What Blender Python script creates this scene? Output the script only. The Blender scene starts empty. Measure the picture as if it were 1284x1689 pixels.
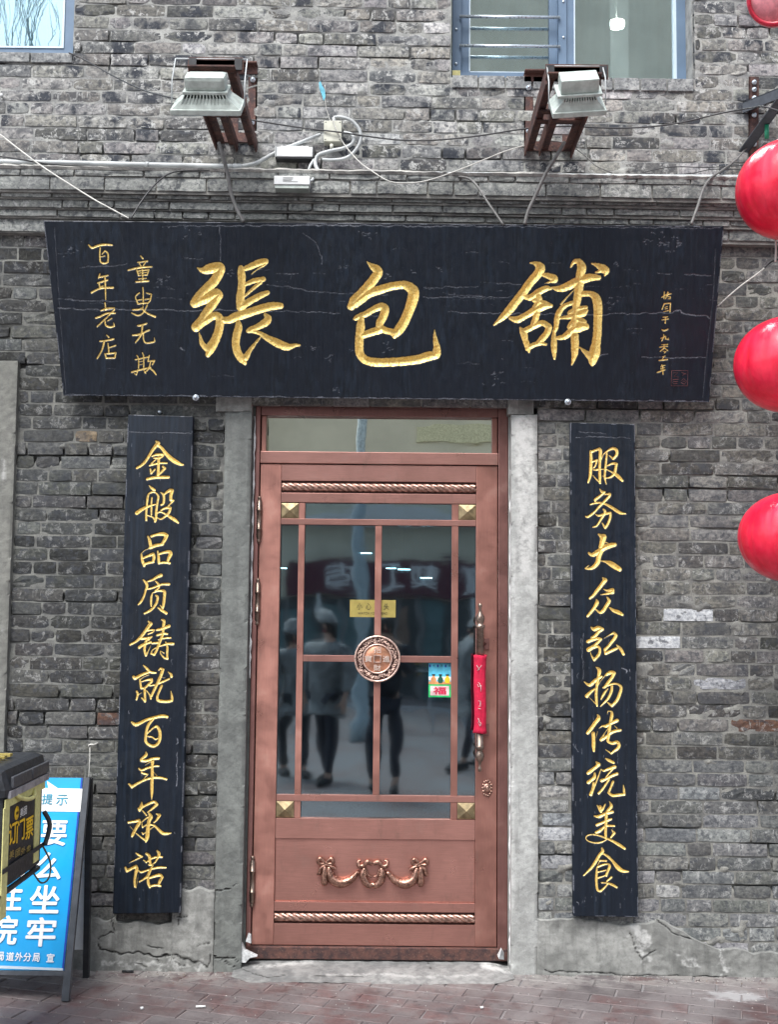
import bpy, bmesh, math, random
import numpy as np
from mathutils import Vector, Matrix
random.seed(7); rng = np.random.default_rng(7)
SC = bpy.context.scene; COL = SC.collection
R = math.radians
# ---------------------------------------------------------------- camera
FPX, CX, CY, W0, H0 = 1900.0, 642.0, 844.5, 1284, 1689
TH, ROLL, D = math.atan(0.0826), R(0.55), 5.2
F = Vector((0, math.cos(TH), math.sin(TH)))
R0 = Vector((1, 0, 0)); U0 = Vector((0, -math.sin(TH), math.cos(TH)))
CR = R0*math.cos(ROLL) + U0*math.sin(ROLL)
CU = U0*math.cos(ROLL) - R0*math.sin(ROLL)
def _ray(px, py):
    return F + CR*((px-CX)/FPX) + CU*(-(py-CY)/FPX)
_r = _ray(642, 1603)
CAM = Vector((0, -D, -_r.z*(D/_r.y)))
def PY(px, py, Y=0.0):
    "point seen at pixel of the photograph on the vertical plane y = Y"
    r = _ray(px, py); return CAM + r*((Y-CAM.y)/r.y)
def PXp(px, py, X):
    r = _ray(px, py); return CAM + r*((X-CAM.x)/r.x)
def PG(px, py, Z=0.0):
    r = _ray(px, py); return CAM + r*((Z-CAM.z)/r.z)
def PPL(px, py, p0, n):
    r = _ray(px, py); return CAM + r*((p0-CAM).dot(n)/r.dot(n))
_F, _CR, _CU, _CAM = (np.array(v) for v in (F, CR, CU, CAM))
def proj(P):
    d = P - _CAM; z = d@_F
    return CX + FPX*(d@_CR)/z, CY - FPX*(d@_CU)/z
def X_(px, Y=0.0, py=1150): return PY(px, py, Y).x
def Z_(py, Y=0.0, px=642): return PY(px, py, Y).z
cd = bpy.data.cameras.new('camera'); cam = bpy.data.objects.new('camera', cd); COL.objects.link(cam)
cd.sensor_fit = 'VERTICAL'; cd.sensor_height = 36; cd.lens = 36*FPX/H0
cd.clip_start = 0.05; cd.clip_end = 1000
m = Matrix((CR, CU, -F)).transposed().to_4x4(); m.translation = CAM; cam.matrix_world = m
SC.camera = cam
# ---------------------------------------------------------------- light
SUN_EL, SUN_AZ = R(58), R(205)     # azimuth clockwise from +Y; the sun veiled by cloud, high before the wall
w = bpy.data.worlds.new('World'); SC.world = w; w.use_nodes = True
nt = w.node_tree; nt.nodes.clear()
sky = nt.nodes.new('ShaderNodeTexSky'); sky.sky_type = 'NISHITA'; sky.sun_disc = False
sky.sun_elevation = SUN_EL; sky.sun_rotation = SUN_AZ; sky.dust_density = 3.0; sky.air_density = 1.0; sky.ozone_density = 1.5
hsv = nt.nodes.new('ShaderNodeHueSaturation'); hsv.inputs['Saturation'].default_value = 0.44
bg = nt.nodes.new('ShaderNodeBackground'); bg.inputs['Strength'].default_value = 0.14
out = nt.nodes.new('ShaderNodeOutputWorld')
nt.links.new(sky.outputs[0], hsv.inputs['Color']); nt.links.new(hsv.outputs[0], bg.inputs[0]); nt.links.new(bg.outputs[0], out.inputs[0])
sl = bpy.data.lights.new('sun', 'SUN'); sl.energy = 1.4; sl.angle = R(28); sl.color = (1.0, 0.97, 0.93)
so = bpy.data.objects.new('sun', sl); COL.objects.link(so)
sdir = Vector((math.sin(SUN_AZ)*math.cos(SUN_EL), math.cos(SUN_AZ)*math.cos(SUN_EL), math.sin(SUN_EL)))
so.rotation_euler = (-sdir).to_track_quat('-Z', 'Y').to_euler()
vs = SC.view_settings; vs.view_transform = 'Standard'; vs.look = 'None'; vs.gamma = 1; vs.exposure = 1.3
try: vs.use_curve_mapping = False
except Exception: pass
SC.render.engine = 'CYCLES'; SC.cycles.max_bounces = 8; SC.cycles.transparent_max_bounces = 12
# ---------------------------------------------------------------- materials
class NT:
    def __init__(s, name):
        s.m = bpy.data.materials.new(name); s.m.use_nodes = True; s.t = s.m.node_tree; s.t.nodes.clear()
        s.out = s.n('ShaderNodeOutputMaterial'); s.pos = None
    def n(s, typ, **kw):
        x = s.t.nodes.new(typ)
        for k, v in kw.items(): setattr(x, k, v)
        return x
    def l(s, a, b): s.t.links.new(a, b)
    def setin(s, sock, v):
        if hasattr(v, 'is_output'): s.l(v, sock)
        elif isinstance(v, (tuple, list)) and len(v) == 3 and sock.type == 'RGBA': sock.default_value = (*v, 1)
        else: sock.default_value = v
    def P(s):
        if s.pos is None: s.pos = s.n('ShaderNodeNewGeometry').outputs['Position']
        return s.pos
    def sc(s, vec, scale):
        x = s.n('ShaderNodeVectorMath', operation='MULTIPLY'); s.l(vec, x.inputs[0]); x.inputs[1].default_value = scale; return x.outputs[0]
    def noise(s, scale, detail=4, rough=0.55, stretch=None, dist=0.0, off=None):
        v = s.P()
        if off: 
            a = s.n('ShaderNodeVectorMath', operation='ADD'); s.l(v, a.inputs[0]); a.inputs[1].default_value = off; v = a.outputs[0]
        if stretch: v = s.sc(v, stretch)
        x = s.n('ShaderNodeTexNoise'); s.l(v, x.inputs['Vector']); x.inputs['Scale'].default_value = scale
        x.inputs['Detail'].default_value = detail; x.inputs['Roughness'].default_value = rough; x.inputs['Distortion'].default_value = dist
        return x.outputs['Fac']
    def vor(s, scale, feature='DISTANCE_TO_EDGE', stretch=None, rnd=1.0):
        v = s.P()
        if stretch: v = s.sc(v, stretch)
        x = s.n('ShaderNodeTexVoronoi', feature=feature); s.l(v, x.inputs['Vector']); x.inputs['Scale'].default_value = scale
        x.inputs['Randomness'].default_value = rnd
        return x.outputs['Distance']
    def ramp(s, v, a, b, lo=0.0, hi=1.0, smooth=True):
        x = s.n('ShaderNodeMapRange'); x.interpolation_type = 'SMOOTHSTEP' if smooth else 'LINEAR'
        s.setin(x.inputs['Value'], v)
        for i, q in zip(('From Min', 'From Max', 'To Min', 'To Max'), (a, b, lo, hi)): x.inputs[i].default_value = q
        return x.outputs['Result']
    def mix(s, f, a, b, mode='MIX'):
        x = s.n('ShaderNodeMix', data_type='RGBA', blend_type=mode); s.setin(x.inputs[0], f); s.setin(x.inputs[6], a); s.setin(x.inputs[7], b); return x.outputs[2]
    def math(s, op, a, b=0.0):
        x = s.n('ShaderNodeMath', operation=op); s.setin(x.inputs[0], a); s.setin(x.inputs[1], b); return x.outputs[0]
    def attr(s, name, out='Fac'):
        return s.n('ShaderNodeAttribute', attribute_name=name).outputs[out]
    def bump(s, h, strength=0.5, dist=0.005, normal=None):
        x = s.n('ShaderNodeBump'); x.inputs['Strength'].default_value = strength; x.inputs['Distance'].default_value = dist
        s.l(h, x.inputs['Height'])
        if normal is not None: s.l(normal, x.inputs['Normal'])
        return x.outputs[0]
    def pr(s, **kw):
        b = s.n('ShaderNodeBsdfPrincipled')
        for k, v in kw.items(): s.setin(b.inputs[k.replace('_', ' ')], v)
        s.l(b.outputs[0], s.out.inputs[0]); return b
def simple(name, col, rough=0.6, metal=0.0, var=0.25, scale=30, bump=0.0, bscale=120, spec=0.5, coat=0.0):
    t = NT(name); n = t.noise(scale)
    c = t.mix(t.ramp(n, 0.3, 0.7), tuple(x*(1-var) for x in col), tuple(min(1, x*(1+var)) for x in col))
    b = t.pr(Base_Color=c, Roughness=rough, Metallic=metal); b.inputs['Specular IOR Level'].default_value = spec
    b.inputs['Coat Weight'].default_value = coat
    t.setin(b.inputs['Roughness'], t.ramp(t.noise(scale*2.3), 0.2, 0.8, max(0.02, rough-0.08), min(1, rough+0.1)))
    if bump: t.l(t.bump(t.noise(bscale), bump, 0.002), b.inputs['Normal'])
    return t.m
M = {}
def brick_mat():
    t = NT('grey_brick'); base = t.attr('tone', 'Color'); soot = t.attr('soot'); eff = t.attr('eff')
    n1 = t.noise(9, 5, 0.6); n2 = t.noise(55, 8, 0.72, stretch=(1, 1, 1.3)); n3 = t.noise(190, 4, 0.65); n4 = t.noise(24, 6, 0.7, dist=0.6, off=(3, 1, 7))
    c = t.mix(t.ramp(n2, 0.3, 0.72), t.mix(1.0, base, (0.50, 0.52, 0.56), 'MULTIPLY'), t.mix(1.0, base, (1.50, 1.50, 1.46), 'MULTIPLY'))
    sf = t.math('MULTIPLY', t.ramp(n1, 0.46, 0.62), soot)
    sf = t.math('MULTIPLY', sf, t.ramp(n2, 0.25, 0.6, 0.35, 1))
    c = t.mix(sf, c, (0.038, 0.044, 0.056))
    ef = t.math('MULTIPLY', t.ramp(n4, 0.52, 0.60), eff)
    ef = t.math('MULTIPLY', ef, t.ramp(n3, 0.36, 0.56))
    c = t.mix(t.math('MULTIPLY', ef, 0.8), c, (0.46, 0.47, 0.46))
    dk = t.noise(34, 5, 0.65, off=(6, 6, 6)); c = t.mix(t.math('MULTIPLY', t.ramp(dk, 0.54, 0.62), 0.7), c, (0.05, 0.055, 0.065))
    # drips and scratches of lime
    n5 = t.noise(70, 3, 0.7, stretch=(1, 1, 0.18), off=(9, 2, 1))
    c = t.mix(t.math('MULTIPLY', t.ramp(n5, 0.62, 0.70), t.math('MULTIPLY', eff, 0.6)), c, (0.46, 0.47, 0.46))
    c = t.mix(t.ramp(n3, 0.25, 0.42, 0.35, 0), c, (0.03, 0.032, 0.036))
    b = t.pr(Base_Color=c, Roughness=0.9); b.inputs['Specular IOR Level'].default_value = 0.3
    h = t.math('ADD', t.math('MULTIPLY', n2, 0.8), t.math('MULTIPLY', n3, 0.35))
    t.l(t.bump(h, 0.55, 0.004), b.inputs['Normal']); return t.m
def mortar_mat():
    t = NT('lime_mortar'); base = t.attr('tone', 'Color')
    n1 = t.noise(14, 5, 0.6); n3 = t.noise(190, 4, 0.7)
    c = t.mix(t.ramp(n1, 0.3, 0.7), t.mix(1.0, base, (0.6, 0.6, 0.62), 'MULTIPLY'), t.mix(1.0, base, (1.25, 1.24, 1.2), 'MULTIPLY'))
    c = t.mix(t.ramp(n3, 0.3, 0.5, 0.6, 0), c, (0.06, 0.06, 0.06))
    b = t.pr(Base_Color=c, Roughness=0.95); b.inputs['Specular IOR Level'].default_value = 0.2
    t.l(t.bump(n3, 0.6, 0.004), b.inputs['Normal']); return t.m
def concrete_mat(name, lo, hi, dark, streak=0.5, off=(0, 0, 0)):
    t = NT(name); n1 = t.noise(3.2, 6, 0.62, off=off); n2 = t.noise(26, 6, 0.68, off=off); n3 = t.noise(230, 4, 0.7)
    st = t.noise(16, 4, 0.6, stretch=(1, 1, 0.14), off=off)
    c = t.mix(t.ramp(n1, 0.32, 0.66), lo, hi)
    c = t.mix(t.ramp(n2, 0.38, 0.6, 0.45, 0), c, dark)
    c = t.mix(t.math('MULTIPLY', t.ramp(st, 0.5, 0.68), streak), c, dark)
    c = t.mix(t.ramp(n3, 0.3, 0.42, 0.5, 0), c, tuple(x*0.35 for x in dark))
    wear = t.attr('wear')
    c = t.mix(wear, c, (0.018, 0.018, 0.018))
    wht = t.attr('lime'); c = t.mix(t.math('MULTIPLY', wht, t.ramp(n2, 0.30, 0.62)), c, (0.50, 0.51, 0.50))
    b = t.pr(Base_Color=c, Roughness=0.9); b.inputs['Specular IOR Level'].default_value = 0.25
    h = t.math('ADD', t.math('MULTIPLY', n2, 1.0), t.math('MULTIPLY', n3, 0.3))
    t.l(t.bump(h, 0.6, 0.005), b.inputs['Normal']); return t.m
def board_mat():
    t = NT('black_lacquer_and_gilding'); g = t.attr('gold'); wear = t.attr('wear')
    st = t.noise(55, 4, 0.6, stretch=(1, 1, 0.05)); st2 = t.noise(9, 3, 0.6, stretch=(1, 1, 0.12)); n = t.noise(30, 6, 0.7)
    c = t.mix(t.ramp(st, 0.36, 0.70), (0.0046, 0.0080, 0.0138), (0.0115, 0.0195, 0.033))
    c = t.mix(t.ramp(st2, 0.42, 0.62, 0.75, 0), c, (0.006, 0.010, 0.018))
    sc = t.noise(90, 5, 0.7, stretch=(0.12, 1, 1.3), off=(2, 0, 5)); 
    c = t.mix(t.math('MULTIPLY', t.ramp(sc, 0.69, 0.76), 0.5), c, (0.09, 0.10, 0.125))
    sp = t.noise(260, 2, 0.5); c = t.mix(t.ramp(sp, 0.73, 0.78, 0, 0.5), c, (0.2, 0.21, 0.24))
    c = t.mix(t.math('MULTIPLY', wear, t.ramp(t.noise(240, 3, 0.6), 0.34, 0.58, 0.15, .95)), c, (0.30, 0.32, 0.37))
    lac = t.pr(Base_Color=c, Roughness=0.42); lac.inputs['Specular IOR Level'].default_value = 0.32
    t.setin(lac.inputs['Roughness'], t.ramp(n, 0.3, 0.7, 0.34, 0.55))
    t.l(t.bump(t.noise(60, 5, 0.6, stretch=(1, 1, 0.25)), 0.25, 0.003), lac.inputs['Normal'])
    gb = t.n('ShaderNodeBsdfPrincipled'); n2 = t.noise(120, 4, 0.65)
    gc = t.mix(t.ramp(n2, 0.3, 0.7), (0.74, 0.49, 0.12), (0.98, 0.77, 0.29))
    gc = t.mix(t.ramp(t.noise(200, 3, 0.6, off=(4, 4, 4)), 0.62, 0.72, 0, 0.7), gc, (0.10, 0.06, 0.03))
    gc = t.mix(t.ramp(g, 0.0, 0.7, 0.75, 0), gc, (0.10, 0.07, 0.03))  # dark rim of the cuts: carve shadow put into the gilding colour
    t.setin(gb.inputs['Base Color'], gc); gb.inputs['Metallic'].default_value = 0.35; gb.inputs['Roughness'].default_value = 0.38
    t.l(t.bump(n2, 0.5, 0.002), gb.inputs['Normal'])
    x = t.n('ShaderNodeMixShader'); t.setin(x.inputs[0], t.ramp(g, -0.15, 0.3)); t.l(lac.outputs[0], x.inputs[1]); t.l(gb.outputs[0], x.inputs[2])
    t.l(x.outputs[0], t.out.inputs[0]); return t.m
def copper_mat(name, horizontal, col=(0.55, 0.285, 0.24)):
    t = NT(name); s = (0.05, 1, 1) if horizontal else (1, 1, 0.05)
    ln = t.noise(260, 4, 0.7, stretch=s); big = t.noise(5, 5, 0.6); grime = t.noise(16, 6, 0.7, stretch=(1, 1, 0.35))
    c = t.mix(t.ramp(ln, 0.3, 0.7), tuple(x*0.92 for x in col), tuple(x*1.06 for x in col))
    c = t.mix(t.ramp(big, 0.4, 0.65, 0, 0.35), c, tuple(x*0.7 for x in col))
    c = t.mix(t.ramp(grime, 0.54, 0.70, 0, 0.3), c, (0.24, 0.16, 0.13)); sm = t.noise(9, 5, 0.6, off=(7, 0, 3)); c = t.mix(t.ramp(sm, 0.58, 0.72, 0, 0.15), c, (0.50, 0.36, 0.31))
    c = t.mix(t.ramp(t.noise(300, 2, 0.5), 0.74, 0.78, 0, 0.6), c, (0.55, 0.45, 0.40))
    b = t.pr(Base_Color=c, Metallic=0.78, Roughness=0.36)
    b.inputs['Anisotropic'].default_value = 0.8
    tg = t.n('ShaderNodeTangent', direction_type='RADIAL', axis='Z'); t.l(tg.outputs[0], b.inputs['Tangent'])
    b.inputs['Anisotropic Rotation'].default_value = 0.0 if horizontal else 0.25
    t.setin(b.inputs['Roughness'], t.ramp(sm, 0.3, 0.7, 0.27, 0.46)); t.l(t.bump(ln, 0.12, 0.001), b.inputs['Normal']); return t.m
def glass_mat(name, tint, base=0.10, k=1.3, wav=0.10, rough=0.0, wsc=2.6, gcol=(0.80, 0.94, 1.0)):
    t = NT(name); tr = t.n('ShaderNodeBsdfTransparent'); tr.inputs[0].default_value = (*tint, 1)
    gl = t.n('ShaderNodeBsdfGlossy'); gl.inputs['Roughness'].default_value = rough; gl.inputs[0].default_value = (*gcol, 1)
    nb = t.bump(t.math('ADD', t.noise(wsc, 2, 0.5), t.math('MULTIPLY', t.noise(wsc*4, 2, 0.5, stretch=(0.5, 1, 1.6)), 0.045)), wav, 0.02); t.l(nb, gl.inputs['Normal'])
    fr = t.n('ShaderNodeFresnel'); fr.inputs[0].default_value = 1.52
    f = t.math('ADD', t.math('MULTIPLY', fr.outputs[0], k), base)
    x = t.n('ShaderNodeMixShader'); t.l(f, x.inputs[0]); t.l(tr.outputs[0], x.inputs[1]); t.l(gl.outputs[0], x.inputs[2]); t.l(x.outputs[0], t.out.inputs[0]); return t.m
def emit_mat(name, col, s):
    t = NT(name); e = t.n('ShaderNodeEmission'); e.inputs[0].default_value = (*col, 1); e.inputs[1].default_value = s; t.l(e.outputs[0], t.out.inputs[0]); return t.m
def rust_mat():
    t = NT('rusty_steel'); n = t.noise(22, 6, 0.7); n2 = t.noise(120, 4, 0.6)
    c = t.mix(t.ramp(n, 0.35, 0.65), (0.045, 0.028, 0.030), (0.13, 0.060, 0.048)); c = t.mix(t.ramp(n2, 0.55, 0.7, 0, 0.6), c, (0.24, 0.15, 0.11))
    b = t.pr(Base_Color=c, Roughness=0.75, Metallic=0.2); t.l(t.bump(n2, 0.4, 0.002), b.inputs['Normal']); return t.m
def lantern_mat():
    t = NT('red_lantern_skin'); n = t.noise(14, 5, 0.65, stretch=(1, 1, 0.4))
    c = t.mix(t.ramp(n, 0.35, 0.68), (0.68, 0.008, 0.038), (0.86, 0.022, 0.068))
    b = t.pr(Base_Color=c, Roughness=0.3); b.inputs['Coat Weight'].default_value = 0.3; b.inputs['Coat Roughness'].default_value = 0.12
    t.l(t.bump(t.noise(9, 3, 0.5, dist=1.2), 0.35, 0.006), b.inputs['Normal']); return t.m
def paver_mat():
    t = NT('red_clay_paver'); base = t.attr('tone', 'Color'); n = t.noise(7, 6, 0.65); n2 = t.noise(60, 5, 0.65); n3 = t.noise(2.2, 5, 0.6)
    c = t.mix(t.ramp(n2, 0.3, 0.7), t.mix(1.0, base, (0.7, 0.7, 0.7), 'MULTIPLY'), t.mix(1.0, base, (1.25, 1.25, 1.25), 'MULTIPLY'))
    c = t.mix(t.ramp(n, 0.36, 0.60, 0.15, 0.85), c, (0.120, 0.108, 0.110)); c = t.mix(t.ramp(n3, 0.46, 0.62, 0, 0.5), c, (0.21, 0.195, 0.195)); yd = t.n('ShaderNodeSeparateXYZ'); t.l(t.P(), yd.inputs[0]); dust = t.math('MULTIPLY', t.ramp(yd.outputs['Y'], -0.30, -0.02), t.ramp(t.noise(11, 5, 0.7, off=(0, 3, 0)), 0.40, 0.56)); c = t.mix(t.math('MULTIPLY', dust, 0.7), c, (0.27, 0.262, 0.25))
    c = t.mix(t.ramp(t.noise(26, 4, 0.7, off=(5, 5, 0)), 0.60, 0.68, 0, 0.8), c, (0.035, 0.03, 0.033)); c = t.mix(t.ramp(t.noise(5, 6, 0.75, off=(2, 8, 0)), 0.54, 0.66, 0, 0.6), c, (0.06, 0.055, 0.06))
    c = t.mix(t.ramp(t.noise(90, 3, 0.6, off=(1, 5, 0)), 0.70, 0.76, 0, 0.7), c, (0.42, 0.40, 0.39))
    dv = t.n('ShaderNodeVectorMath', operation='SUBTRACT'); t.l(t.P(), dv.inputs[0]); dv.inputs[1].default_value = tuple(PG(1212, 1643)); d2 = t.n('ShaderNodeVectorMath', operation='LENGTH'); t.l(t.sc(dv.outputs[0], (4.2, 9, 1)), d2.inputs[0])
    sm_ = t.math('ADD', d2.outputs['Value'], t.math('MULTIPLY', t.noise(16, 5, 0.7), 1.6)); c = t.mix(t.ramp(sm_, 1.05, 1.55, 0.55, 0), c, (0.42, 0.43, 0.44))
    b = t.pr(Base_Color=c, Roughness=0.72); b.inputs['Specular IOR Level'].default_value = 0.35
    t.setin(b.inputs['Roughness'], t.ramp(n, 0.3, 0.7, 0.5, 0.8))
    t.l(t.bump(n2, 0.5, 0.004), b.inputs['Normal']); return t.m
def street_mat():
    t = NT('street_paving'); br = t.n('ShaderNodeTexBrick')
    mp = t.n('ShaderNodeMapping'); mp.inputs['Rotation'].default_value = (0, 0, R(17)); t.l(t.P(), mp.inputs[0]); t.l(mp.outputs[0], br.inputs[0])
    br.inputs['Scale'].default_value = 1; br.inputs['Brick Width'].default_value = 0.2; br.inputs['Row Height'].default_value = 0.1; br.inputs['Mortar Size'].default_value = 0.003
    br.inputs['Color1'].default_value = (0.17, 0.11, 0.105, 1); br.inputs['Color2'].default_value = (0.20, 0.17, 0.17, 1); br.inputs['Mortar'].default_value = (0.22, 0.21, 0.20, 1)
    c = t.mix(t.ramp(t.noise(1.2, 5), 0.35, 0.65), br.outputs[0], (0.20, 0.195, 0.20))
    b = t.pr(Base_Color=c, Roughness=0.7); t.l(t.bump(t.noise(60, 4), 0.3, 0.004), b.inputs['Normal']); return t.m
M['brick'] = brick_mat(); M['mortar'] = mortar_mat(); M['board'] = board_mat(); M['rust'] = rust_mat(); M['lantern'] = lantern_mat(); M['paver'] = paver_mat(); M['street'] = street_mat()
M['jamb_l'] = concrete_mat('grey_concrete', (0.14, 0.15, 0.145), (0.20, 0.215, 0.205), (0.085, 0.09, 0.088), 0.3)
M['jamb_r'] = concrete_mat('whitewashed_concrete', (0.30, 0.31, 0.302), (0.43, 0.445, 0.435), (0.20, 0.205, 0.20), 0.7, (4, 0, 2))
M['pier'] = concrete_mat('pebbled_render', (0.17, 0.175, 0.16), (0.23, 0.235, 0.215), (0.10, 0.10, 0.098), 0.2)
M['render'] = concrete_mat('cement_render', (0.19, 0.196, 0.188), (0.32, 0.328, 0.315), (0.11, 0.114, 0.110), 0.6)
M['step'] = concrete_mat('step_concrete', (0.16, 0.165, 0.165), (0.27, 0.275, 0.27), (0.085, 0.088, 0.09), 0.1)
M['cop_h'] = copper_mat('brushed_copper_rail', True); M['cop_v'] = copper_mat('brushed_copper_stile', False, (0.37, 0.18, 0.148))  # stiles darker than rails: their weaker reflection is put into the colour
M['cop_f'] = copper_mat('brushed_copper_frame', False, (0.24, 0.12, 0.108)); M['cop_d'] = simple('antique_copper', (0.46, 0.29, 0.235), 0.32, 0.8, 0.45, 60)
M['cop_g'] = simple('dark_copper_casting', (0.33, 0.185, 0.14), 0.30, 0.85, 0.5, 90); M['wprint_c'] = simple('copper_lettering_highlight', (0.80, 0.66, 0.58), 0.35, 0.5, 0.1, 60); M['cop_lt'] = simple('copper_relief_highlight', (0.72, 0.52, 0.44), 0.3, 0.7, 0.25, 60); M['cop_or'] = simple('orange_copper_field', (0.55, 0.27, 0.17), 0.35, 0.7, 0.3, 30); M['cop_dark'] = simple('copper_recess_shade', (0.07, 0.035, 0.03), 0.5, 0.5, 0.3, 60)  # lettering and relief carry painted highlight, the recess copper painted shade
M['bronze'] = simple('antique_bronze', (0.26, 0.20, 0.165), 0.30, 0.9, 0.25, 25); M['brass'] = simple('aged_brass', (0.27, 0.215, 0.125), 0.45, 0.7, 0.3, 40)
M['glass'] = glass_mat('door_glass', (0.36, 0.52, 0.60), 0.21, 1.4, 0.07, 0.034); M['glass_t'] = glass_mat('transom_glass', (0.4, 0.42, 0.36), 0.55, 1.5, 0.04, 0.01, 2.6, (0.96, 0.98, 0.90))
M['glass_r'] = glass_mat('upper_window_glass', (0.92, 0.98, 0.99), 0.50, 1.6, 0.06, 0.0, 2.6, (0.88, 0.98, 1.0)); M['glass_w'] = glass_mat('window_glass', (0.92, 0.98, 0.99), 0.30, 1.6, 0.06, 0.0, 2.6, (0.60, 0.83, 0.90))
M['alu'] = simple('grey_blue_window_frame', (0.115, 0.18, 0.27), 0.45, 0.1, 0.1, 8); M['alu_lt'] = simple('pale_window_bead', (0.55, 0.66, 0.74), 0.4, 0.2, 0.05, 8)
M['steel'] = simple('stainless_bar', (0.55, 0.62, 0.68), 0.3, 0.7, 0.1); M['cable'] = simple('black_cable', (0.035, 0.036, 0.04), 0.5, 0, 0.2); M['cable_g'] = simple('grey_cable', (0.12, 0.12, 0.118), 0.55, 0, 0.2)
M['cable_w'] = simple('white_cable', (0.52, 0.52, 0.49), 0.5, 0, 0.15); M['pvc'] = simple('dusty_grey_pvc', (0.42, 0.45, 0.46), 0.5, 0, 0.18, 12, 0.1)
M['cream'] = simple('cream_plastic', (0.55, 0.56, 0.48), 0.5, 0, 0.12, 30); M['white'] = simple('white_painted_metal', (0.68, 0.71, 0.72), 0.4, 0, 0.08, 20); M['lampbody'] = simple('grey_green_cast_aluminium', (0.44, 0.50, 0.47), 0.45, 0.1, 0.18, 30, 0.1)
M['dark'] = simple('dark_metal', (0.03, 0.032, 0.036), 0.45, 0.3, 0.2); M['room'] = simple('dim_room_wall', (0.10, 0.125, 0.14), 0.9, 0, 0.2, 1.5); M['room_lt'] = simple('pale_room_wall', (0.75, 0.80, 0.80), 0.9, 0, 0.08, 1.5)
M['foam'] = simple('white_sealing_foam', (0.72, 0.74, 0.75), 0.9, 0, 0.12, 60, 0.8, 90); M['red'] = simple('red_felt', (0.50, 0.006, 0.045), 0.85, 0, 0.15, 50, 0.4, 400)
M['yellow'] = simple('yellow_lantern_trim', (0.80, 0.42, 0.04), 0.4, 0.1, 0.12); M['wh_cap'] = simple('white_lantern_cap', (0.75, 0.74, 0.74), 0.4)
M['pink'] = simple('pink_plastic_disc', (0.78, 0.30, 0.34), 0.35); M['crimson'] = simple('crimson_plastic', (0.52, 0.02, 0.05), 0.3); M['green'] = simple('green_plastic', (0.02, 0.30, 0.16), 0.4)
M['blue'] = simple('cyan_blue_print', (0.005, 0.33, 0.72), 0.4, 0, 0.07, 6); M['navy'] = simple('navy_print_edge', (0.01, 0.04, 0.35), 0.4); M['wprint'] = simple('white_print', (0.80, 0.82, 0.82), 0.45, 0, 0.05)
M['teal'] = simple('teal_print', (0.03, 0.24, 0.36), 0.5); M['post'] = simple('charcoal_steel_post', (0.075, 0.085, 0.10), 0.42, 0.3, 0.15)
M['fabric'] = simple('black_coated_fabric', (0.020, 0.024, 0.030), 0.5, 0, 0.3, 40, 0.4, 60); M['reflect'] = simple('grey_reflective_band', (0.30, 0.30, 0.33), 0.4, 0.2, 0.3, 40, 0.5, 50)
M['lime_f'] = simple('pale_yellow_webbing', (0.62, 0.60, 0.26), 0.7, 0, 0.12, 60, 0.3, 300); M['yprint'] = simple('yellow_print', (0.85, 0.55, 0.02), 0.5, 0, 0.05); M['blk'] = simple('black_print', (0.012, 0.012, 0.014), 0.5)
M['orange'] = simple('orange_clay_print', (0.65, 0.30, 0.12), 0.5); M['dkgreen'] = simple('dark_green_print', (0.01, 0.09, 0.06), 0.5); M['skyp'] = simple('sky_blue_print', (0.10, 0.50, 0.70), 0.4); M['grn'] = simple('bright_green_print', (0.02, 0.48, 0.14), 0.4)
M['redp'] = simple('red_print', (0.62, 0.02, 0.08), 0.5); M['seal'] = simple('dull_red_seal', (0.13, 0.035, 0.035), 0.6); M['goldpl'] = simple('gold_sign_plate', (0.55, 0.45, 0.14), 0.35, 0.6, 0.1)
M['beige'] = simple('beige_stucco', (0.66, 0.64, 0.52), 0.9, 0, 0.1, 1.0); M['pale'] = simple('pale_stucco', (0.78, 0.81, 0.80), 0.9, 0, 0.08, 1.0); M['maroon'] = simple('maroon_fascia', (0.11, 0.03, 0.045), 0.5); M['shop'] = simple('dark_shopfront', (0.07, 0.08, 0.085), 0.25)
M['yband'] = simple('yellow_band', (0.66, 0.65, 0.44), 0.6); M['stonef'] = simple('grey_pilaster', (0.22, 0.22, 0.22), 0.8); M['bark'] = simple('grey_bark', (0.40, 0.40, 0.39), 0.9); M['pole'] = simple('pale_blue_lamp_post', (0.36, 0.44, 0.47), 0.35, 0.2)
M['curtain'] = simple('white_curtain', (0.84, 0.90, 0.90), 0.9, 0, 0.06, 5); M['puffy'] = simple('pale_quilted_nylon', (0.24, 0.255, 0.26), 0.6, 0, 0.4, 9, 1.0, 14); M['jeans'] = simple('dark_trousers', (0.03, 0.032, 0.045), 0.8); M['skin'] = simple('skin', (0.50, 0.32, 0.24), 0.6); M['hair'] = simple('black_hair', (0.015, 0.013, 0.012), 0.5)
M['coat'] = simple('dark_coat', (0.03, 0.034, 0.042), 0.8, 0, 0.4, 9, 1.0, 14); M['tyre'] = simple('tyre_rubber', (0.02, 0.02, 0.02), 0.8); M['tan'] = simple('bag_lilac', (0.42, 0.42, 0.50), 0.6)
M['bulb'] = emit_mat('lit_ceiling_lamp', (1.0, 0.97, 0.85), 9.0)
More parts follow.
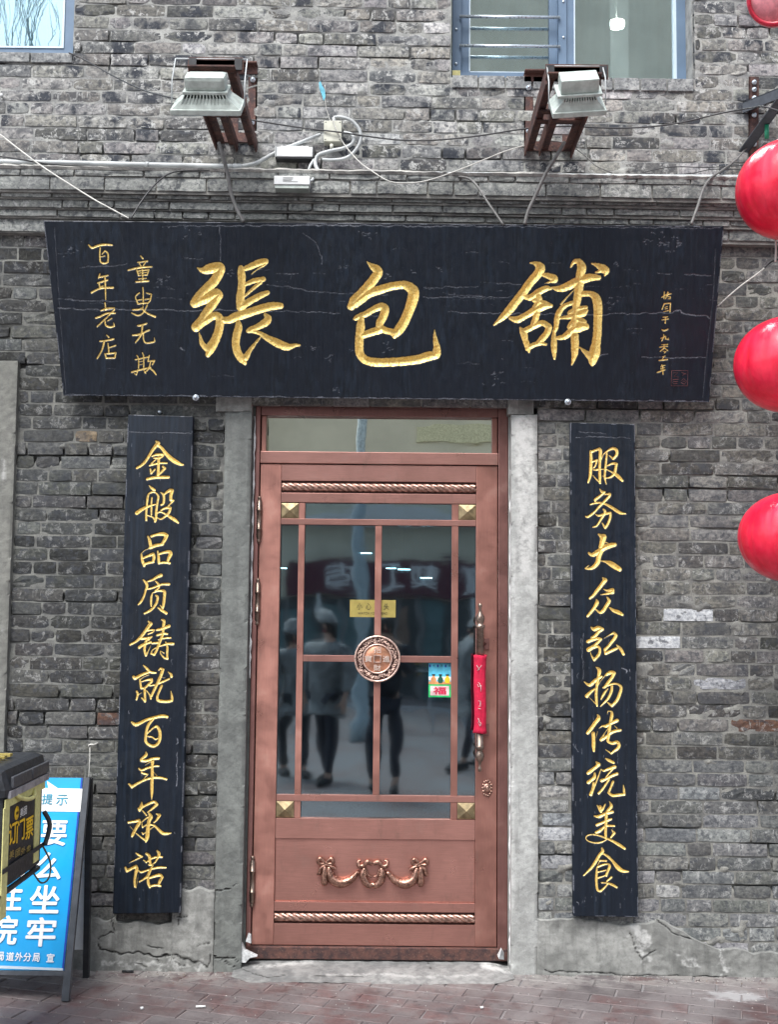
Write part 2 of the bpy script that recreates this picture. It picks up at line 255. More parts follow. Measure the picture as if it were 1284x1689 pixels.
# ---------------------------------------------------------------- helpers
def tag(o, label=None, cat=None, group=None, kind=None):
    for k, v in (('label', label), ('category', cat), ('group', group), ('kind', kind)):
        if v: o[k] = v
    return o
def thing(name, label, cat, loc=(0, 0, 0), group=None):
    o = bpy.data.objects.new(name, None); COL.objects.link(o); o.location = loc; o.empty_display_size = 0.1
    return tag(o, label, cat, group)
def link(name, me, mats=None, parent=None):
    o = bpy.data.objects.new(name, me); COL.objects.link(o)
    if mats is not None:
        for mm in (mats if isinstance(mats, (list, tuple)) else [mats]): me.materials.append(M[mm] if isinstance(mm, str) else mm)
    if parent is not None:
        o.parent = parent; o.matrix_parent_inverse = Matrix.Translation(wloc(parent)).inverted()
    return o
def wloc(o):
    v = Vector(o.location)
    if o.parent is not None and o.type != 'EMPTY': v = Vector((0, 0, 0))
    return v
def mesh(name, V, Fc, mats, parent=None, smooth=False, mi=None):
    me = bpy.data.meshes.new(name); me.from_pydata([tuple(v) for v in V], [], [tuple(f) for f in Fc])
    if smooth: me.polygons.foreach_set('use_smooth', [True]*len(me.polygons))
    if mi is not None: me.polygons.foreach_set('material_index', mi)
    me.update(); return link(name, me, mats, parent)
def attr(me, name, vals, typ='FLOAT'):
    a = me.attributes.new(name, typ, 'POINT')
    if typ == 'FLOAT': a.data.foreach_set('value', np.ascontiguousarray(vals, dtype=np.float32).ravel())
    else:
        v = np.ones((len(vals), 4), np.float32); v[:, :3] = vals; a.data.foreach_set('color', v.ravel())
class MB:
    "collects shapes and links them as ONE mesh object"
    def __init__(s): s.V = []; s.F = []; s.I = []; s.S = []
    def add(s, V, Fc, mi=0, smooth=False):
        b = len(s.V); s.V += [tuple(v) for v in V]; s.F += [tuple(b+i for i in f) for f in Fc]; s.I += [mi]*len(Fc); s.S += [smooth]*len(Fc); return s
    def box(s, x0, x1, y0, y1, z0, z1, mi=0, bev=0.0, mat=None):
        bm = bmesh.new(); bmesh.ops.create_cube(bm, size=1)
        for v in bm.verts: v.co = Vector(((x0+x1)/2+v.co.x*(x1-x0), (y0+y1)/2+v.co.y*(y1-y0), (z0+z1)/2+v.co.z*(z1-z0)))
        if bev: bmesh.ops.bevel(bm, geom=bm.edges[:], offset=bev, segments=2, affect='EDGES', profile=0.6)
        bm.verts.index_update(); V = [v.co.copy() for v in bm.verts]
        if mat is not None: V = [mat@v for v in V]
        s.add(V, [[v.index for v in f.verts] for f in bm.faces], mi); bm.free(); return s
    def tube(s, pts, r, seg=8, mi=0, cap=True, smooth=True, closed=False):
        pts = [Vector(p) for p in pts]; n = len(pts); V = []; Fc = []
        rs = r if isinstance(r, (list, tuple)) else [r]*n; prev = None
        for i, p in enumerate(pts):
            if closed: d = pts[(i+1) % n]-pts[i-1]
            else: d = pts[min(i+1, n-1)]-pts[max(i-1, 0)]
            d = d.normalized() if d.length > 1e-9 else Vector((0, 0, 1))
            if prev is None:
                a = Vector((0, 0, 1)) if abs(d.z) < 0.9 else Vector((1, 0, 0)); u = d.cross(a).normalized()
            else: u = (prev-d*prev.dot(d)).normalized()
            prev = u; v = d.cross(u)
            for k in range(seg):
                t = 2*math.pi*k/seg; V.append(p+(u*math.cos(t)+v*math.sin(t))*rs[i])
        m_ = n if closed else n-1
        for i in range(m_):
            for k in range(seg):
                a, b = i*seg+k, i*seg+(k+1) % seg; c, d2 = ((i+1) % n)*seg+(k+1) % seg, ((i+1) % n)*seg+k
                Fc.append((a, b, c, d2))
        if cap and not closed: Fc += [tuple(range(seg))[::-1], tuple((n-1)*seg+k for k in range(seg))]
        return s.add(V, Fc, mi, smooth)
    def lathe(s, base, axis, prof, seg=16, mi=0, smooth=True):
        "prof: list of (distance along the axis, radius)"
        ax = Vector(axis).normalized(); a = Vector((0, 0, 1)) if abs(ax.z) < 0.9 else Vector((1, 0, 0)); u = ax.cross(a).normalized(); v = ax.cross(u); base = Vector(base)
        V = []; Fc = []
        for h, r in prof:
            for k in range(seg):
                t = 2*math.pi*k/seg; V.append(base+ax*h+(u*math.cos(t)+v*math.sin(t))*max(r, 1e-5))
        for i in range(len(prof)-1):
            for k in range(seg): Fc.append((i*seg+k, i*seg+(k+1) % seg, (i+1)*seg+(k+1) % seg, (i+1)*seg+k))
        Fc += [tuple(range(seg))[::-1], tuple((len(prof)-1)*seg+k for k in range(seg))]
        return s.add(V, Fc, mi, smooth)
    def poly(s, P, n, t, mi=0):
        "flat outline P (world points) given thickness t along n"
        n = Vector(n).normalized(); k = len(P); V = [Vector(p) for p in P]+[Vector(p)+n*t for p in P]
        Fc = [tuple(range(k)), tuple(range(2*k-1, k-1, -1))]+[(i, k+i, k+(i+1) % k, (i+1) % k) for i in range(k)]
        return s.add(V, Fc, mi)
    def build(s, name, mats, parent=None, label=None):
        me = bpy.data.meshes.new(name); me.from_pydata(s.V, [], s.F)
        me.polygons.foreach_set('material_index', s.I); me.polygons.foreach_set('use_smooth', s.S); me.update()
        bm = bmesh.new(); bm.from_mesh(me); bmesh.ops.recalc_face_normals(bm, faces=bm.faces[:]); bm.to_mesh(me); bm.free()
        o = link(name, me, mats, parent)
        if label: o['label'] = label
        return o
def box(name, x0, x1, y0, y1, z0, z1, mat, parent=None, bev=0.0015, label=None):
    return MB().box(min(x0, x1), max(x0, x1), min(y0, y1), max(y0, y1), min(z0, z1), max(z0, z1), 0, bev).build(name, mat, parent, label)
def smooth_pts(P, k=6):
    P = [Vector(p) for p in P]; n = len(P)
    if n < 3: return P
    o = []
    for i in range(n-1):
        a, b, c, d = P[max(i-1, 0)], P[i], P[i+1], P[min(i+2, n-1)]
        for j in range(k):
            t = j/k; o.append(0.5*((2*b)+(c-a)*t+(2*a-5*b+4*c-d)*t*t+(3*b-a-3*c+d)*t**3))
    o.append(P[-1]); return o
def text(name, body, cx, cy, origin, ux, uy, w, h, mat, parent=None, t=0.0012, fit=True, weight=0.0):
    "flat lettering centred at origin + cx*ux + cy*uy, strokes made bolder by weight (share of the size)"
    c = bpy.data.curves.new(name, 'FONT'); c.body = body; c.resolution_u = 4
    o = bpy.data.objects.new(name, c); COL.objects.link(o); dg = bpy.context.evaluated_depsgraph_get()
    me = bpy.data.meshes.new_from_object(o.evaluated_get(dg)); bpy.data.objects.remove(o); bpy.data.curves.remove(c)
    V = np.empty(len(me.vertices)*3, np.float32); me.vertices.foreach_get('co', V); V = V.reshape(-1, 3)
    if not len(V): return None
    fs = [tuple(p.vertices) for p in me.polygons]; bpy.data.meshes.remove(me)
    lo, hi = V.min(0), V.max(0); k = 8 if weight else 1; ws = w-2*weight*w if weight else w; hs = h-2*weight*h if weight else h
    ux = np.array(ux, float); uy = np.array(uy, float); n = np.cross(ux, uy); O = np.array(origin, float)+ux*cx+uy*cy; VV = []; FF = []
    for i in range(k):
        ox, oy = (math.cos(i*math.pi/4)*weight*w, math.sin(i*math.pi/4)*weight*h) if weight else (0, 0)
        Q = O+np.outer((V[:, 0]-(lo[0]+hi[0])/2)*ws/(hi[0]-lo[0])+ox, ux)+np.outer((V[:, 1]-(lo[1]+hi[1])/2)*hs/(hi[1]-lo[1])+oy, uy)+n*(t+i*.00012)
        b = len(VV)*len(V); VV.append(Q); FF += [tuple(b+q for q in f) for f in fs]
    return mesh(name, np.vstack(VV).tolist(), FF, mat, parent)
def vnoise(x, y, seed=0):
    xi = np.floor(x).astype(np.int64); yi = np.floor(y).astype(np.int64); fx = x-xi; fy = y-yi
    def h(a, b):
        v = (a*374761393+b*668265263+seed*1442695041) & 0xffffffff; v = ((v ^ (v >> 13))*1274126177) & 0xffffffff; return ((v ^ (v >> 16)) & 0xffff)/65535.0
    fx = fx*fx*(3-2*fx); fy = fy*fy*(3-2*fy)
    return (h(xi, yi)*(1-fx)+h(xi+1, yi)*fx)*(1-fy)+(h(xi, yi+1)*(1-fx)+h(xi+1, yi+1)*fx)*fy
def fbm(x, y, seed=0, oct=4):
    s = 0; a = 0.5; 
    for i in range(oct): s = s+a*vnoise(x*2**i, y*2**i, seed+i*17); a *= 0.5
    return s/(1-0.5**oct)
def seg_field(px, py, strokes, sub=4, warp=0):
    "largest (half width - distance) over all strokes, strokes: lists of (x, y, width)"
    g = np.full(px.shape, -99.0)
    if warp: px, py = px+(fbm(px*.11, py*.11, 51, 3)-.5)*warp, py+(fbm(px*.11, py*.11, 57, 3)-.5)*warp
    for st in strokes:
        P = np.array(st, float)
        if len(P) > 2 and sub > 1:
            Q = []; n = len(P)
            for i in range(n-1):
                a, b, c, d = P[max(i-1, 0)], P[i], P[i+1], P[min(i+2, n-1)]
                def turn(p, q, r_):
                    u = (q-p)[:2]; v = (r_-q)[:2]; return np.dot(u, v) < 0.25*np.linalg.norm(u)*np.linalg.norm(v)
                if i > 0 and turn(a, b, c): a = b
                if i < n-2 and turn(b, c, d): d = c
                for j in range(sub):
                    t = j/sub; Q.append(0.5*((2*b)+(c-a)*t+(2*a-5*b+4*c-d)*t*t+(3*b-a-3*c+d)*t**3))
            Q.append(P[-1]); P = np.array(Q)
        if len(P) == 1: P = np.vstack([P, P+[0.01, 0, 0]])
        for i in range(len(P)-1):
            a, b = P[i], P[i+1]; r = max(a[2], b[2])/2+3
            mk = (px > min(a[0], b[0])-r) & (px < max(a[0], b[0])+r) & (py > min(a[1], b[1])-r) & (py < max(a[1], b[1])+r)
            if not mk.any(): continue
            x = px[mk]-a[0]; y = py[mk]-a[1]; dx, dy = b[0]-a[0], b[1]-a[1]; L = dx*dx+dy*dy+1e-9
            t = np.clip((x*dx+y*dy)/L, 0, 1); dd = np.hypot(x-t*dx, y-t*dy)
            g[mk] = np.maximum(g[mk], (a[2]+(b[2]-a[2])*t)/2-dd)
    return g
# ================================================================ SETTING: ground
def rect_sheet(name, x0, x1, y0, y1, z, mat, kind='structure'):
    o = mesh(name, [(x0, y0, z), (x1, y0, z), (x1, y1, z), (x0, y1, z)], [(0, 1, 2, 3)], mat); return tag(o, kind=kind)
street = rect_sheet('street', -80, 80, -80, 0.4, -0.0055, 'street')
def pavers():
    ang = R(-17); ca, sa = math.cos(ang), math.sin(ang); out = []
    for j in range(-40, 40):
        for i in range(-40, 40):
            u0 = i*0.2+(0.1 if j % 2 else 0)+random.uniform(-.004, .004); v0 = j*0.1
            u1, v1 = u0+0.197, v0+0.097; c = ((u0+u1)/2, (v0+v1)/2)
            X, Y = c[0]*ca-c[1]*sa, c[0]*sa+c[1]*ca
            if not (-2.6 < X < 2.6 and -1.5 < Y < -0.0): continue
            out.append((u0, u1, v0, v1, X, Y))
    lst = []
    for (u0, u1, v0, v1, X, Y) in out:
        px, py = proj(np.array([[X, Y, 0]])); lst.append((not (-60 < px[0] < 1340 and py[0] < 1720), -Y, u0, u1, v0, v1, X, Y))
    lst.sort(); root = street; st = MB(); tones = []; 
    for k, (off, _, u0, u1, v0, v1, X, Y) in enumerate(lst):
        z = random.uniform(-.002, .001); tx, ty = random.uniform(-.004, .004), random.uniform(-.012, .012); e = 0.0035
        V = []
        for (dz, ins) in ((-0.012, 0), (z-0.003, 0), (z, e)):
            for (u, v) in ((u0+ins, v0+ins), (u1-ins, v0+ins), (u1-ins, v1-ins), (u0+ins, v1-ins)):
                u += random.uniform(-.001, .001); x, y = u*ca-v*sa, u*sa+v*ca
                V.append((x, y, dz+((x-X)*tx+(y-Y)*ty if dz > -0.01 else 0)))
        Fc = [(8, 9, 10, 11)]+[(a, (a+1) % 4, (a+1) % 4+4, a+4) for a in range(4)]+[(a+4, (a+1) % 4+4, (a+1) % 4+8, a+8) for a in range(4)]
        redness = fbm(np.array([X*1.3+3]), np.array([Y*1.3]), 5)[0]; b = random.uniform(.75, 1.15)
        tone = np.array([0.115, 0.066, 0.066]) if redness+random.uniform(-.12, .12) > 0.5 else np.array([0.108, 0.092, 0.095]); tone = tone*b*.9
        if k < 300:
            o = mesh('paver', V, Fc, 'paver', root); attr(o.data, 'tone', np.tile(tone, (12, 1)), 'FLOAT_COLOR')
        else: st.add(V, Fc); tones += [tone]*12
    if st.V:
        me = bpy.data.meshes.new('distant_pavers'); me.from_pydata(st.V, [], st.F); o = link('distant_pavers', me, 'paver', root); attr(me, 'tone', np.array(tones), 'FLOAT_COLOR'); o['kind'] = 'stuff'
pavers()
# ================================================================ THE BRICK BUILDING
B = thing('brick_building', 'old grey brick shop building behind the black sign board and copper door', 'building')
Yd = 0.06
def tone_at(px, py):
    "brick and mortar colour, soot and lime by place on the facade"
    if py < 410: b = np.array([0.232, 0.236, 0.230]); m = np.array([0.34, 0.35, 0.345]); so_, ef = 1.15, 1.25
    elif px < 420: 
        b = np.array([0.066, 0.070, 0.068]); m = np.array([0.165, 0.172, 0.168]); so_, ef = 0.45, 0.35  # left bricks darker: slate tone plus some shade put into the colour
        if py > 1050: b = np.array([0.090, 0.092, 0.087]); ef = 0.5
        if py > 1350: b = np.array([0.12, 0.123, 0.123]); m = np.array([0.19, 0.19, 0.18])
    else:
        b = np.array([0.138, 0.140, 0.132]); m = np.array([0.25, 0.26, 0.255]); so_, ef = 0.6, 0.5
        if py > 900: b = np.array([0.126, 0.128, 0.120]); m = np.array([0.20, 0.205, 0.195]); ef = 0.6
        if py > 1250: b = np.array([0.185, 0.195, 0.194]); m = np.array([0.225, 0.228, 0.218]); so_ = 0.3
    return b, m, so_, ef
# openings (x0, x1, z0, z1)
win_l = (-3.2, X_(121, 0, 60), Z_(87, 0, 60), 5.6); win_r = (X_(744, 0, 80), X_(1146, 0, 80), Z_(129, 0, 940), 5.6)
door_o = (X_(362, 0), X_(887, 0), -0.1, Z_(668, 0)); pier_o = (-3.0, X_(18, 0, 1000), -0.1, Z_(597, 0, 10))
openings = (win_l, win_r, door_o, pier_o)
reveal = (X_(372, 0, 700), 0)
SL = -0.006
def slope(z): return -0.001+SL*min(1, max(0, (z-2.6)/1.4))
# cornice rows: (bottom px, top px, front y) measured at x = 100
CR_ = [(290, 278, -.135), (313, 290.6, -.13), (326.5, 316, -.105), (343, 329, -.088), (358, 345, -.070), (383, 361, -.048)]
rows = []
zc0 = PY(100, 383, -.048).z; zc1 = PY(100, 278, -.135).z
zz = zc0; h = 0.0607
while zz > 0.05:
    hh = h*random.uniform(.97, 1.03); rows.append((zz-hh, zz, 0.0, False)); zz -= hh
zz = zc1+0.004
while zz < 5.25:
    hh = h*random.uniform(.96, 1.04); rows.append((zz, zz+hh, 0.0, False)); zz += hh
for (pb, pt, yf) in CR_: rows.append((PY(100, pb, yf).z, PY(100, pt, yf).z, yf, True))
xref = PY(100, 300, 0).x
bricks = []   # (x0,x1,z0,z1,y,pxc,pyc)
def hidden(px, py):
    return (95 < px < 1172 and 400 < py < 640) or (225 < px < 285 and 720 < py < 1480) or (958 < px < 1035 and 730 < py < 1490)
for (z0, z1, yf, corn) in rows:
    x = -2.7+random.uniform(0, .2); j = 0.0032 if not corn else .0018
    while x < 2.7:
        L = random.choice([0.237, 0.237, 0.115, 0.115, 0.237, 0.18]) if not corn else random.choice([.237, .237, .3, .118])
        L *= random.uniform(.94, 1.06); x1 = x+L; zc = (z0+z1)/2; segs = [(x+j, x1-j)]
        for (a, b, c, d) in (openings if not corn else ()):
            if c < zc < d:
                ns = []
                for (p, q) in segs:
                    if q <= a or p >= b: ns.append((p, q))
                    else:
                        if p < a-.02: ns.append((p, a-.002))
                        if q > b+.02: ns.append((b+.002, q))
                segs = ns
        for (p, q) in segs:
            if q-p > 0.025: bricks.append((p, q, z0, z1, yf, corn))
        x = x1
def brick_geo(x0, x1, z0, z1, yf, corn, px, py):
    s = slope((z0+z1)/2); worn = random.random()
    front = yf-random.uniform(0.003, 0.0068); upper = py < 410
    if not corn and worn < 0.10: front += 0.0012
    jz = 0.0031 if not corn else .0012
    z0 += jz+random.uniform(-.001, .0015); z1 -= jz+random.uniform(-.001, .0015); tilt = random.uniform(-.0015, .0015)
    nx = 5 if x1-x0 > .15 else 3; nz = 3; V = []; e = 0.0012+0.0016*worn
    rough = 0.0010 if worn < .85 else 0.0042
    for k in range(nz+1):
        for i in range(nx+1):
            u = i/nx; v = k/nz; ed = (i in (0, nx)) or (k in (0, nz)); cn = (i in (0, nx)) and (k in (0, nz))
            X = x0+e+(x1-x0-2*e)*u+(random.uniform(-.0016, .0016)); Z = z0+e*.6+(z1-z0-1.2*e)*v+random.uniform(-.001, .001)+tilt*(u-.5)*2
            if cn and worn > .5: X += (0.5-u)*.006*worn; Z += (0.5-v)*.006*worn
            Y = front+random.uniform(-rough*.3, rough)+(0.0012 if ed else 0)+(.002 if cn else 0)
            V.append((X, Y, Z+s*(X-xref)))
    Fc = [(k*(nx+1)+i, k*(nx+1)+i+1, (k+1)*(nx+1)+i+1, (k+1)*(nx+1)+i) for k in range(nz) for i in range(nx)]
    ring = [i for i in range(nx+1)]+[k*(nx+1)+nx for k in range(1, nz+1)]+[nz*(nx+1)+i for i in range(nx-1, -1, -1)]+[k*(nx+1) for k in range(nz-1, 0, -1)]
    b = len(V)
    for r_ in ring:
        i, k = r_ % (nx+1), r_//(nx+1); X = x0 if i == 0 else x1 if i == nx else V[r_][0]; Z = z0 if k == 0 else z1 if k == nz else V[r_][2]-s*(V[r_][0]-xref)
        V.append((X, yf+0.03, Z+s*(X-xref)))
    n = len(ring); Fc += [(ring[(q+1) % n], ring[q], b+q, b+(q+1) % n) for q in range(n)]
    return V, Fc
rec = []
for (x0, x1, z0, z1, yf, corn) in bricks:
    xc, zc = (x0+x1)/2, (z0+z1)/2; zc += slope(zc)*(xc-xref)
    px, py = proj(np.array([[xc, yf, zc]])); px, py = float(px[0]), float(py[0])
    vis = (-30 < px < 1315 and -12 < py < 1545) and not hidden(px, py)
    low = (py > 1516 and px < 420) or (py > 1508 and px > 880 and px < 1130) or py > 1552
    if low: 
        if py > 1590: continue
    rec.append(((0 if vis and not low else 1), -min(x1-x0, .25)*(z1-z0)*random.uniform(.9, 1), x0, x1, z0, z1, yf, corn, px, py))
rec.sort(); nb = 0; SV = []; SF = []; ST = []; SS = []; SE = []
for (nv, _, x0, x1, z0, z1, yf, corn, px, py) in rec:
    V, Fc = brick_geo(x0, x1, z0, z1, yf, corn, px, py); bt, mt, so_, ef = tone_at(px, py)
    r_ = random.random(); mul = random.uniform(.68, 1.22)
    if r_ < .16: mul *= 0.55
    elif r_ > .90: mul *= 1.45
    t = bt*mul*np.array([random.uniform(.98, 1.07), 1, random.uniform(.93, 1.06)])
    if corn: t = np.array([.25, .26, .25])*random.uniform(.8, 1.15); so_ = .35; ef = .8
    bigv = fbm(np.array([x0*1.5+7]), np.array([z0*1.5+3]), 66, 4)[0]; t = t*(.45+1.1*bigv)
    pxe = (x1-x0)*365/2
    def at(a, b): return abs(px-a) < pxe and abs(py-b) < 11
    if at(150, 712) or at(160, 785): t = np.array([.27, .21, .14])*.8
    if at(1115, 1012) or at(1112, 1058): t = np.array([.46, .48, .50]); so_ = .2; ef = 1.3
    if at(1150, 1121): t = np.array([.30, .31, .33])
    if at(1100, 970) or at(1245, 1197): t = np.array([.15, .082, .055])
    if at(190, 1182): t = np.array([.10, .055, .04])
    s_ = so_*random.choice([0.3, .7, 1, 1.3]); e_ = ef*random.choice([.3, .7, 1, 1.2])
    if nb < 300 and nv == 0:
        o = mesh('brick', V, Fc, 'brick', B); n = len(V)
        attr(o.data, 'tone', np.tile(t, (n, 1)), 'FLOAT_COLOR'); attr(o.data, 'soot', np.full(n, s_)); attr(o.data, 'eff', np.full(n, e_)); nb += 1
    else:
        b = len(SV); SV += V; SF += [tuple(b+i for i in f) for f in Fc]; n = len(V); ST += [t]*n; SS += [s_]*n; SE += [e_]*n
me = bpy.data.meshes.new('brickwork'); me.from_pydata(SV, [], SF); o = link('brickwork', me, 'brick', B); o['kind'] = 'stuff'
attr(me, 'tone', np.array(ST), 'FLOAT_COLOR'); attr(me, 'soot', np.array(SS)); attr(me, 'eff', np.array(SE))
# mortar bed, smeared over the bricks in places
def grid_sheet(name, xs, zs, yfun, skip, mat, parent, tone=None, attrs=None):
    Xg, Zg = np.meshgrid(xs, zs); Yg = yfun(Xg, Zg); nx, nz = len(xs), len(zs)
    V = np.stack([Xg, Yg, Zg], -1).reshape(-1, 3)
    cx = (Xg[:-1, :-1]+Xg[1:, 1:])/2; cz = (Zg[:-1, :-1]+Zg[1:, 1:])/2; ok = ~skip(cx, cz)
    kk, ii = np.nonzero(ok); a = kk*nx+ii; Fc = np.stack([a, a+1, a+nx+1, a+nx], -1)
    me = bpy.data.meshes.new(name); me.vertices.add(len(V)); me.vertices.foreach_set('co', V.astype(np.float32).ravel())
    me.loops.add(len(Fc)*4); me.polygons.add(len(Fc)); me.loops.foreach_set('vertex_index', Fc.astype(np.int32).ravel())
    me.polygons.foreach_set('loop_start', np.arange(0, len(Fc)*4, 4, dtype=np.int32)); me.update(calc_edges=True); me.validate()
    o = link(name, me, mat, parent)
    if tone is not None: attr(me, 'tone', tone(V), 'FLOAT_COLOR')
    for k, v in (attrs or {}).items(): attr(me, k, v(V) if callable(v) else v)
    return o, V
def skip_open(cx, cz):
    s = np.zeros(cx.shape, bool)
    for (a, b, c, d) in openings: s |= (cx > a) & (cx < b) & (cz > c) & (cz < d)
    return s
def mort_y(X, Z):
    n = fbm(X*7, Z*13, 3, 4); n2 = fbm(X*30, Z*40, 9, 3); up = 1/(1+np.exp(-(Z-3.55)*12)); rt = 1/(1+np.exp(-(X-.6)*8))*(1/(1+np.exp((Z-2.2)*6)))
    n3 = fbm(X*2.3+9, Z*16, 77, 4)
    base = -0.0004-0.0006*up+(n2-.5)*.0035+np.clip(n3-.56, 0, .2)*.12
    lim = .84-.03*up-.09*rt
    return base-np.clip((n-lim)*.5, 0, .009)
def mort_tone(V):
    px, py = proj(V); T = np.empty((len(V), 3))
    a = np.array([.176, .182, .174]); b = np.array([.25, .254, .24]); c = np.array([.33, .34, .335]); rt = 1/(1+np.exp(-(px-650)/25)); up = 1/(1+np.exp((py-410)/6)); lo = 1/(1+np.exp(-(py-1250)/80))
    T = a[None]*(1-rt[:, None])+b[None]*rt[:, None]; T = T*(1-up[:, None])+c[None]*up[:, None]; T = T*(1-.12*lo[:, None])
    return T*(0.8+0.4*fbm(V[:, 0]*4, V[:, 2]*6, 21)[:, None])
grid_sheet('mortar_bed', np.arange(-2.7, 2.7, .009), np.arange(-0.02, 5.25, .009), mort_y, skip_open, 'mortar', B, mort_tone)
# cornice core: stepped mortar mass behind the corbelled courses
core = MB()
for i, (pb, pt, yf) in enumerate(CR_):
    za, zb = PY(100, pb, yf).z-(.010 if i in (1,) else .004), PY(100, pt, yf).z+.012
    V = []
    for X in (-2.7, 2.7):
        for (y, z) in ((yf+.006, za), (yf+.006, zb), (.02, zb), (.02, za)): V.append((X, y, z+slope(3.9)*(X-xref)))
    core.add(V, [(0, 1, 2, 3), (7, 6, 5, 4), (0, 4, 5, 1), (1, 5, 6, 2), (2, 6, 7, 3), (3, 7, 4, 0)])
o = core.build('cornice_bed', 'mortar', B); attr(o.data, 'tone', np.tile([.24, .24, .23], (len(o.data.vertices), 1)), 'FLOAT_COLOR')
# ledge of lime mortar on top of the cornice, broken edge
xs = np.arange(-2.7, 2.7, .02); V = []; Fc = []
for i, X in enumerate(xs):
    zt = PY(100, 276, -.13).z+slope(3.9)*(X-xref); e = random.uniform(0, .012); th = .008+.02*fbm(np.array([X*3]), np.array([1.]), 4)[0]
    V += [(X, .0, zt+.03), (X, -.10-e, zt+th), (X, -.143-e, zt-.002), (X, -.138-e*.5, zt-.012), (X, .0, zt-.012)]
for i in range(len(xs)-1):
    for k in range(4): Fc.append((i*5+k, i*5+k+1, i*5+5+k+1, i*5+5+k))
o = mesh('cornice_ledge', V, Fc, 'mortar', B); attr(o.data, 'tone', np.tile([.40, .40, .385], (len(V), 1)), 'FLOAT_COLOR')
# cement render along the foot of the wall, with cracks
def strip_sheet(name, topfun, x0, x1, yfront, mat, cracks, limes, parent, dx=.006, nz=70):
    xs = np.arange(x0, x1, dx); zt = np.array([topfun(x) for x in xs]); t = np.linspace(0, 1, nz)
    Z = -0.02+(zt+0.02)[None, :]*t[:, None]; X = np.repeat(xs[None, :], nz, 0); V0 = np.stack([X, np.full_like(X, yfront), Z], -1)
    px, py = proj(V0.reshape(-1, 3)); g = seg_field(px, py, cracks, 3, 7).reshape(X.shape); li = seg_field(px, py, limes, 3, 30).reshape(X.shape) if limes else np.full(X.shape, -99.)
    n = fbm(X*5, Z*5, 31, 4); n2 = fbm(X*45, Z*45, 37, 3)
    Y = yfront+(n-.5)*.018+(n2-.5)*.004+np.clip(g+.7, 0, 1.6)*.005
    Y = np.where(t[:, None] > .985, .012, Y)
    V = np.stack([X, Y, Z], -1).reshape(-1, 3); nx = len(xs); kk, ii = np.mgrid[0:nz-1, 0:nx-1]; a = (kk*nx+ii).ravel(); Fc = np.stack([a, a+1, a+nx+1, a+nx], -1)
    o = mesh(name, V.tolist(), Fc.tolist(), mat, parent, smooth=True)
    attr(o.data, 'wear', np.clip((g+.55)*1.2, 0, .92).ravel()); attr(o.data, 'lime', np.clip(li/6+.4, 0, 1).ravel()); return o
xl0, xl1 = pier_o[1]-.02, X_(363, 0)
def top_l(x):
    px = 642+(x/5.2)*1900; return Z_(1512 if px < 208 else 1520 if px < 300 else 1462+ 0.0*px, 0, px)+.012*(vnoise(np.array([x*22.]), np.array([0.]), 3)[0]-.5)*2
cr_l = [[(187, 1495, 1.6), (184, 1515, 1.5), (188, 1537, 1.3), (165, 1546, 1.2), (162, 1557, 1.4), (165, 1566, 1.6), (185, 1571, 2), (200, 1575, 2.2), (212, 1571, 1.8), (232, 1573, 2), (258, 1579, 2.4), (284, 1575, 2), (300, 1580, 2.2), (318, 1585, 2.2), (333, 1590, 2), (341, 1596, 2), (347, 1588, 1.5), (346, 1576, 1.2)],
        [(258, 1580, 1.2), (262, 1592, 1), (266, 1600, .8)], [(243, 1562, 1), (256, 1565, 1.1), (270, 1566, .8)], [(326, 1560, .8), (345, 1556, 1.4)], [(166, 1511, 1), (310, 1512, 1)], [(297, 1500, 1.6), (294, 1526, .8)], [(286, 1582, 1), (292, 1590, 1.2), (306, 1592, 1)], [(222, 1590, .9), (240, 1596, 1)]]
strip_sheet('cement_render', top_l, xl0, xl1, -.020, 'render', cr_l, [[(170, 1590, 6), (250, 1592, 8), (330, 1592, 10)], [(320, 1510, 2), (321, 1560, 2)]], B)
def top_r(x):
    px = 642+(x/5.2)*1900
    y = np.interp(px, [880, 945, 985, 1035, 1055, 1072, 1080, 1092, 1120, 1150, 1180, 1300], [1510, 1511, 1516, 1524, 1522, 1517, 1512, 1520, 1534, 1552, 1562, 1574]); return Z_(y, 0, px)+.010*(vnoise(np.array([x*26.]), np.array([5.]), 3)[0]-.5)*2
cr_r = [[(1082, 1515, 1.4), (1100, 1530, 1.3), (1118, 1543, 1.2), (1140, 1549, 1)], [(1040, 1540, 1), (1052, 1570, 1), (1062, 1583, 1.2), (1082, 1566, .9)], [(900, 1602, 1.2), (990, 1604, 1), (1040, 1608, 1), (1200, 1612, 1)]]
strip_sheet('cement_render', top_r, X_(885, 0), 2.7, -.022, 'render', cr_r, [[(1050, 1530, 22), (1060, 1550, 26), (1065, 1575, 12)], [(1130, 1580, 14), (1145, 1590, 12)], [(1190, 1570, 6), (1200, 1600, 10)]], B)
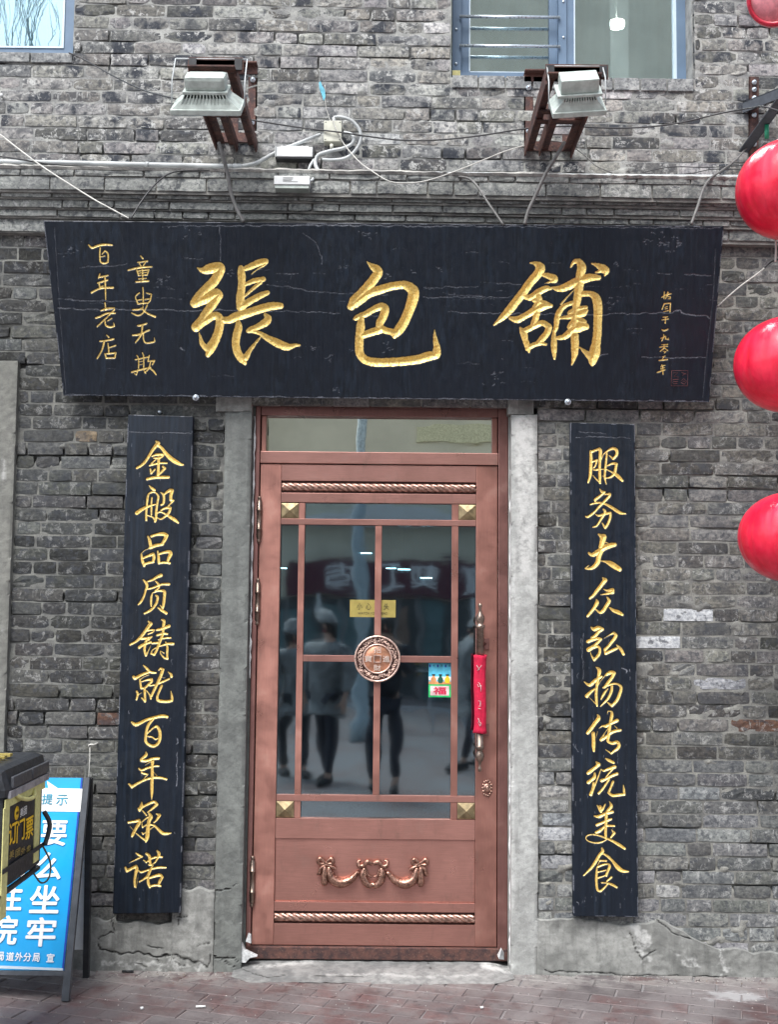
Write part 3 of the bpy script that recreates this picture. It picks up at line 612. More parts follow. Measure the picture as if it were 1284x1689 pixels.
# concrete jambs, lintel ends, far left pier
def slab(name, x0, x1, z0, z1, yf, yb, mat, cracks=(), limes=(), label=None, dx=.007, seed=1, parent=None, rough=1.0):
    xs = np.linspace(x0, x1, max(3, int((x1-x0)/dx))); zs = np.linspace(z0, z1, max(3, int((z1-z0)/dx))); nx, nz = len(xs), len(zs)
    X, Z = np.meshgrid(xs, zs); n = fbm(X*6+seed, Z*6, seed, 4); n2 = fbm(X*50, Z*50, seed+5, 3)
    edge = np.minimum(np.minimum(X-x0, x1-X), np.minimum(Z-z0, z1-Z)); chip = np.clip(.012-edge, 0, .012)*(.3+1.1*(vnoise(X*30, Z*12, seed+3) > .6))
    px, py = proj(np.stack([X, np.full_like(X, yf), Z], -1).reshape(-1, 3)); g = seg_field(px, py, cracks, 3, 7).reshape(X.shape) if cracks else np.full(X.shape, -99.)
    li = seg_field(px, py, limes, 3).reshape(X.shape) if limes else np.full(X.shape, -99.)
    Y = yf+((n-.5)*.008+(n2-.5)*.003)*rough+chip*.5+np.clip(g+.7, 0, 1.6)*.005
    V = np.stack([X, Y, Z], -1).reshape(-1, 3).tolist(); kk, ii = np.mgrid[0:nz-1, 0:nx-1]; a = (kk*nx+ii).ravel(); Fc = np.stack([a, a+1, a+nx+1, a+nx], -1).tolist()
    ring = list(range(nx))+[k*nx+nx-1 for k in range(1, nz)]+[(nz-1)*nx+i for i in range(nx-2, -1, -1)]+[k*nx for k in range(nz-2, 0, -1)]
    b = len(V); V += [(V[r_][0], yb, V[r_][2]) for r_ in ring]; m_ = len(ring); Fc += [(ring[(q+1) % m_], ring[q], b+q, b+(q+1) % m_) for q in range(m_)]
    o = mesh(name, V, Fc, mat, parent or B); z = np.zeros(len(V)); wv = z.copy(); wv[:b] = np.clip((g+.55)*1.2, 0, .9).ravel(); lv = z.copy(); lv[:b] = np.clip(li/8+.4, 0, 1).ravel()
    attr(o.data, 'wear', wv); attr(o.data, 'lime', lv)
    if label: o['label'] = label
    return o
xa, xb = X_(362, 0), X_(407, 0); zt = Z_(683, 0)
slab('door_jamb', xa+.001, xb, -.02, zt, -.022, .22, 'jamb_l', [[(354, 1471, 1.6), (366, 1468, 2), (382, 1464, 2), (392, 1458, 1.5)], [(347, 1575, 2), (362, 1580, 2.2), (385, 1580, 2), (391, 1585, 1.5)], [(367, 1583, 1.2), (388, 1595, 1.4)]], label='grey concrete jamb with cracks near its foot', seed=3)
xc_, xd = X_(843, 0), X_(887, 0)
slab('door_jamb', xc_, xd-.001, -.02, zt, -.022, .22, 'jamb_r', [], [[(865, 700, 34), (868, 800, 34), (866, 950, 20)], [(850, 900, 8), (847, 1300, 5), (846, 1500, 8)]], label='pale whitewashed concrete jamb', seed=8)
slab('pier', -3.0, pier_o[1]-.001, -.02, pier_o[3], -.030, .10, 'pier', [], [[(5, 760, 4), (6, 790, 5)], [(4, 1040, 3)]], label='pebbly cement pier at the left edge', seed=12, dx=.009)
# lintel masonry over the door: blocks behind the bottom of the sign
for (p0, p1, lab) in ((357, 416, None), (838, 880, None)):
    slab('lintel_end', X_(p0, 0, 665), X_(p1, 0, 665), zt+.002, Z_(655, 0), -.020, .2, 'render', seed=20+p0)
slab('lintel', X_(357, 0)-.05, X_(887, 0)+.05, Z_(655, 0)+.002, Z_(640, 0), .0, .2, 'render', seed=31)
# masonry behind the skin so that openings have real thickness
bk = MB()
def mass(x0, x1, z0, z1): bk.box(x0, x1, .035, .42, z0, z1)
zt2 = Z_(645, 0)
mass(-3.3, xa, -.02, win_l[2]); mass(xd, 3.3, -.02, win_r[2]); mass(xa, xd, zt2, win_r[2]-.001); mass(win_l[1], win_r[0], win_r[2]+.001, 5.4); mass(win_r[1], 3.3, win_r[2]+.002, 5.4); mass(-3.3, win_l[1]-.0, win_l[2]+.0, win_l[2]+.002)
o = bk.build('wall_core', 'mortar', B); attr(o.data, 'tone', np.tile([.30, .31, .31], (len(o.data.vertices), 1)), 'FLOAT_COLOR')
# doorstep: worn concrete ramp
def step():
    x0, x1 = X_(386, 0, 1600), X_(846, 0, 1600); xs = np.linspace(x0, x1, 150); ts = np.linspace(0, 1, 30); V = []; 
    ztop = PY(642, 1579, .10).z; yt = -.16
    for t in ts:
        for x in xs:
            u = (x-x0)/(x1-x0); endf = min(1, min(u, 1-u)*14); n = fbm(np.array([x*6]), np.array([t*3.]), 44)[0]-.5; n2 = fbm(np.array([x*40]), np.array([t*14.]), 45)[0]-.5
            prof = ztop*(1-t**1.6); y = .12-(.28*t)*(.75+.25*endf); z = prof*(.35+.65*endf)+n*.018*(1-t*.5)+n2*.006
            V.append((x, y+n*.02, max(z, -.002) if t > .8 else z))
    nx = len(xs); Fc = [(k*nx+i, (k+1)*nx+i, (k+1)*nx+i+1, k*nx+i+1) for k in range(len(ts)-1) for i in range(nx-1)]
    o = mesh('doorstep', V, Fc, 'step', B, smooth=True); VV = np.array(V); px, py = proj(VV)
    g = seg_field(px, py, [[(398, 1598, 1), (440, 1612, 1.4), (470, 1608, 1.2)], [(520, 1609, 1), (590, 1611, 1.6), (600, 1609, 1)], [(705, 1585, 1), (712, 1600, .8)]], 2)
    li = seg_field(px, py, [[(420, 1595, 5), (500, 1588, 5), (515, 1587, 4)], [(540, 1608, 3), (640, 1607, 2)], [(800, 1590, 16), (840, 1600, 12)], [(640, 1607, 2), (700, 1612, 2), (790, 1608, 2)]], 2)
    attr(o.data, 'wear', np.clip((g+.5)*1.1, 0, .8)); attr(o.data, 'lime', np.clip(li/6+.35, 0, .9))
step()
# ================================================================ DOOR
DR = bpy.data.objects.new('entrance_door', None); COL.objects.link(DR); DR.parent = B; DR['label'] = 'copper framed glass door with a coin medallion'
def dx(px): return X_(px, Yd, 1160)
def dz(py): return Z_(py, Yd, 620)
fl, ll, sl_, sr, lr, fr = dx(413), dx(422.5), dx(458), dx(785), dx(820.5), dx(838)
ztopf = dz(655); z_tr1, z_tr0 = dz(687), dz(746); z_lt = dz(767); z_lb = dz(1560); z_sill = dz(1580)
yl = Yd
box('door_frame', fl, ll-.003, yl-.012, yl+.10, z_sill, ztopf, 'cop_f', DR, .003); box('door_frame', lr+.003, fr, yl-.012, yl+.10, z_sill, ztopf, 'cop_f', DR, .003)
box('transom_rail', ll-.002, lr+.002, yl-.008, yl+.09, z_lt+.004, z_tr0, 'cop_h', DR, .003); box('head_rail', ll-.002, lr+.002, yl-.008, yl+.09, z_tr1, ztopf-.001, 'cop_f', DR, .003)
box('transom_bead', ll+.0, ll+.022, yl+.012, yl+.06, z_tr0, z_tr1, 'cop_v', DR, .002); box('transom_bead', lr-.024, lr, yl+.012, yl+.06, z_tr0, z_tr1, 'cop_v', DR, .002)
box('transom_pane', ll+.020, lr-.022, yl+.035, yl+.041, z_tr0-.004, z_tr1+.004, 'glass_t', DR, 0)
o = box('sill', fl+.002, fr-.002, yl-.018, yl+.10, z_sill-.004, z_lb-.004, 'rust', DR, .003); o['label'] = 'stained rusty copper sill'
# leaf
box('stile', ll, sl_, yl, yl+.045, z_lb, z_lt, 'cop_v', DR, .002); box('stile', sr, lr, yl, yl+.045, z_lb, z_lt, 'cop_v', DR, .002)
def rail(a, b, y=0.0, name='rail', l=None, r_=None, mat='cop_h', d=.044): return box(name, (l if l is not None else sl_+.0005), (r_ if r_ is not None else sr-.0005), yl+y, yl+y+d-y, dz(b), dz(a), mat, DR, .0018)
rail(767.3, 794, .001); rail(814, 829.5, .001); rail(1351, 1384.5, .001); rail(1488.5, 1504, .001); rail(1524.5, 1560, .001)
rail(1385, 1488, .008, 'kick_panel'); rail(794.5, 813.5, .014, 'groove', mat='cop_dark'); rail(1504.5, 1524, .014, 'groove', mat='cop_dark')
def rope(pyc, pr):
    z = dz(pyc); r0 = pr/365*.98; x0, x1 = sl_+.003, sr-.003; pitch = .030; mb = MB(); n = 4
    nseg = int((x1-x0)/.0035); 
    for s in range(n):
        pts = []
        for i in range(nseg+1):
            x = x0+(x1-x0)*i/nseg; a = 2*math.pi*(-(x-x0)/(pitch*n)+s/n); rr = r0*.55; pts.append((x, yl+.012-r0*.2+math.sin(a)*rr*.8, z+math.cos(a)*rr))
        mb.tube(pts, r0*.47, 6)
    mb.build('rope_moulding', 'cop_d', DR)
rope(804, 7.2); rope(1514.5, 7.0)
# muntins and panes
ym, gy = yl+.004, yl+.026
m1, m2, m3 = (dx(488), dx(498.5)), (dx(616.5), dx(627.5)), (dx(744.5), dx(755.5))
ztp, zbt = dz(830), dz(1351)
for (a, b) in (m1, m3): box('glazing_bar', a, b, ym, ym+.018, zbt+.001, ztp-.001, 'cop_v', DR, .0015)
box('glazing_bar', m2[0], m2[1], ym+.001, ym+.018, dz(1311.5), dz(866.5), 'cop_v', DR, .0015)
for (p0, p1, l, r_) in ((856.5, 866, sl_+.001, sr-.001), (1312, 1322.5, sl_+.001, sr-.001)): box('glazing_bar', l, r_, ym-.002, ym+.019, dz(p1), dz(p0), 'cop_h', DR, .0015)
box('glazing_bar', m1[1]+.0005, m3[0]-.0005, ym-.001, ym+.018, dz(1092), dz(1081.5), 'cop_h', DR, .0015)
def pane(l, r_, a, b, tilt=0): 
    o = box('pane', l+.0005, r_-.0005, gy, gy+.005, dz(b)+.0005, dz(a)-.0005, 'glass', DR, 0); zm = (dz(a)+dz(b))/2
    for v in o.data.vertices: v.co.y += (v.co.z-zm)*(math.tan(R(.85))+tilt)
    return o
pane(m1[1], m3[0], 830, 856.5); pane(m1[1], m3[0], 1322.5, 1351); pane(sl_, m1[0], 866, 1312); pane(m3[1], sr, 866, 1312)
pane(m1[1], m2[0], 866, 1081.5); pane(m2[1], m3[0], 866, 1081.5); pane(m1[1], m2[0], 1092, 1312); pane(m2[1], m3[0], 1092, 1312)
for (l, r_) in ((sl_+.001, m1[0]-.001), (m3[1]+.001, sr-.001)):
    for (a, b) in ((831, 856), (1323, 1350)):
        z0, z1 = dz(b), dz(a); c = ((l+r_)/2, ym-.016, (z0+z1)/2)
        mesh('pyramid_stud', [(l, ym, z0), (r_, ym, z0), (r_, ym, z1), (l, ym, z1), c, (l, gy, z0), (r_, gy, z0), (r_, gy, z1), (l, gy, z1)], [(0, 1, 4), (1, 2, 4), (2, 3, 4), (3, 0, 4), (0, 5, 6, 1), (1, 6, 7, 2), (2, 7, 8, 3), (3, 8, 5, 0)], 'brass', DR)
# hinges
for (a, b) in ((820, 898), (955, 1034), (1412, 1498)):
    z1, z0 = dz(a), dz(b); h = z1-z0; x = ll-.001; mb = MB(); r_ = .0115
    prof = [(0, .002), (.008, .009), (.016, .007), (.020, .006), (.026, r_), (h*.28, r_), (h*.285, r_*1.15), (h*.31, r_*1.15), (h*.315, r_*.95), (h*.68, r_*.95), (h*.685, r_*1.15), (h*.71, r_*1.15), (h*.715, r_), (h-.026, r_), (h-.020, .006), (h-.016, .007), (h-.008, .009), (h, .002)]
    mb.lathe((x, yl-.012, z0), (0, 0, 1), prof, 14); mb.build('hinge', 'bronze', DR)
# medallion
mc = Vector((dx(622), ym-.004, dz(1086.5))); mr = 38.5/365
def ring(mb, r, w, y0, y1, n=72, mi=0):
    V = []; Fc = []
    for k in range(n):
        a = 2*math.pi*k/n; c, s = math.cos(a), math.sin(a)
        for (rr, y) in ((r-w/2, y0), (r-w/3, y1), (r+w/3, y1), (r+w/2, y0)): V.append((mc.x+c*rr, mc.y+y, mc.z+s*rr))
    for k in range(n):
        for q in range(3): Fc.append((k*4+q, k*4+q+1, ((k+1) % n)*4+q+1, ((k+1) % n)*4+q))
    mb.add(V, Fc, mi, True)
mb = MB(); mb.lathe(mc+Vector((0, .004, 0)), (0, -1, 0), [(0, mr*.985), (.008, mr*.985), (.0085, mr*.97)], 72, 1); mb.lathe(mc+Vector((0, -.0044, 0)), (0, -1, 0), [(0, mr*.60), (.001, mr*.59)], 60, 2); ring(mb, mr*.955, mr*.085, -.005, -.012); ring(mb, mr*.61, mr*.07, -.005, -.0105)
for s in (-1, 1):
    q = mr*.165
    mb.box(mc.x-q if s < 0 else mc.x+q*.72, mc.x-q*.72 if s < 0 else mc.x+q, mc.y-.0125, mc.y-.004, mc.z-q, mc.z+q); mb.box(mc.x-q*.72, mc.x+q*.72, mc.y-.0125, mc.y-.004, mc.z-q if s < 0 else mc.z+q*.72, mc.z-q*.72 if s < 0 else mc.z+q)
random.seed(11)
for k in range(58):   # dragon relief between the rims
    a = 2*math.pi*k/58; rr = mr*random.uniform(.70, .86); pts = []; a0 = a; L = random.uniform(.10, .22); ph = random.uniform(0, 6)
    for i in range(8):
        aa = a0+(i/7-.5)*L*1.6; r2 = rr+mr*.05*math.sin(i*1.1+ph); pts.append((mc.x+math.cos(aa)*r2, mc.y-.0065, mc.z+math.sin(aa)*r2))
    mb.tube(pts, mr*.016, 5)
for k in range(40):
    a = random.uniform(0, 6.283); rr = mr*random.uniform(.68, .88); c = (mc.x+math.cos(a)*rr, mc.y-.0045, mc.z+math.sin(a)*rr); mb.lathe(c, (0, -1, 0), [(0, mr*.022), (.002, mr*.018), (.003, 0.0001)], 7)
med = mb.build('coin_medallion', ['cop_lt', 'cop_dark', 'cop_or'], DR)
for (ch, ox, oz) in (('招', 0, .385), ('進', .39, 0), ('財', 0, -.385), ('寶', -.39, 0)):
    t = text('raised_character', ch, 0, 0, (mc.x+ox*mr, mc.y-.0045, mc.z+oz*mr), (1, 0, 0), (0, 0, 1), mr*.31, mr*.28, 'wprint_c', med, .003, weight=.012)
    t.parent = DR
# garland ornament
mb = MB(); yo = yl+.003
def q(px, py, y=0): return Vector((dx(px), yo-y, dz(py)))
def orn(pts, rs, seg=8): mb.tube(smooth_pts([q(*p) for p in pts], 4), [r_*1.22/365 for r_ in np.interp(np.linspace(0, 1, (len(pts)-1)*4+1), np.linspace(0, 1, len(rs)), rs)], seg)
for s in (-1, 1):
    def f(px): return 618+s*(px-618)
    def o2(pts, rs): orn([(f(p[0]), *p[1:]) for p in pts], rs)
    o2([(690, 1430, .008), (688, 1441, .010), (683, 1451, .011), (670, 1456.5, .012), (654, 1451, .010), (641, 1437, .006)], [2.6, 5.0, 6.4, 6.6, 5.0, 2.4])       # swag
    o2([(696, 1429, .012), (696.5, 1440, .015), (696.5, 1455, .015), (696.5, 1460, .012)], [2.2, 3.6, 5.0, 3])                                           # tassel
    for (a, b) in ((686, 1419), (704, 1419)): o2([(695, 1424, .01), (a, b-3, .012), (a-(3 if a < 695 else -3), b+3, .012), (a, b+6, .01), (695, 1425, .01)], [2, 2.6, 2.6, 2.4, 2])
    o2([(693, 1426, .010), (683, 1431, .010), (678, 1434, .008)], [2.2, 2.8, 1.8]); o2([(693, 1426, .010), (703, 1433, .010), (705, 1441, .010), (709, 1442, .008)], [2.2, 2.4, 2.8, 1.6])
    mb.lathe(q(f(693), 1423.5, .012), (0, -1, 0), [(0, .008), (.004, .007), (.006, .001)], 12)
    o2([(619, 1424, .010), (627, 1421, .012), (633, 1427, .012), (640, 1428, .012), (642, 1421, .010), (637, 1419, .009)], [3, 3.6, 2.6, 3.2, 2.2, 1.2])
    o2([(631, 1431, .008), (634, 1442, .011), (630, 1454, .012), (622, 1460, .012), (617, 1456, .010)], [2.6, 4.6, 5.0, 4.2, 2.2])
    o2([(619, 1446, .008), (626, 1443, .010), (629, 1434, .010)], [1.2, 1.6, 1.2])
    for i in range(9):
        t = i/8; px = 643+t*45; py = 1439+math.sin(t*math.pi)*15-t*4; mb.tube([q(f(px), py-5, .020), q(f(px+1.5), py, .0265), q(f(px), py+6, .020)], .0011, 5)
    for i in range(10):
        a = -0.6+i*.42; c = q(f(632+7*math.cos(a)*.4), 1446-9*math.sin(a), .017); mb.lathe(c, (0, -1, 0), [(0, .004), (.003, .003), (.004, .0005)], 7)
mb.build('garland_ornament', 'cop_g', DR)
# pull handle
hx, hy = dx(790.5), yl-.060; zA, zB = dz(1000), dz(1269); H = zA-zB; mb = MB()
def P2(py): return dz(py)-zB
prof = [(0, .001), (.006, .0085), (.014, .0085), (.019, .004), (.028, .006), (.032, .006), (.036, .003)]
pr2 = [(P2(1269), .001), (P2(1267), .008), (P2(1262), .008), (P2(1259), .004), (P2(1255), .0065), (P2(1252), .0075), (P2(1250), .014), (P2(1244), .020), (P2(1238), .0185), (P2(1235), .012), (P2(1233), .013), (P2(1230), .0195), (P2(1226), .0195), (P2(1225), .0165),
       (P2(1035), .0165), (P2(1034), .0215), (P2(1029), .0215), (P2(1028), .013), (P2(1025), .016), (P2(1019), .0205), (P2(1014), .017), (P2(1009), .009), (P2(1004), .005), (P2(1003), .007), (P2(1001), .006), (P2(999), .009), (P2(995), .009), (P2(993), .001)]
mb.lathe((hx, hy, zB), (0, 0, 1), pr2, 20)
for (a, b) in ((1051, 1069), (1192, 1212)):
    mb.box(dx(797), dx(807), yl-.008, yl, dz(b), dz(a), 1, .002); zc = (dz(a)+dz(b))/2; mb.tube([(hx, hy, zc), (dx(800), yl-.004, zc)], .007, 8, 1)
mb.build('handle', ['bronze', 'cop_f'], DR)
mb = MB(); c = q(804.5, 1298, .0); 
for k in range(14):
    a = 2*math.pi*k/14; rr = 1+.08*(k % 2); p = c+Vector((math.cos(a)*.019*rr, -.004, math.sin(a)*.032*rr)); mb.lathe(p, (0, -1, 0), [(0, .006), (.004, .005), (.006, .001)], 8)
V = []; mb.lathe(c+Vector((0, 0, 0)), (0, -1, 0), [(0, .021), (.006, .019), (.008, .012)], 20); mb.tube([c+Vector((0, -.010, .016)), c+Vector((0, -.013, 0)), c+Vector((0, -.010, -.016))], [.006, .009, .005], 8)
mb.build('keyhole_cover', 'cop_d', DR)
# foam seals along the frame
random.seed(5); mb = MB()
pts = []; 
for i in range(90):
    t = i/89; py = 775+t*(1590-775); pts.append((dx(841.5)+random.uniform(-.003, .003), -.01+.03, dz(py)))
mb.tube(pts, [random.uniform(.003, .007) for _ in pts], 6, smooth=True)
mb.build('sealing_foam', 'foam', B); mb = MB()
for (ya, yb_) in ((690, 1120),):
    pts = [(dx(414)-.004+random.uniform(-.002, .002), .03, dz(ya+(yb_-ya)*i/50)) for i in range(51)]; mb.tube(pts, [random.choice([.0015, .003, .006]) for _ in pts], 6)
mb.build('sealing_foam', 'foam', B)
for P_ in ([(398, 1555), (404, 1568), (424, 1578), (412, 1580), (405, 1588), (392, 1587), (397, 1574)], [(405, 1553), (409, 1541), (413, 1544), (414, 1556)], [(822, 1578), (828, 1566), (832, 1572), (832, 1583), (824, 1582)]):
    mb = MB(); mb.poly([PY(a, b, -.012 if a < 830 else .02) for a, b in P_], (0, 1, 0), .03); mb.build('foam_lump', simple('dirty_foam', (.50, .52, .53), .9, 0, .3, 60, .8, 90), B)
# joint filler of old white paint between frame and jamb on the left
box('reveal_lining', xb+.001, fl-.001, .05, .14, -.0, zt2, 'jamb_l', B, 0); box('reveal_lining', fr+.001, xc_-.001, .045, .14, -.0, zt2, 'jamb_r', B, 0)
# ================================================================ WINDOWS
def window(name, x0, x1, z0, z1, yw, label, build):
    w_ = bpy.data.objects.new(name, None); COL.objects.link(w_); w_.parent = B; w_['label'] = label; build(w_); return w_
yw = .15
def wl(w_):
    def wx(p): return X_(p, yw, 40)
    def wz(p): return Z_(p, yw, 100)
    fr_ = MB(); x1 = wx(121.5); z0 = wz(87); fr_.box(-3.2, x1, yw, yw+.06, z0-.03, z0+.005); fr_.box(x1-.045, x1, yw+.001, yw+.06, z0+.005, 5.5); fr_.box(-3.2, x1-.045, yw+.001, yw+.06, z0+.005, z0+.022)
    fr_.build('frame', 'alu', w_); b = MB(); b.box(-3.2, x1-.045, yw-.004, yw+.03, z0+.022, z0+.03); b.box(x1-.053, x1-.045, yw-.004, yw+.03, z0+.03, 5.5); b.build('bead', 'alu_lt', w_)
    box('pane', -3.2, x1-.053, yw+.010, yw+.016, z0+.03, 5.5, 'glass_w', w_, 0)
window('window', 0, 0, 0, 0, yw, 'window at the top left corner', wl)
def wr(w_):
    def wx(p): return X_(p, yw, 60)
    def wz(p): return Z_(p, yw, 940)
    z0 = wz(129.5); fr_ = MB(); xL, xR = wx(747), wx(1134)
    fr_.box(xL, wx(761), yw, yw+.07, z0, 5.5); fr_.box(wx(761), wx(947), yw, yw+.07, z0, wz(120.5)); fr_.box(wx(922), wx(935), yw-.002, yw+.07, wz(120.5), 5.5); fr_.box(wx(935), wx(948), yw+.012, yw+.07, wz(120.5), 5.5); fr_.box(wx(1117), xR, yw, yw+.07, z0, 5.5)
    fr_.box(wx(761)+.001, wx(775), yw+.03, yw+.07, wz(120), 5.5); fr_.box(wx(908), wx(922)-.001, yw+.03, yw+.07, wz(120), 5.5); fr_.box(wx(775), wx(908), yw+.03, yw+.07, wz(120)+.001, wz(116))
    fr_.box(wx(948), wx(1117), yw+.02, yw+.05, z0+.0, z0+.01)
    fr_.build('frame', 'alu', w_); b = MB(); b.box(wx(1113), wx(1117), yw+.004, yw+.04, z0, 5.5); b.box(wx(948), wx(950), yw+.01, yw+.04, z0, 5.5); b.box(wx(775), wx(777), yw+.028, yw+.05, wz(116), 5.5); b.box(wx(775), wx(908), yw+.028, yw+.05, wz(116), wz(114.6)); b.build('bead', 'alu_lt', w_)
    box('pane', wx(776), wx(907), yw+.045, yw+.050, wz(115), 5.5, 'glass_r', w_, 0); box('pane', wx(949), wx(1114), yw+.022, yw+.028, z0+.01, 5.5, 'glass_r', w_, 0)
    for py in (31, 79): MB().tube([(wx(758), yw-.012, wz(py)), (wx(924), yw-.012, wz(py))], .0075, 10).build('security_bar', 'steel', w_)
    mb = MB()
    for (a, b) in ((753, 50), (753, 107), (930, 62), (930, 3)): mb.lathe((wx(a), yw-.001, wz(b)), (0, -1, 0), [(0, .007), (.004, .006), (.005, .001)], 8)
    mb.build('screw', 'steel', w_)
    box('tape', wx(747), wx(760), yw-.0018, yw-.0005, z0+.0, wz(118), simple('yellow_tape', (.72, .66, .30), .6), w_, 0)
window('window', 0, 0, 0, 0, yw, 'window with two steel bars above the right floodlight', wr)
# brick-on-edge sill of the right window and pale sill bricks of the left one
random.seed(21)
def sill(p0, p1, pyt, pyb, n):
    x0, x1 = X_(p0, 0, pyt), X_(p1, 0, pyt)
    for i in range(n):
        a = x0+(x1-x0)*i/n+.004; b = x0+(x1-x0)*(i+1)/n-.004; z1 = Z_(pyt, 0, (p0+p1)/2)+slope(4.3)*(a-(x0+x1)/2); z0 = Z_(pyb, 0, (p0+p1)/2)+slope(4.3)*(a-(x0+x1)/2); o = box('sill_brick', a, b, -.012, .15, z0+.003, z1, 'brick', B, .002)
        n_ = len(o.data.vertices); attr(o.data, 'tone', np.tile(np.array([.30, .31, .31])*random.uniform(.8, 1.1), (n_, 1)), 'FLOAT_COLOR'); attr(o.data, 'soot', np.full(n_, .4)); attr(o.data, 'eff', np.full(n_, .8))
sill(745, 1145, 129, 150, 9); sill(-160, 121, 87.5, 104, 4)
# rooms behind the glass
def room(name, x0, x1, y0, y1, z0, z1, mat, kind='structure'):
    V = [(x0, y0, z0), (x1, y0, z0), (x1, y1, z0), (x0, y1, z0), (x0, y0, z1), (x1, y0, z1), (x1, y1, z1), (x0, y1, z1)]
    o = mesh(name, V, [(0, 1, 2, 3), (4, 7, 6, 5), (1, 5, 6, 2), (2, 6, 7, 3), (3, 7, 4, 0)], mat); return tag(o, kind=kind)
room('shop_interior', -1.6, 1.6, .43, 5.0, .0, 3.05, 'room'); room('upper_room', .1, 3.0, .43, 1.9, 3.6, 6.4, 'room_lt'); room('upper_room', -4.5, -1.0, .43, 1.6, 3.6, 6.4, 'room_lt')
tag(rect_sheet('shop_floor', -1.6, 1.6, .12, 5.0, .002, simple('shop_floor_tiles', (.16, .17, .17), .25)), kind='structure')
# ================================================================ CARVED BOARDS
S1 = {"origin": (300, 410), "s": 6.114}
CH = []   # (x origin, y origin, scale, strokes)
def ch(o, s, txt): CH.append((o, s, txt)); return len(CH)-1
def parse(o, s, txt):
    return [[(o[0]+float(a)/s, o[1]+float(b)/s, float(c)/s) for a, b, c in (p.split(',') for p in st.split(';') if p.strip())] for st in txt.split('|')]
BIG = [((300, 410), 6.114, "155,195,15;215,220,60;290,200,105;375,190,105;385,220,95;330,320,98;250,400,92;180,470,90;128,545,92|130,548,92;240,500,105;330,455,105;365,462,92|370,470,85;310,560,90;240,650,82;200,720,90;140,790,95|140,790,90;250,715,82;330,675,78;380,710,85;372,820,85;335,920,90;290,1000,98;262,1070,50|275,1030,70;205,960,50;185,890,28;172,850,12|595,195,55;600,260,78;604,330,75;598,420,78;590,500,88;592,590,85|640,200,50;700,175,62;780,140,68;845,128,58|840,160,25;760,210,15;700,258,8|635,365,30;720,325,52;820,308,52|800,335,36;720,400,36;640,472,28|610,580,75;700,520,68;800,470,62;865,442,46|400,722,55;480,715,78;560,680,88;660,650,85;780,610,82;900,580,82;995,575,62|565,740,45;572,790,75;550,880,80;543,970,80;562,1050,80;600,1110,78;635,1155,40|640,1100,70;690,1020,42;760,930,25;802,880,12|838,660,30;868,705,75;840,745,80;770,785,62;690,820,60;658,830,28|680,830,36;780,850,42;860,900,62;950,945,82;1040,985,80;1090,990,58;1140,975,38;1190,973,18"),
 ((560, 410), 6.114, "278,130,12;320,170,45;370,205,88;388,245,95;340,320,95;270,400,90;200,470,88;145,530,95;125,585,60|120,580,80;200,520,95;300,450,90;420,410,85;520,380,78;640,365,80;710,390,98;750,440,112;738,520,112;712,600,102;680,680,98;640,760,98;600,820,98;555,880,50|560,850,90;510,835,55|150,710,25;190,690,58;280,650,62;370,600,66;430,585,80;460,615,88;440,690,82;405,760,78;430,810,72;530,840,60|420,815,78;300,850,70;230,880,60|220,690,58;215,780,82;205,880,85;200,980,85;208,1060,82;260,1120,85;360,1145,85;500,1145,85;650,1135,85;800,1115,90;920,1080,90;985,1085,55|980,1060,88;985,1000,70;972,930,50;963,870,30;962,820,10"),
 ((810, 410), 6.114, "400,145,15;450,150,40;500,190,95;478,250,90;400,340,85;330,440,85;250,540,85;180,630,82;110,700,58;30,770,14|515,262,28;580,275,60;640,298,72;648,320,55;600,335,25;545,350,8|335,480,50;400,492,60;480,440,68;560,400,58;605,405,25|475,460,60;490,530,65;450,590,60|440,520,50;540,550,55;612,572,34|200,700,36;270,715,70;360,670,60;450,620,80;540,580,72;605,576,40|475,610,60;455,700,66;430,770,58|300,800,26;330,850,68;350,920,60;375,990,58;387,1045,18|335,835,56;420,790,60;520,750,58;590,790,66;570,850,66;520,910,66;490,945,56|370,1010,46;430,972,50;500,955,42;560,966,28|805,190,10;840,135,38;890,130,58;920,190,92;905,270,85;895,380,88;880,480,85;868,560,72;858,650,80;850,780,90|850,880,78;852,1000,78;845,1080,58;820,1172,18|615,390,18;680,405,58;760,385,78;880,330,88;1000,290,78;1095,292,48|1020,150,14;1080,170,48;1140,205,85;1168,228,60;1150,275,14|1140,215,50;1065,240,20|850,410,9;780,480,12;710,560,20|850,540,46;760,570,44;705,620,56;672,700,58;660,800,48;640,850,38;640,930,58;640,1020,58;645,1112,22|930,455,56;1010,455,60;1065,500,85;1085,600,90;1082,720,85;1078,850,85;1065,960,92;1050,1050,110;1030,1120,90;1028,1170,36|1010,1085,80;950,1040,44;895,990,10|700,700,28;780,690,44;860,672,70;930,650,75;970,625,38|790,650,38;860,615,58;965,590,36|670,900,36;740,890,58;820,830,80;900,785,108;965,785,62|800,790,60;860,720,66;945,740,56")]
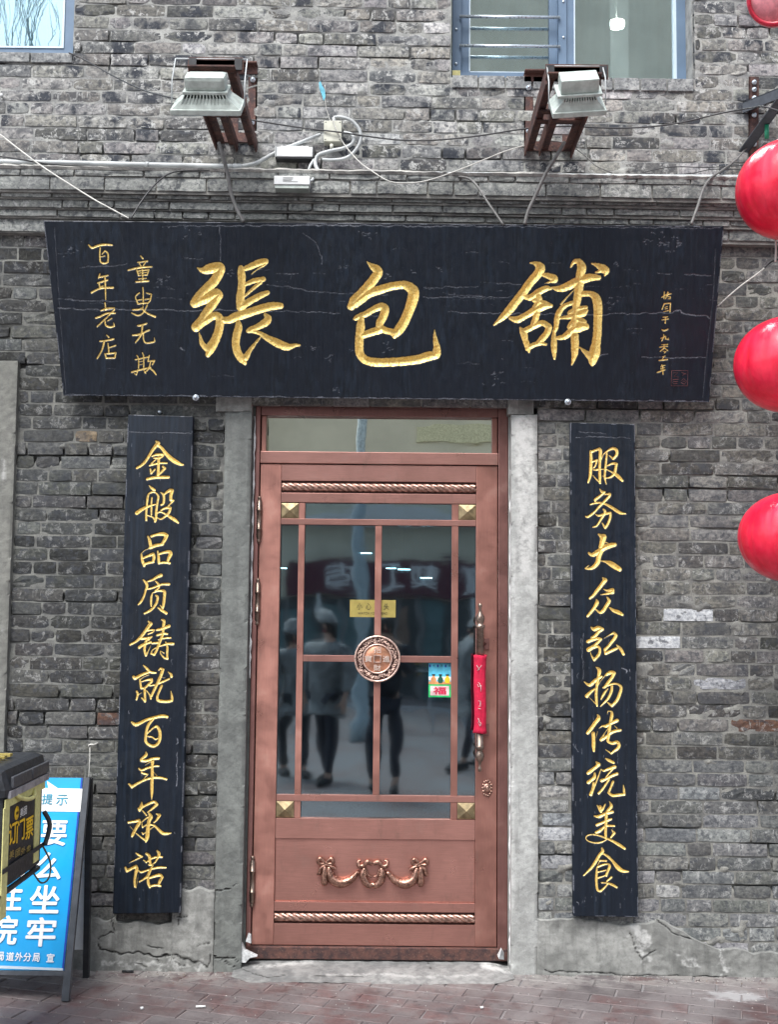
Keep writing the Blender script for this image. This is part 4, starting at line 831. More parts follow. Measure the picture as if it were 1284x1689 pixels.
SM = [((130, 390), 7.04, t) for t in (
 "110,98,14;150,130,18;220,105,22;300,92,18;385,98,14|245,130,14;240,180,14;240,240,14;250,295,16;300,310,16;335,295,16|265,205,10;300,165,14;335,200,16;335,290,16|250,235,10;300,225,10",
 "240,435,14;225,480,14|240,470,16;335,452,14|215,540,14;330,505,18|230,540,14;240,590,14;275,575,14|145,650,20;250,600,16;395,592,18|300,470,16;305,600,16;308,735,10",
 "300,770,14;310,850,14|250,860,12;330,835,20;410,830,14|190,945,14;240,930,18;330,890,16;420,890,14|410,850,14;330,930,14;210,1045,14|300,980,14;310,1030,16;360,1050,18;410,1040,14;400,1000,8|380,950,12;330,980,12",
 "320,1145,12;345,1170,14|240,1215,14;300,1210,14;400,1190,18|290,1220,18;265,1320,16;210,1415,14|335,1240,12;345,1340,14|350,1290,12;425,1265,14|300,1360,14;315,1410,16|320,1360,14;425,1350,16;415,1405,16|320,1410,14;415,1408,14",
 "715,225,12;740,255,16|680,300,12;795,285,14|700,310,12;720,345,12|770,300,12;745,340,12|570,390,14;700,360,18;845,350,14|670,390,14;690,450,14|680,400,12;810,385,14;790,445,14|690,425,10;795,415,10|695,450,10;790,445,12|735,380,12;740,520,12|690,490,12;780,485,12|660,525,14;805,515,18",
 "740,590,12;745,640,12|700,655,14;655,700,12;680,770,14|780,655,12;840,670,14;825,740,14;790,780,14|745,640,12;745,780,14|670,740,12;730,730,12|765,730,12;830,720,12|680,780,14;800,770,14|620,850,14;700,845,16;740,830,12;740,800,8|790,800,14;740,890,14;680,915,16;610,885,12|720,830,12;790,890,16;885,930,18",
 "680,1035,14;720,1030,18;785,1010,16|620,1145,14;700,1135,18;815,1085,16|735,1040,18;720,1140,16;655,1230,14|745,1120,14;750,1200,14;780,1235,14;860,1225,16;880,1215,12;870,1170,6",
 "670,1380,12;690,1420,12;690,1530,12|735,1350,12;750,1400,12;750,1530,12|650,1430,12;800,1400,14|690,1455,8;750,1445,8|690,1490,8;750,1480,8|610,1575,16;700,1550,16;830,1520,14|680,1560,12;665,1605,12;640,1590,8|745,1540,12;775,1590,10|815,1380,12;800,1450,12|800,1450,12;875,1440,16;850,1490,12|830,1450,12;810,1530,14;760,1580,12|810,1520,12;860,1560,18;895,1605,12")]
SM += [((1070, 460), 8.887, t) for t in (
 "240,190,13;235,290,13|200,270,14;250,240,14|292,190,13;260,290,13|240,240,13;340,215,15|300,200,13;290,245,12|290,262,12;330,255,12;325,290,12;290,290,12",
 "240,362,15;205,445,14|240,362,14;330,355,16;322,485,15|245,420,11;290,400,11|250,440,12;290,430,12|230,480,12;300,462,14",
 "220,560,13;290,555,14|205,600,14;300,585,14|255,560,13;255,650,14;238,640,9",
 "205,745,16;240,757,18;295,735,14",
 "230,815,13;232,850,14;200,910,13|190,870,13;260,840,14;255,880,14;300,888,14;300,860,9",
 "200,965,12;290,960,14|170,1000,14;290,985,12|235,960,12;235,1010,12|240,1010,14;180,1060,14|240,1010,14;290,1050,15|220,1060,12;260,1062,12;240,1085,13",
 "240,1130,13;205,1190,10|212,1142,12;252,1130,12|160,1195,16;285,1180,16",
 "205,1255,12;190,1290,12|200,1275,14;250,1265,12|195,1310,12;245,1300,12|190,1310,12;195,1335,12|135,1370,16;250,1330,14|215,1270,14;220,1400,13")]
SEAL = ((1070, 460), 8.887, "345,1345,8;585,1345,8;578,1568,8;338,1568,8;345,1345,8|370,1380,9;440,1370,9;380,1430,9;450,1440,9|360,1480,9;450,1470,9|365,1510,9;440,1505,9|370,1540,8;430,1535,8|490,1370,9;560,1400,9|500,1420,9;560,1380,9|480,1500,9;520,1460,9;565,1500,9;530,1545,9;480,1520,9|510,1500,8;540,1500,8")
A10 = 10.555
def cp(o, *ts): return [(o, A10, t) for t in ts]
LEFT = cp((200, 720), "600,80,25;640,110,60;590,170,60;530,250,50;460,370,45;400,450,45;330,510,40;265,545,35|640,150,50;700,200,50;780,300,60;860,380,70;950,440,70;1030,480,45;1080,488,20|530,340,25;620,310,40;720,310,35;720,335,30;650,370,40;560,370,20|490,500,30;560,480,30;660,460,30;790,460,28|590,400,25;520,470,25|645,360,45;645,450,45;640,560,45;635,670,45|500,560,25;515,640,30;580,570,30|720,520,35;755,550,45;700,610,40;650,660,30|445,740,40;540,715,45;650,705,45;820,705,45",
 "480,850,15;530,900,45;575,930,40|545,960,30;480,990,30;455,1060,35;440,1200,35;430,1330,35;430,1450,35|545,960,25;600,980,25;640,1040,35;625,1150,35;605,1300,40;600,1420,40;585,1475,35|580,1450,35;540,1400,25;450,1370,20|530,1060,25;520,1150,30;520,1270,30;520,1360,25|265,1330,60;350,1270,55;450,1220,40;560,1185,25;640,1170,12|680,970,15;730,1010,40;740,1080,40;730,1160,40;690,1185,30|750,1000,30;830,940,50;880,940,60;860,1030,50;860,1100,50;910,1110,25|900,1120,30;830,1190,25;800,1230,20|690,1280,30;770,1240,35;850,1240,45;840,1290,45;810,1340,40;700,1430,30;620,1410,15|610,1340,20;680,1310,25;770,1350,30;850,1400,50;930,1450,55;990,1500,25")
LEFT += cp((200, 870), "460,150,25;490,230,50;510,330,50|520,150,40;620,120,40;720,110,60;785,140,60;750,220,55;700,290,45|500,350,50;600,310,50;720,290,40|480,365,12;400,400,12;340,460,15|345,460,25;360,560,45;395,660,45|380,530,35;470,490,40;550,460,50;565,520,50;545,600,40|390,640,35;480,610,40;560,600,30|630,410,25;645,500,40;650,600,45|650,460,35;750,430,40;830,420,55;855,460,60;820,540,50;800,600,40|650,620,35;740,605,35;840,620,35",
 "460,935,25;540,910,35;620,860,45;690,830,55|380,910,25;430,970,45;445,1020,45;420,1100,35;390,1200,35;340,1290,40;295,1340,25|450,1070,20;540,1050,30;640,1010,35;720,985,35;830,985,40|590,930,20;640,980,40;650,1040,35;590,1100,30|560,1130,20;640,1100,25;710,1100,40;750,1120,50;745,1230,45;730,1350,45;720,1410,30;670,1350,15|540,1140,20;520,1210,35;515,1300,35;520,1370,20|600,1180,30;630,1210,40;615,1300,40;560,1390,40;490,1450,40;400,1495,30|630,1390,20;700,1440,45;780,1490,45")
LEFT += cp((200, 1020), "465,45,20;510,90,60;450,170,55;370,280,50;290,370,45;220,420,35;150,455,30|430,215,25;500,200,30;575,195,20;540,240,25;460,270,20|350,350,40;440,340,35;530,315,25;470,370,30|310,500,50;390,450,45;510,410,35|440,360,40;410,450,45;400,550,40;425,640,40;460,580,20;510,470,10|700,20,25;740,40,50;735,110,45|610,200,30;700,180,45;830,130,50|620,290,35;720,260,40;800,270,30|730,120,40;720,260,45;690,350,45;650,450,45;610,560,40;570,630,35;515,610,30;540,550,20;620,500,20;700,470,20|640,370,20;760,340,28;860,335,25|530,430,30;640,420,35|700,470,25;800,440,35;900,440,45|770,410,25;800,500,35;795,600,35;800,700,35;740,680,30;680,610,20;680,565,15;740,600,20",
 "380,815,20;440,870,40;500,930,40;600,945,25|210,1020,50;240,1040,50;330,990,45;430,950,40;500,930,30|330,1060,15;400,1010,15;480,980,12|320,1060,30;330,1140,35;340,1210,35|350,1100,20;440,1070,25;520,1060,50;520,1100,45;460,1160,40;400,1210,35;340,1215,30|400,1210,40;405,1300,40;410,1440,40;345,1380,20|265,1270,35;280,1320,35;260,1410,30|290,1330,15;350,1290,12|430,1250,15;490,1330,25;510,1395,30|650,900,20;680,870,30;720,890,50;690,980,50;640,1100,50;580,1220,45;520,1350,40|490,1170,20;600,1150,25;720,1100,35;830,1050,30|700,1020,10;760,1030,10|700,1170,40;660,1260,40;625,1350,40;630,1420,45;700,1440,45;800,1445,45;880,1430,40;880,1370,40;860,1260,12|810,930,15;860,970,40;870,1010,45")
LEFT += cp((200, 1170), "175,220,30;240,265,55;330,235,50;450,175,45;580,140,45;720,115,50;795,130,45|550,170,40;480,250,50;440,350,45;425,450,45;420,550,45;470,610,45;560,640,45;640,590,45;670,490,50;665,380,50;620,300,45;570,310,30;500,370,25;450,420,20|460,470,20;530,480,25;590,520,25;640,500,20",
 "425,740,15;430,790,50;380,840,45;340,870,40|345,890,45;440,895,40;540,860,45;650,850,40|410,970,8;510,910,15|540,900,55;535,1000,45;535,1150,50;530,1300,50;530,1450,45;525,1570,10|305,1030,30;350,1060,35;450,1020,35;560,990,30;650,985,25|350,1100,30;400,1120,30;460,1130,20;380,1220,12|130,1300,30;180,1350,45;280,1290,40;400,1230,35;540,1190,35;680,1190,35;780,1215,35|550,1080,10;620,1160,12")
LEFT += cp((190, 1320), "460,30,15;450,110,60;420,170,50;400,140,30|470,120,35;560,70,40;670,25,40;720,70,50;660,130,40;560,210,20|470,180,20;540,260,25|590,230,40;620,290,60;590,350,60;570,450,60;560,580,65;550,660,60;530,720,30|530,700,40;440,640,25;360,575,20|225,385,35;320,370,35;410,350,50;410,400,55;350,500,50;310,580,50;290,625,35|250,445,12;300,510,12|460,380,20;540,310,25;620,270,25|460,400,15;470,470,25;550,420,25|460,560,20;480,585,25;550,550,20|590,510,20;680,450,15|710,235,20;770,260,50;720,340,35;670,390,20|610,425,25;680,440,35;760,520,45;830,575,50;900,580,40;970,570,18",
 "360,920,25;410,955,35;470,980,25;360,1030,25;240,1090,12|175,1170,35;200,1230,50;280,1190,45;360,1150,50|370,1170,50;370,1200,55;350,1300,45;335,1400,40;340,1500,35|345,1500,30;360,1520,15;380,1420,10;400,1290,8|490,1040,20;540,1080,25;600,1030,30;690,990,30;815,985,30|540,930,40;590,970,50;600,1060,45;620,1120,35|730,880,30;760,930,50;740,1000,40;690,1080,25;650,1110,20|580,1120,25;640,1130,30|400,1220,20;450,1250,30;540,1220,30;640,1190,30;760,1165,35;880,1170,25|650,1130,30;600,1230,45;560,1320,45;480,1380,30;420,1415,25|570,1330,40;570,1430,45;600,1510,40|590,1350,35;680,1320,40;770,1300,50;820,1340,40;780,1400,50;750,1470,40|610,1495,30;700,1475,35;785,1490,35")
RIGHT = cp((945, 730), "320,150,40;325,300,50;320,450,50;310,580,45;275,690,30|330,160,40;400,130,35;470,110,50;490,150,55;480,300,45;475,450,45;480,600,45;480,700,35|475,680,35;420,640,25;360,570,15|350,330,30;430,300,35;400,400,25;360,440,20|360,470,20;430,470,35;480,440,20|490,340,10;540,210,15;600,150,25;700,100,45;770,130,50;770,210,45;710,280,40;640,220,15|600,170,30;590,300,35;575,450,35;565,600,35;590,720,15|610,400,20;700,360,35;770,370,45;755,440,45;740,530,50|490,460,15;600,470,20;700,520,30;780,570,60;870,660,40|740,540,40;660,600,30;580,610,20;520,570,10",
 "475,800,12;510,850,40;560,860,35;480,930,40;400,990,45;400,1020,30|560,900,20;650,890,40;650,920,40;560,1020,40;470,1110,35;370,1220,35;270,1290,35;230,1280,20|310,1075,20;400,1050,30;500,1045,30;600,1080,40;720,1150,50;830,1220,50;930,1235,20|540,1160,30;570,1210,45;500,1330,35;430,1440,30;355,1470,20|400,1245,15;460,1270,35;560,1240,40;660,1220,40;660,1300,40;620,1410,40;570,1480,40;520,1400,20")
RIGHT += cp((945, 880), "455,10,25;500,40,60;540,60,100;520,150,85;500,230,80|290,340,40;350,370,60;450,320,85;550,250,85;650,210,80;740,190,60|500,300,80;460,400,75;440,500,75;370,580,60;290,610,40;225,605,25;290,550,10|580,150,20;630,170,12|500,475,15;580,490,40;660,520,80;740,570,90;820,620,75",
 "530,770,25;570,810,70;510,890,60;430,990,55;370,1070,45;305,1125,35|540,965,15;600,990,35;700,980,60;700,1020,60;600,1045,35;490,1065,12|415,1140,12;430,1200,60;380,1290,50;320,1370,45;265,1435,40|400,1310,20;470,1370,40;530,1350,55;590,1260,55;640,1170,55;600,1105,20|650,1290,25;720,1340,55;800,1370,65;870,1410,45")
RIGHT += cp((945, 1020), "325,150,20;380,190,60;450,160,60;530,185,45;460,230,50;400,300,50;340,330,40|270,400,55;350,370,50;440,350,45;500,360,40;440,420,45;370,480,50;280,540,65|280,550,60;370,500,50;450,490,40;480,550,45;460,630,45;380,720,45;330,640,20;315,580,10|550,345,10;640,290,15;720,250,40;760,300,50;700,390,50;630,480,45;570,540,50|560,540,30;580,610,45;680,560,45;770,520,40|770,460,20;840,530,50;890,620,45",
 "410,845,12;470,900,60;460,1000,50;430,1150,45;415,1300,45;420,1420,45;430,1520,30|425,1500,25;350,1430,15;290,1370,12|210,1105,20;300,1160,50;400,1080,55;510,1010,35|250,1350,60;330,1270,45;420,1200,20;500,1080,12;590,970,20|590,980,40;670,940,60;730,950,55;690,1030,50;620,1120,50;570,1190,45;530,1205,20|620,1220,20;550,1310,40;500,1410,20|600,1170,30;720,1135,30;800,1150,35;850,1200,45;830,1300,50;780,1420,50;690,1520,45;610,1460,20|690,1180,40;680,1270,45;630,1380,40;560,1460,30;490,1530,15")
RIGHT += cp((945, 1170), "435,90,20;460,150,60;400,230,60;330,330,60;265,410,50|365,420,60;370,520,55;370,620,60;375,720,40|440,385,10;410,500,10|610,80,12;620,30,15;680,40,30;690,100,50;670,200,50;650,320,50;635,450,50;620,550,45;690,590,45;780,570,50;815,620,50;790,680,50;720,730,35;680,770,30;580,700,12|465,330,10;520,290,25;590,290,50;680,240,50;780,190,55|630,320,15;560,420,15;500,530,50;600,470,50;700,390,50;840,360,35|730,280,10;780,330,20",
 "420,920,30;460,960,60;390,1020,50;310,1080,60;270,1110,50|390,1110,30;385,1180,55;330,1230,50;280,1270,60|370,1280,40;360,1380,50;320,1480,55|370,1400,20;430,1230,25;500,1040,15;540,1070,30;620,1040,40;740,1000,55|580,855,20;640,890,50;720,930,40|730,1010,30;640,1110,25;580,1190,25|510,1240,55;590,1210,40;700,1150,45;780,1120,45|640,1220,30;540,1370,35;460,1460,40|710,1260,40;670,1360,35;630,1450,40;700,1500,45;800,1490,45;905,1480,40;900,1400,35;890,1320,15")
RIGHT += cp((945, 1320), "435,90,20;490,180,50;530,150,40;575,65,20|480,120,60;500,200,40|645,20,12;680,100,50;620,180,50;590,240,50|385,275,25;460,285,50;560,240,50;700,200,45|590,220,50;590,350,50;580,480,45;580,650,45|425,430,45;520,390,40;610,350,45;680,325,30|410,560,40;480,530,50;580,450,35;730,445,30|680,510,12;730,570,45;670,650,25|600,680,15;500,730,25;380,740,25;260,700,20;240,640,20;300,600,20;420,605,25;560,650,30;700,710,40;820,780,50;910,840,40",
 "515,835,30;530,890,50;470,960,50;400,1080,50;320,1190,40;195,1310,20|540,930,30;620,980,40;710,1070,45;800,1180,70;880,1230,55;980,1240,20|470,1050,25;590,1055,30|440,1160,30;540,1120,30;620,1110,30;650,1150,45;620,1230,40;590,1310,40|440,1250,25;590,1215,20|430,1170,25;420,1300,40;420,1450,40;440,1560,40;490,1580,35;560,1520,30;620,1450,25|450,1350,25;600,1300,20|510,1435,25;600,1440,25;690,1470,40;770,1515,35|680,1340,35;600,1410,25|480,1060,15;440,1130,12")
def carved_board(root, corners, thick, cell, chars, cracks, slope_px, maxd, board_name, seal=None, edge_lines=()):
    "a plank sheet whose characters are cut in as V grooves; each character is a mesh of its own"
    TL, TR, BR_, BL = [np.array(c) for c in corners]; wpx = 365.0
    nx = int(np.linalg.norm(TR-TL)*wpx/cell); nz = int(np.linalg.norm(TL-BL)*wpx/cell)
    u = np.linspace(0, 1, nx)[None, :, None]; v = np.linspace(0, 1, nz)[:, None, None]
    P0 = (BL*(1-u)+BR_*u)*(1-v)+(TL*(1-u)+TR*u)*v; n = np.cross(TR-TL, BL-TL); n = n/np.linalg.norm(n)
    if n[1] > 0: n = -n
    flat = P0.reshape(-1, 3); px, py = proj(flat); gold = np.full(px.shape, -9.0); cid = np.full(px.shape, -1)
    for i, (o_, s_, t_) in enumerate(chars):
        st = parse(o_, s_, t_); wf = 1.3 if 7 < s_ < 9 else 1.12 if s_ > 9 else 1.03; st = [[(a_, b_, c_*wf) for a_, b_, c_ in q_] for q_ in st]; al = np.array([p for q_ in st for p in q_]); b = (al[:, 0].min()-14, al[:, 0].max()+14, al[:, 1].min()-14, al[:, 1].max()+14)
        mk = np.nonzero((px > b[0]) & (px < b[1]) & (py > b[2]) & (py < b[3]))[0]; g = seg_field(px[mk], py[mk], st, 4)
        g = g+(fbm(px[mk]*.35, py[mk]*.35, 60+i, 3)-.5)*(1.4 if s_ < 7 else .35); better = g > gold[mk]; gold[mk[better]] = g[better]; cid[mk[better & (g > -.8)]] = i
    wear = seg_field(px, py, cracks, 3, 5) if cracks else np.full(px.shape, -9.)
    jag = (fbm(px*.12, py*.25, 90, 3)-.5)*1.2; wear = wear+jag*.35
    el = seg_field(px, py, list(edge_lines), 1) if edge_lines else np.full(px.shape, -9.)
    dpt = np.where(gold > 0, 0.7+np.minimum(gold*slope_px, maxd), np.clip(gold+1, 0, 1)*.7)/wpx
    dpt += np.where(gold > .5, (fbm(px*.4, py*.4, 5, 3)-.5)*.0035*min(1, maxd/6), 0)
    dpt += np.clip(wear+.5, 0, 1)*.0022+np.clip(el+.6, 0, 1)*.003
    dpt += (fbm(px*.02, py*.006, 7, 3)-.5)*.004+(vnoise(px*.35, py*.012, 8)-.5)*.0008
    V = flat-n*dpt[:, None]; kk, ii = np.mgrid[0:nz-1, 0:nx-1]; a = (kk*nx+ii).ravel(); Fc = np.stack([a, a+1, a+nx+1, a+nx], -1)
    fc = cid[Fc].max(1); wv = np.clip((wear+.35)*.9, 0, 1); wv = np.maximum(wv, np.clip(el+.3, 0, 1)*(.2+.6*vnoise(px*.2, py*.2, 3)))
    eu = np.minimum(u[..., 0]*nx, (1-u[..., 0])*nx)+0*v[..., 0]; ev = np.minimum(v[..., 0]*nz, (1-v[..., 0])*nz)+0*u[..., 0]; ed = np.minimum(eu, ev).ravel()
    wv = np.maximum(wv, np.clip(1.6-ed*cell, 0, 1)*(vnoise(px*.08, py*.08, 12) > .55)*.55)
    def mk_obj(name, faces, mat, parent, extra=False):
        us, inv = np.unique(faces, return_inverse=True); inv = inv.reshape(faces.shape); VV = V[us]; FF = inv
        if extra:   # sides and back
            loop = list(range(nx))+[k*nx+nx-1 for k in range(1, nz)]+[(nz-1)*nx+i for i in range(nx-2, -1, -1)]+[k*nx for k in range(nz-2, 0, -1)]
            mp = {int(q_): i for i, q_ in enumerate(us)}; b = len(VV); VV = np.vstack([VV, flat[loop]-n*thick]); m_ = len(loop)
            F2 = [(mp[loop[(q_+1) % m_]], mp[loop[q_]], b+q_, b+(q_+1) % m_) for q_ in range(m_)]; FF = np.vstack([FF, np.array(F2)])
        me = bpy.data.meshes.new(name); me.vertices.add(len(VV)); me.vertices.foreach_set('co', VV.astype(np.float32).ravel()); me.loops.add(len(FF)*4); me.polygons.add(len(FF))
        me.loops.foreach_set('vertex_index', FF.astype(np.int32).ravel()); me.polygons.foreach_set('loop_start', np.arange(0, len(FF)*4, 4, dtype=np.int32)); me.update(calc_edges=True)
        pad = len(VV)-len(us); attr(me, 'gold', np.concatenate([gold[us], np.full(pad, -9.)])); attr(me, 'wear', np.concatenate([wv[us], np.zeros(pad)])); return link(name, me, mat, parent)
    mk_obj(board_name, Fc[fc < 0], 'board', root, True)
    for i in range(len(chars)):
        f = Fc[fc == i]
        if len(f): mk_obj('carved_character', f, 'board', root)
    if seal:
        mb = MB(); p0 = Vector(corners[0]); nn = Vector(n)
        for st in parse(*seal):
            mb.tube([PPL(a, b, p0+nn*.0003, nn) for a, b, c in st], .0011, 5)
        mb.build('seal', 'seal', root)
    return n
YB, YT = -.085, -.275
bl, br_ = PY(105, 652.5, YB), PY(1170, 663.5, YB); zb_ = (bl.z+br_.z)/2
zt_ = PY(640, 368, YT).z; pn = Vector((0, zt_-zb_, -(YT-YB))).normalized(); pp = Vector((0, YB, zb_))
corners = [PPL(71.5, 364, pp, pn), PPL(1195, 373, pp, pn), PPL(1170.5, 663.5, pp, pn), PPL(104.5, 652.5, pp, pn)]
crk = [[(95, 508, 1.0), (170, 511, 1.2), (240, 510, .8), (300, 512, 1), (360, 511, .8)], [(330, 511, 1), (480, 513, .9), (560, 516, .8)], [(740, 515, .7), (830, 517, 1.2), (860, 517, 1), (960, 519, 1.2), (1060, 516, 1), (1105, 516, 1.3), (1112, 513, 1.2), (1122, 512, 1.5), (1130, 517, 1.5), (1150, 520, 1.5), (1165, 521, 1), (1171, 526, 1)],
       [(95, 493, .7), (150, 496, .8), (230, 497, .5)], [(440, 470, .6), (480, 473, .9), (520, 481, .7), (640, 486, .5)], [(455, 451, .7), (492, 451, .8)], [(480, 451, .5), (480, 460, .4)], [(700, 474, .8), (790, 473, .6)], [(700, 490, .8), (870, 489, .6)], [(820, 467, .8), (860, 469, .7)], [(362, 373, .7), (363, 430, .5)], [(740, 486, .5), (800, 488, .5)], [(130, 441, .5), (210, 437, .6)],
       [(1060, 589, .7), (1110, 589, 1), (1165, 590, .9)], [(1130, 452, .8), (1175, 454, .7)], [(1085, 450, .8), (1110, 452, .6)], [(500, 383, .6), (520, 400, .9), (528, 415, .9), (532, 436, .8)], [(268, 373, .4), (500, 371, 1.6), (900, 374, .9), (1190, 376, .8)], [(110, 651, .5), (400, 654, 1.2), (700, 658, 1.4), (1160, 662, 1.2)], [(299, 573, 2.2), (305, 579, .6)], [(990, 585, 1.6), (1004, 583, .6)]]
random.seed(31)
for (cx_, cy_, sx_, sy_, k) in ((1095, 398, 34, 18, 26), (1122, 400, 12, 10, 6), (607, 385, 14, 8, 9), (565, 440, 8, 6, 4), (545, 590, 10, 6, 6), (118, 414, 18, 14, 9), (262, 462, 14, 12, 8), (385, 455, 8, 8, 5), (1018, 435, 8, 6, 5), (820, 622, 14, 20, 14), (640, 572, 10, 8, 6), (552, 642, 12, 4, 5), (730, 445, 7, 5, 4), (680, 448, 5, 5, 3), (1005, 500, 30, 10, 8), (310, 385, 16, 10, 6), (640, 455, 6, 8, 4), (515, 575, 6, 4, 3), (340, 375, 60, 4, 5)):
    for _ in range(k):
        a, b = random.gauss(cx_, sx_*.5), random.gauss(cy_, sy_*.5); t = random.uniform(0, 6.28); L = random.uniform(2, 8); crk.append([(a, b, random.uniform(.3, 1)), (a+L*.5*math.cos(t), b+L*.5*math.sin(t)*.6, random.uniform(.4, 1.1)), (a+L*math.cos(t+.8), b+L*math.sin(t+.8)*.5, .2)])
for _ in range(70):
    a, b = random.uniform(90, 1170), random.choice([random.uniform(465, 500), random.uniform(400, 640)]); L = random.uniform(10, 40); crk.append([(a, b, -.1), (a+L/2, b+random.uniform(-1, 1), random.uniform(-.1, .35)), (a+L, b+.8, -.2)])
SB = thing('sign_board', 'wide black shop sign board over the door with three big carved gilt characters', 'sign', (0, YB, zb_))
carved_board(SB, corners, .045, 1.0, BIG+SM, crk, .75, 7.5, 'board', SEAL, [[(89, 375, .8), (97, 500, .7), (104+4, 648, .8)], [(1181, 410, .8), (1178, 480, .7), (1165, 600, .8), (1160, 655, .8)]])
mb = MB()
for (a, b) in ((323, 656), (937.5, 663)):
    c = PY(a, b, -.10); mb.lathe(c, (0, -1, 0), [(-.08, .005), (0, .005), (.0, .015), (.004, .014), (.0041, .009), (.014, .008), (.018, .004)], 14)
mb.build('bolt', 'steel', SB)
for key, c4, chars, lab in (('l', ((211, 684), (318, 687), (297, 1505.5), (185.5, 1507)), LEFT, 'tall narrow black board with gilt characters left of the door, under a small stud'),
                       ('r', ((942, 697), (1048, 700), (1053.5, 1512.5), (947, 1511)), RIGHT, 'tall narrow black board right of the door with ten gilt carved characters')):
    yb_ = -.055; cs = [PY(a, b, yb_) for a, b in c4]; root = thing('couplet_board', lab, 'sign', ((cs[2].x+cs[3].x)/2, yb_, cs[3].z), 'gilt couplet boards either side of the door')
    ck = []; random.seed(ord(key))
    for _ in range(60 if key == 'r' else 30):
        a, b = random.uniform(c4[3][0]+4, c4[1][0]-4), random.uniform(1000 if key == 'r' else 700, 1490); L = random.uniform(1, 9); ck.append([(a, b, .4), (a+random.uniform(-.6, .6), b+L, random.uniform(.3, .8))])
    if key == 'l': ck += [[(291, 1217, 1.2), (294, 1225, 1.4), (291, 1228, .6)], [(291.5, 1240, .8), (292, 1258, 1.2), (292, 1275, 1.2), (290, 1292, 1.6), (290, 1296, 1)], [(213, 712, .6), (315, 714, .5)]]
    else: ck += [[(1028, 1103, 2), (1034, 1106, 2), (1034, 1110, 1.4)], [(1039, 1104, 1.5), (1040, 1108, 1)], [(962, 1045, .6), (962, 1120, .5)], [(947, 1226, .8), (954, 1240, .9)], [(950, 720, .5), (1040, 722, .5)], [(955, 712, .6), (1000, 716, .5)], [(1052, 1415, 1.4), (1052, 1440, 1)], [(952, 1488, 1.2), (956, 1494, .8)], [(1051, 1340, 1), (1052, 1400, .7)]]
    carved_board(root, cs, .042, .8, chars, ck, .9, 3.2, 'board')
nl = thing('wall_stud', 'small round stud with a wire loop above the left narrow board', 'stud', PY(265, 682, -.02)); c = PY(265, 681, 0)
MB().lathe(c, (0, -1, 0), [(-.01, .005), (.022, .005), (.022, .009), (.030, .008), (.034, .003)], 12).build('stud_head', 'steel', nl)
MB().tube([c+Vector((math.cos(t)*.016, -.018, -.006+math.sin(t)*.010)) for t in np.linspace(0, 6.2, 16)], .0018, 6).build('wire_loop', 'cable_g', nl)
nl = thing('wire_loop', 'bent wire hook at the top of the right narrow board', 'hook', PY(993, 697, -.03))
MB().tube(smooth_pts([PY(a, b, -.03) for a, b in ((989, 697), (992, 691), (998, 692), (998, 697), (994, 698))]), .002, 6).build('wire', 'cable_g', nl)
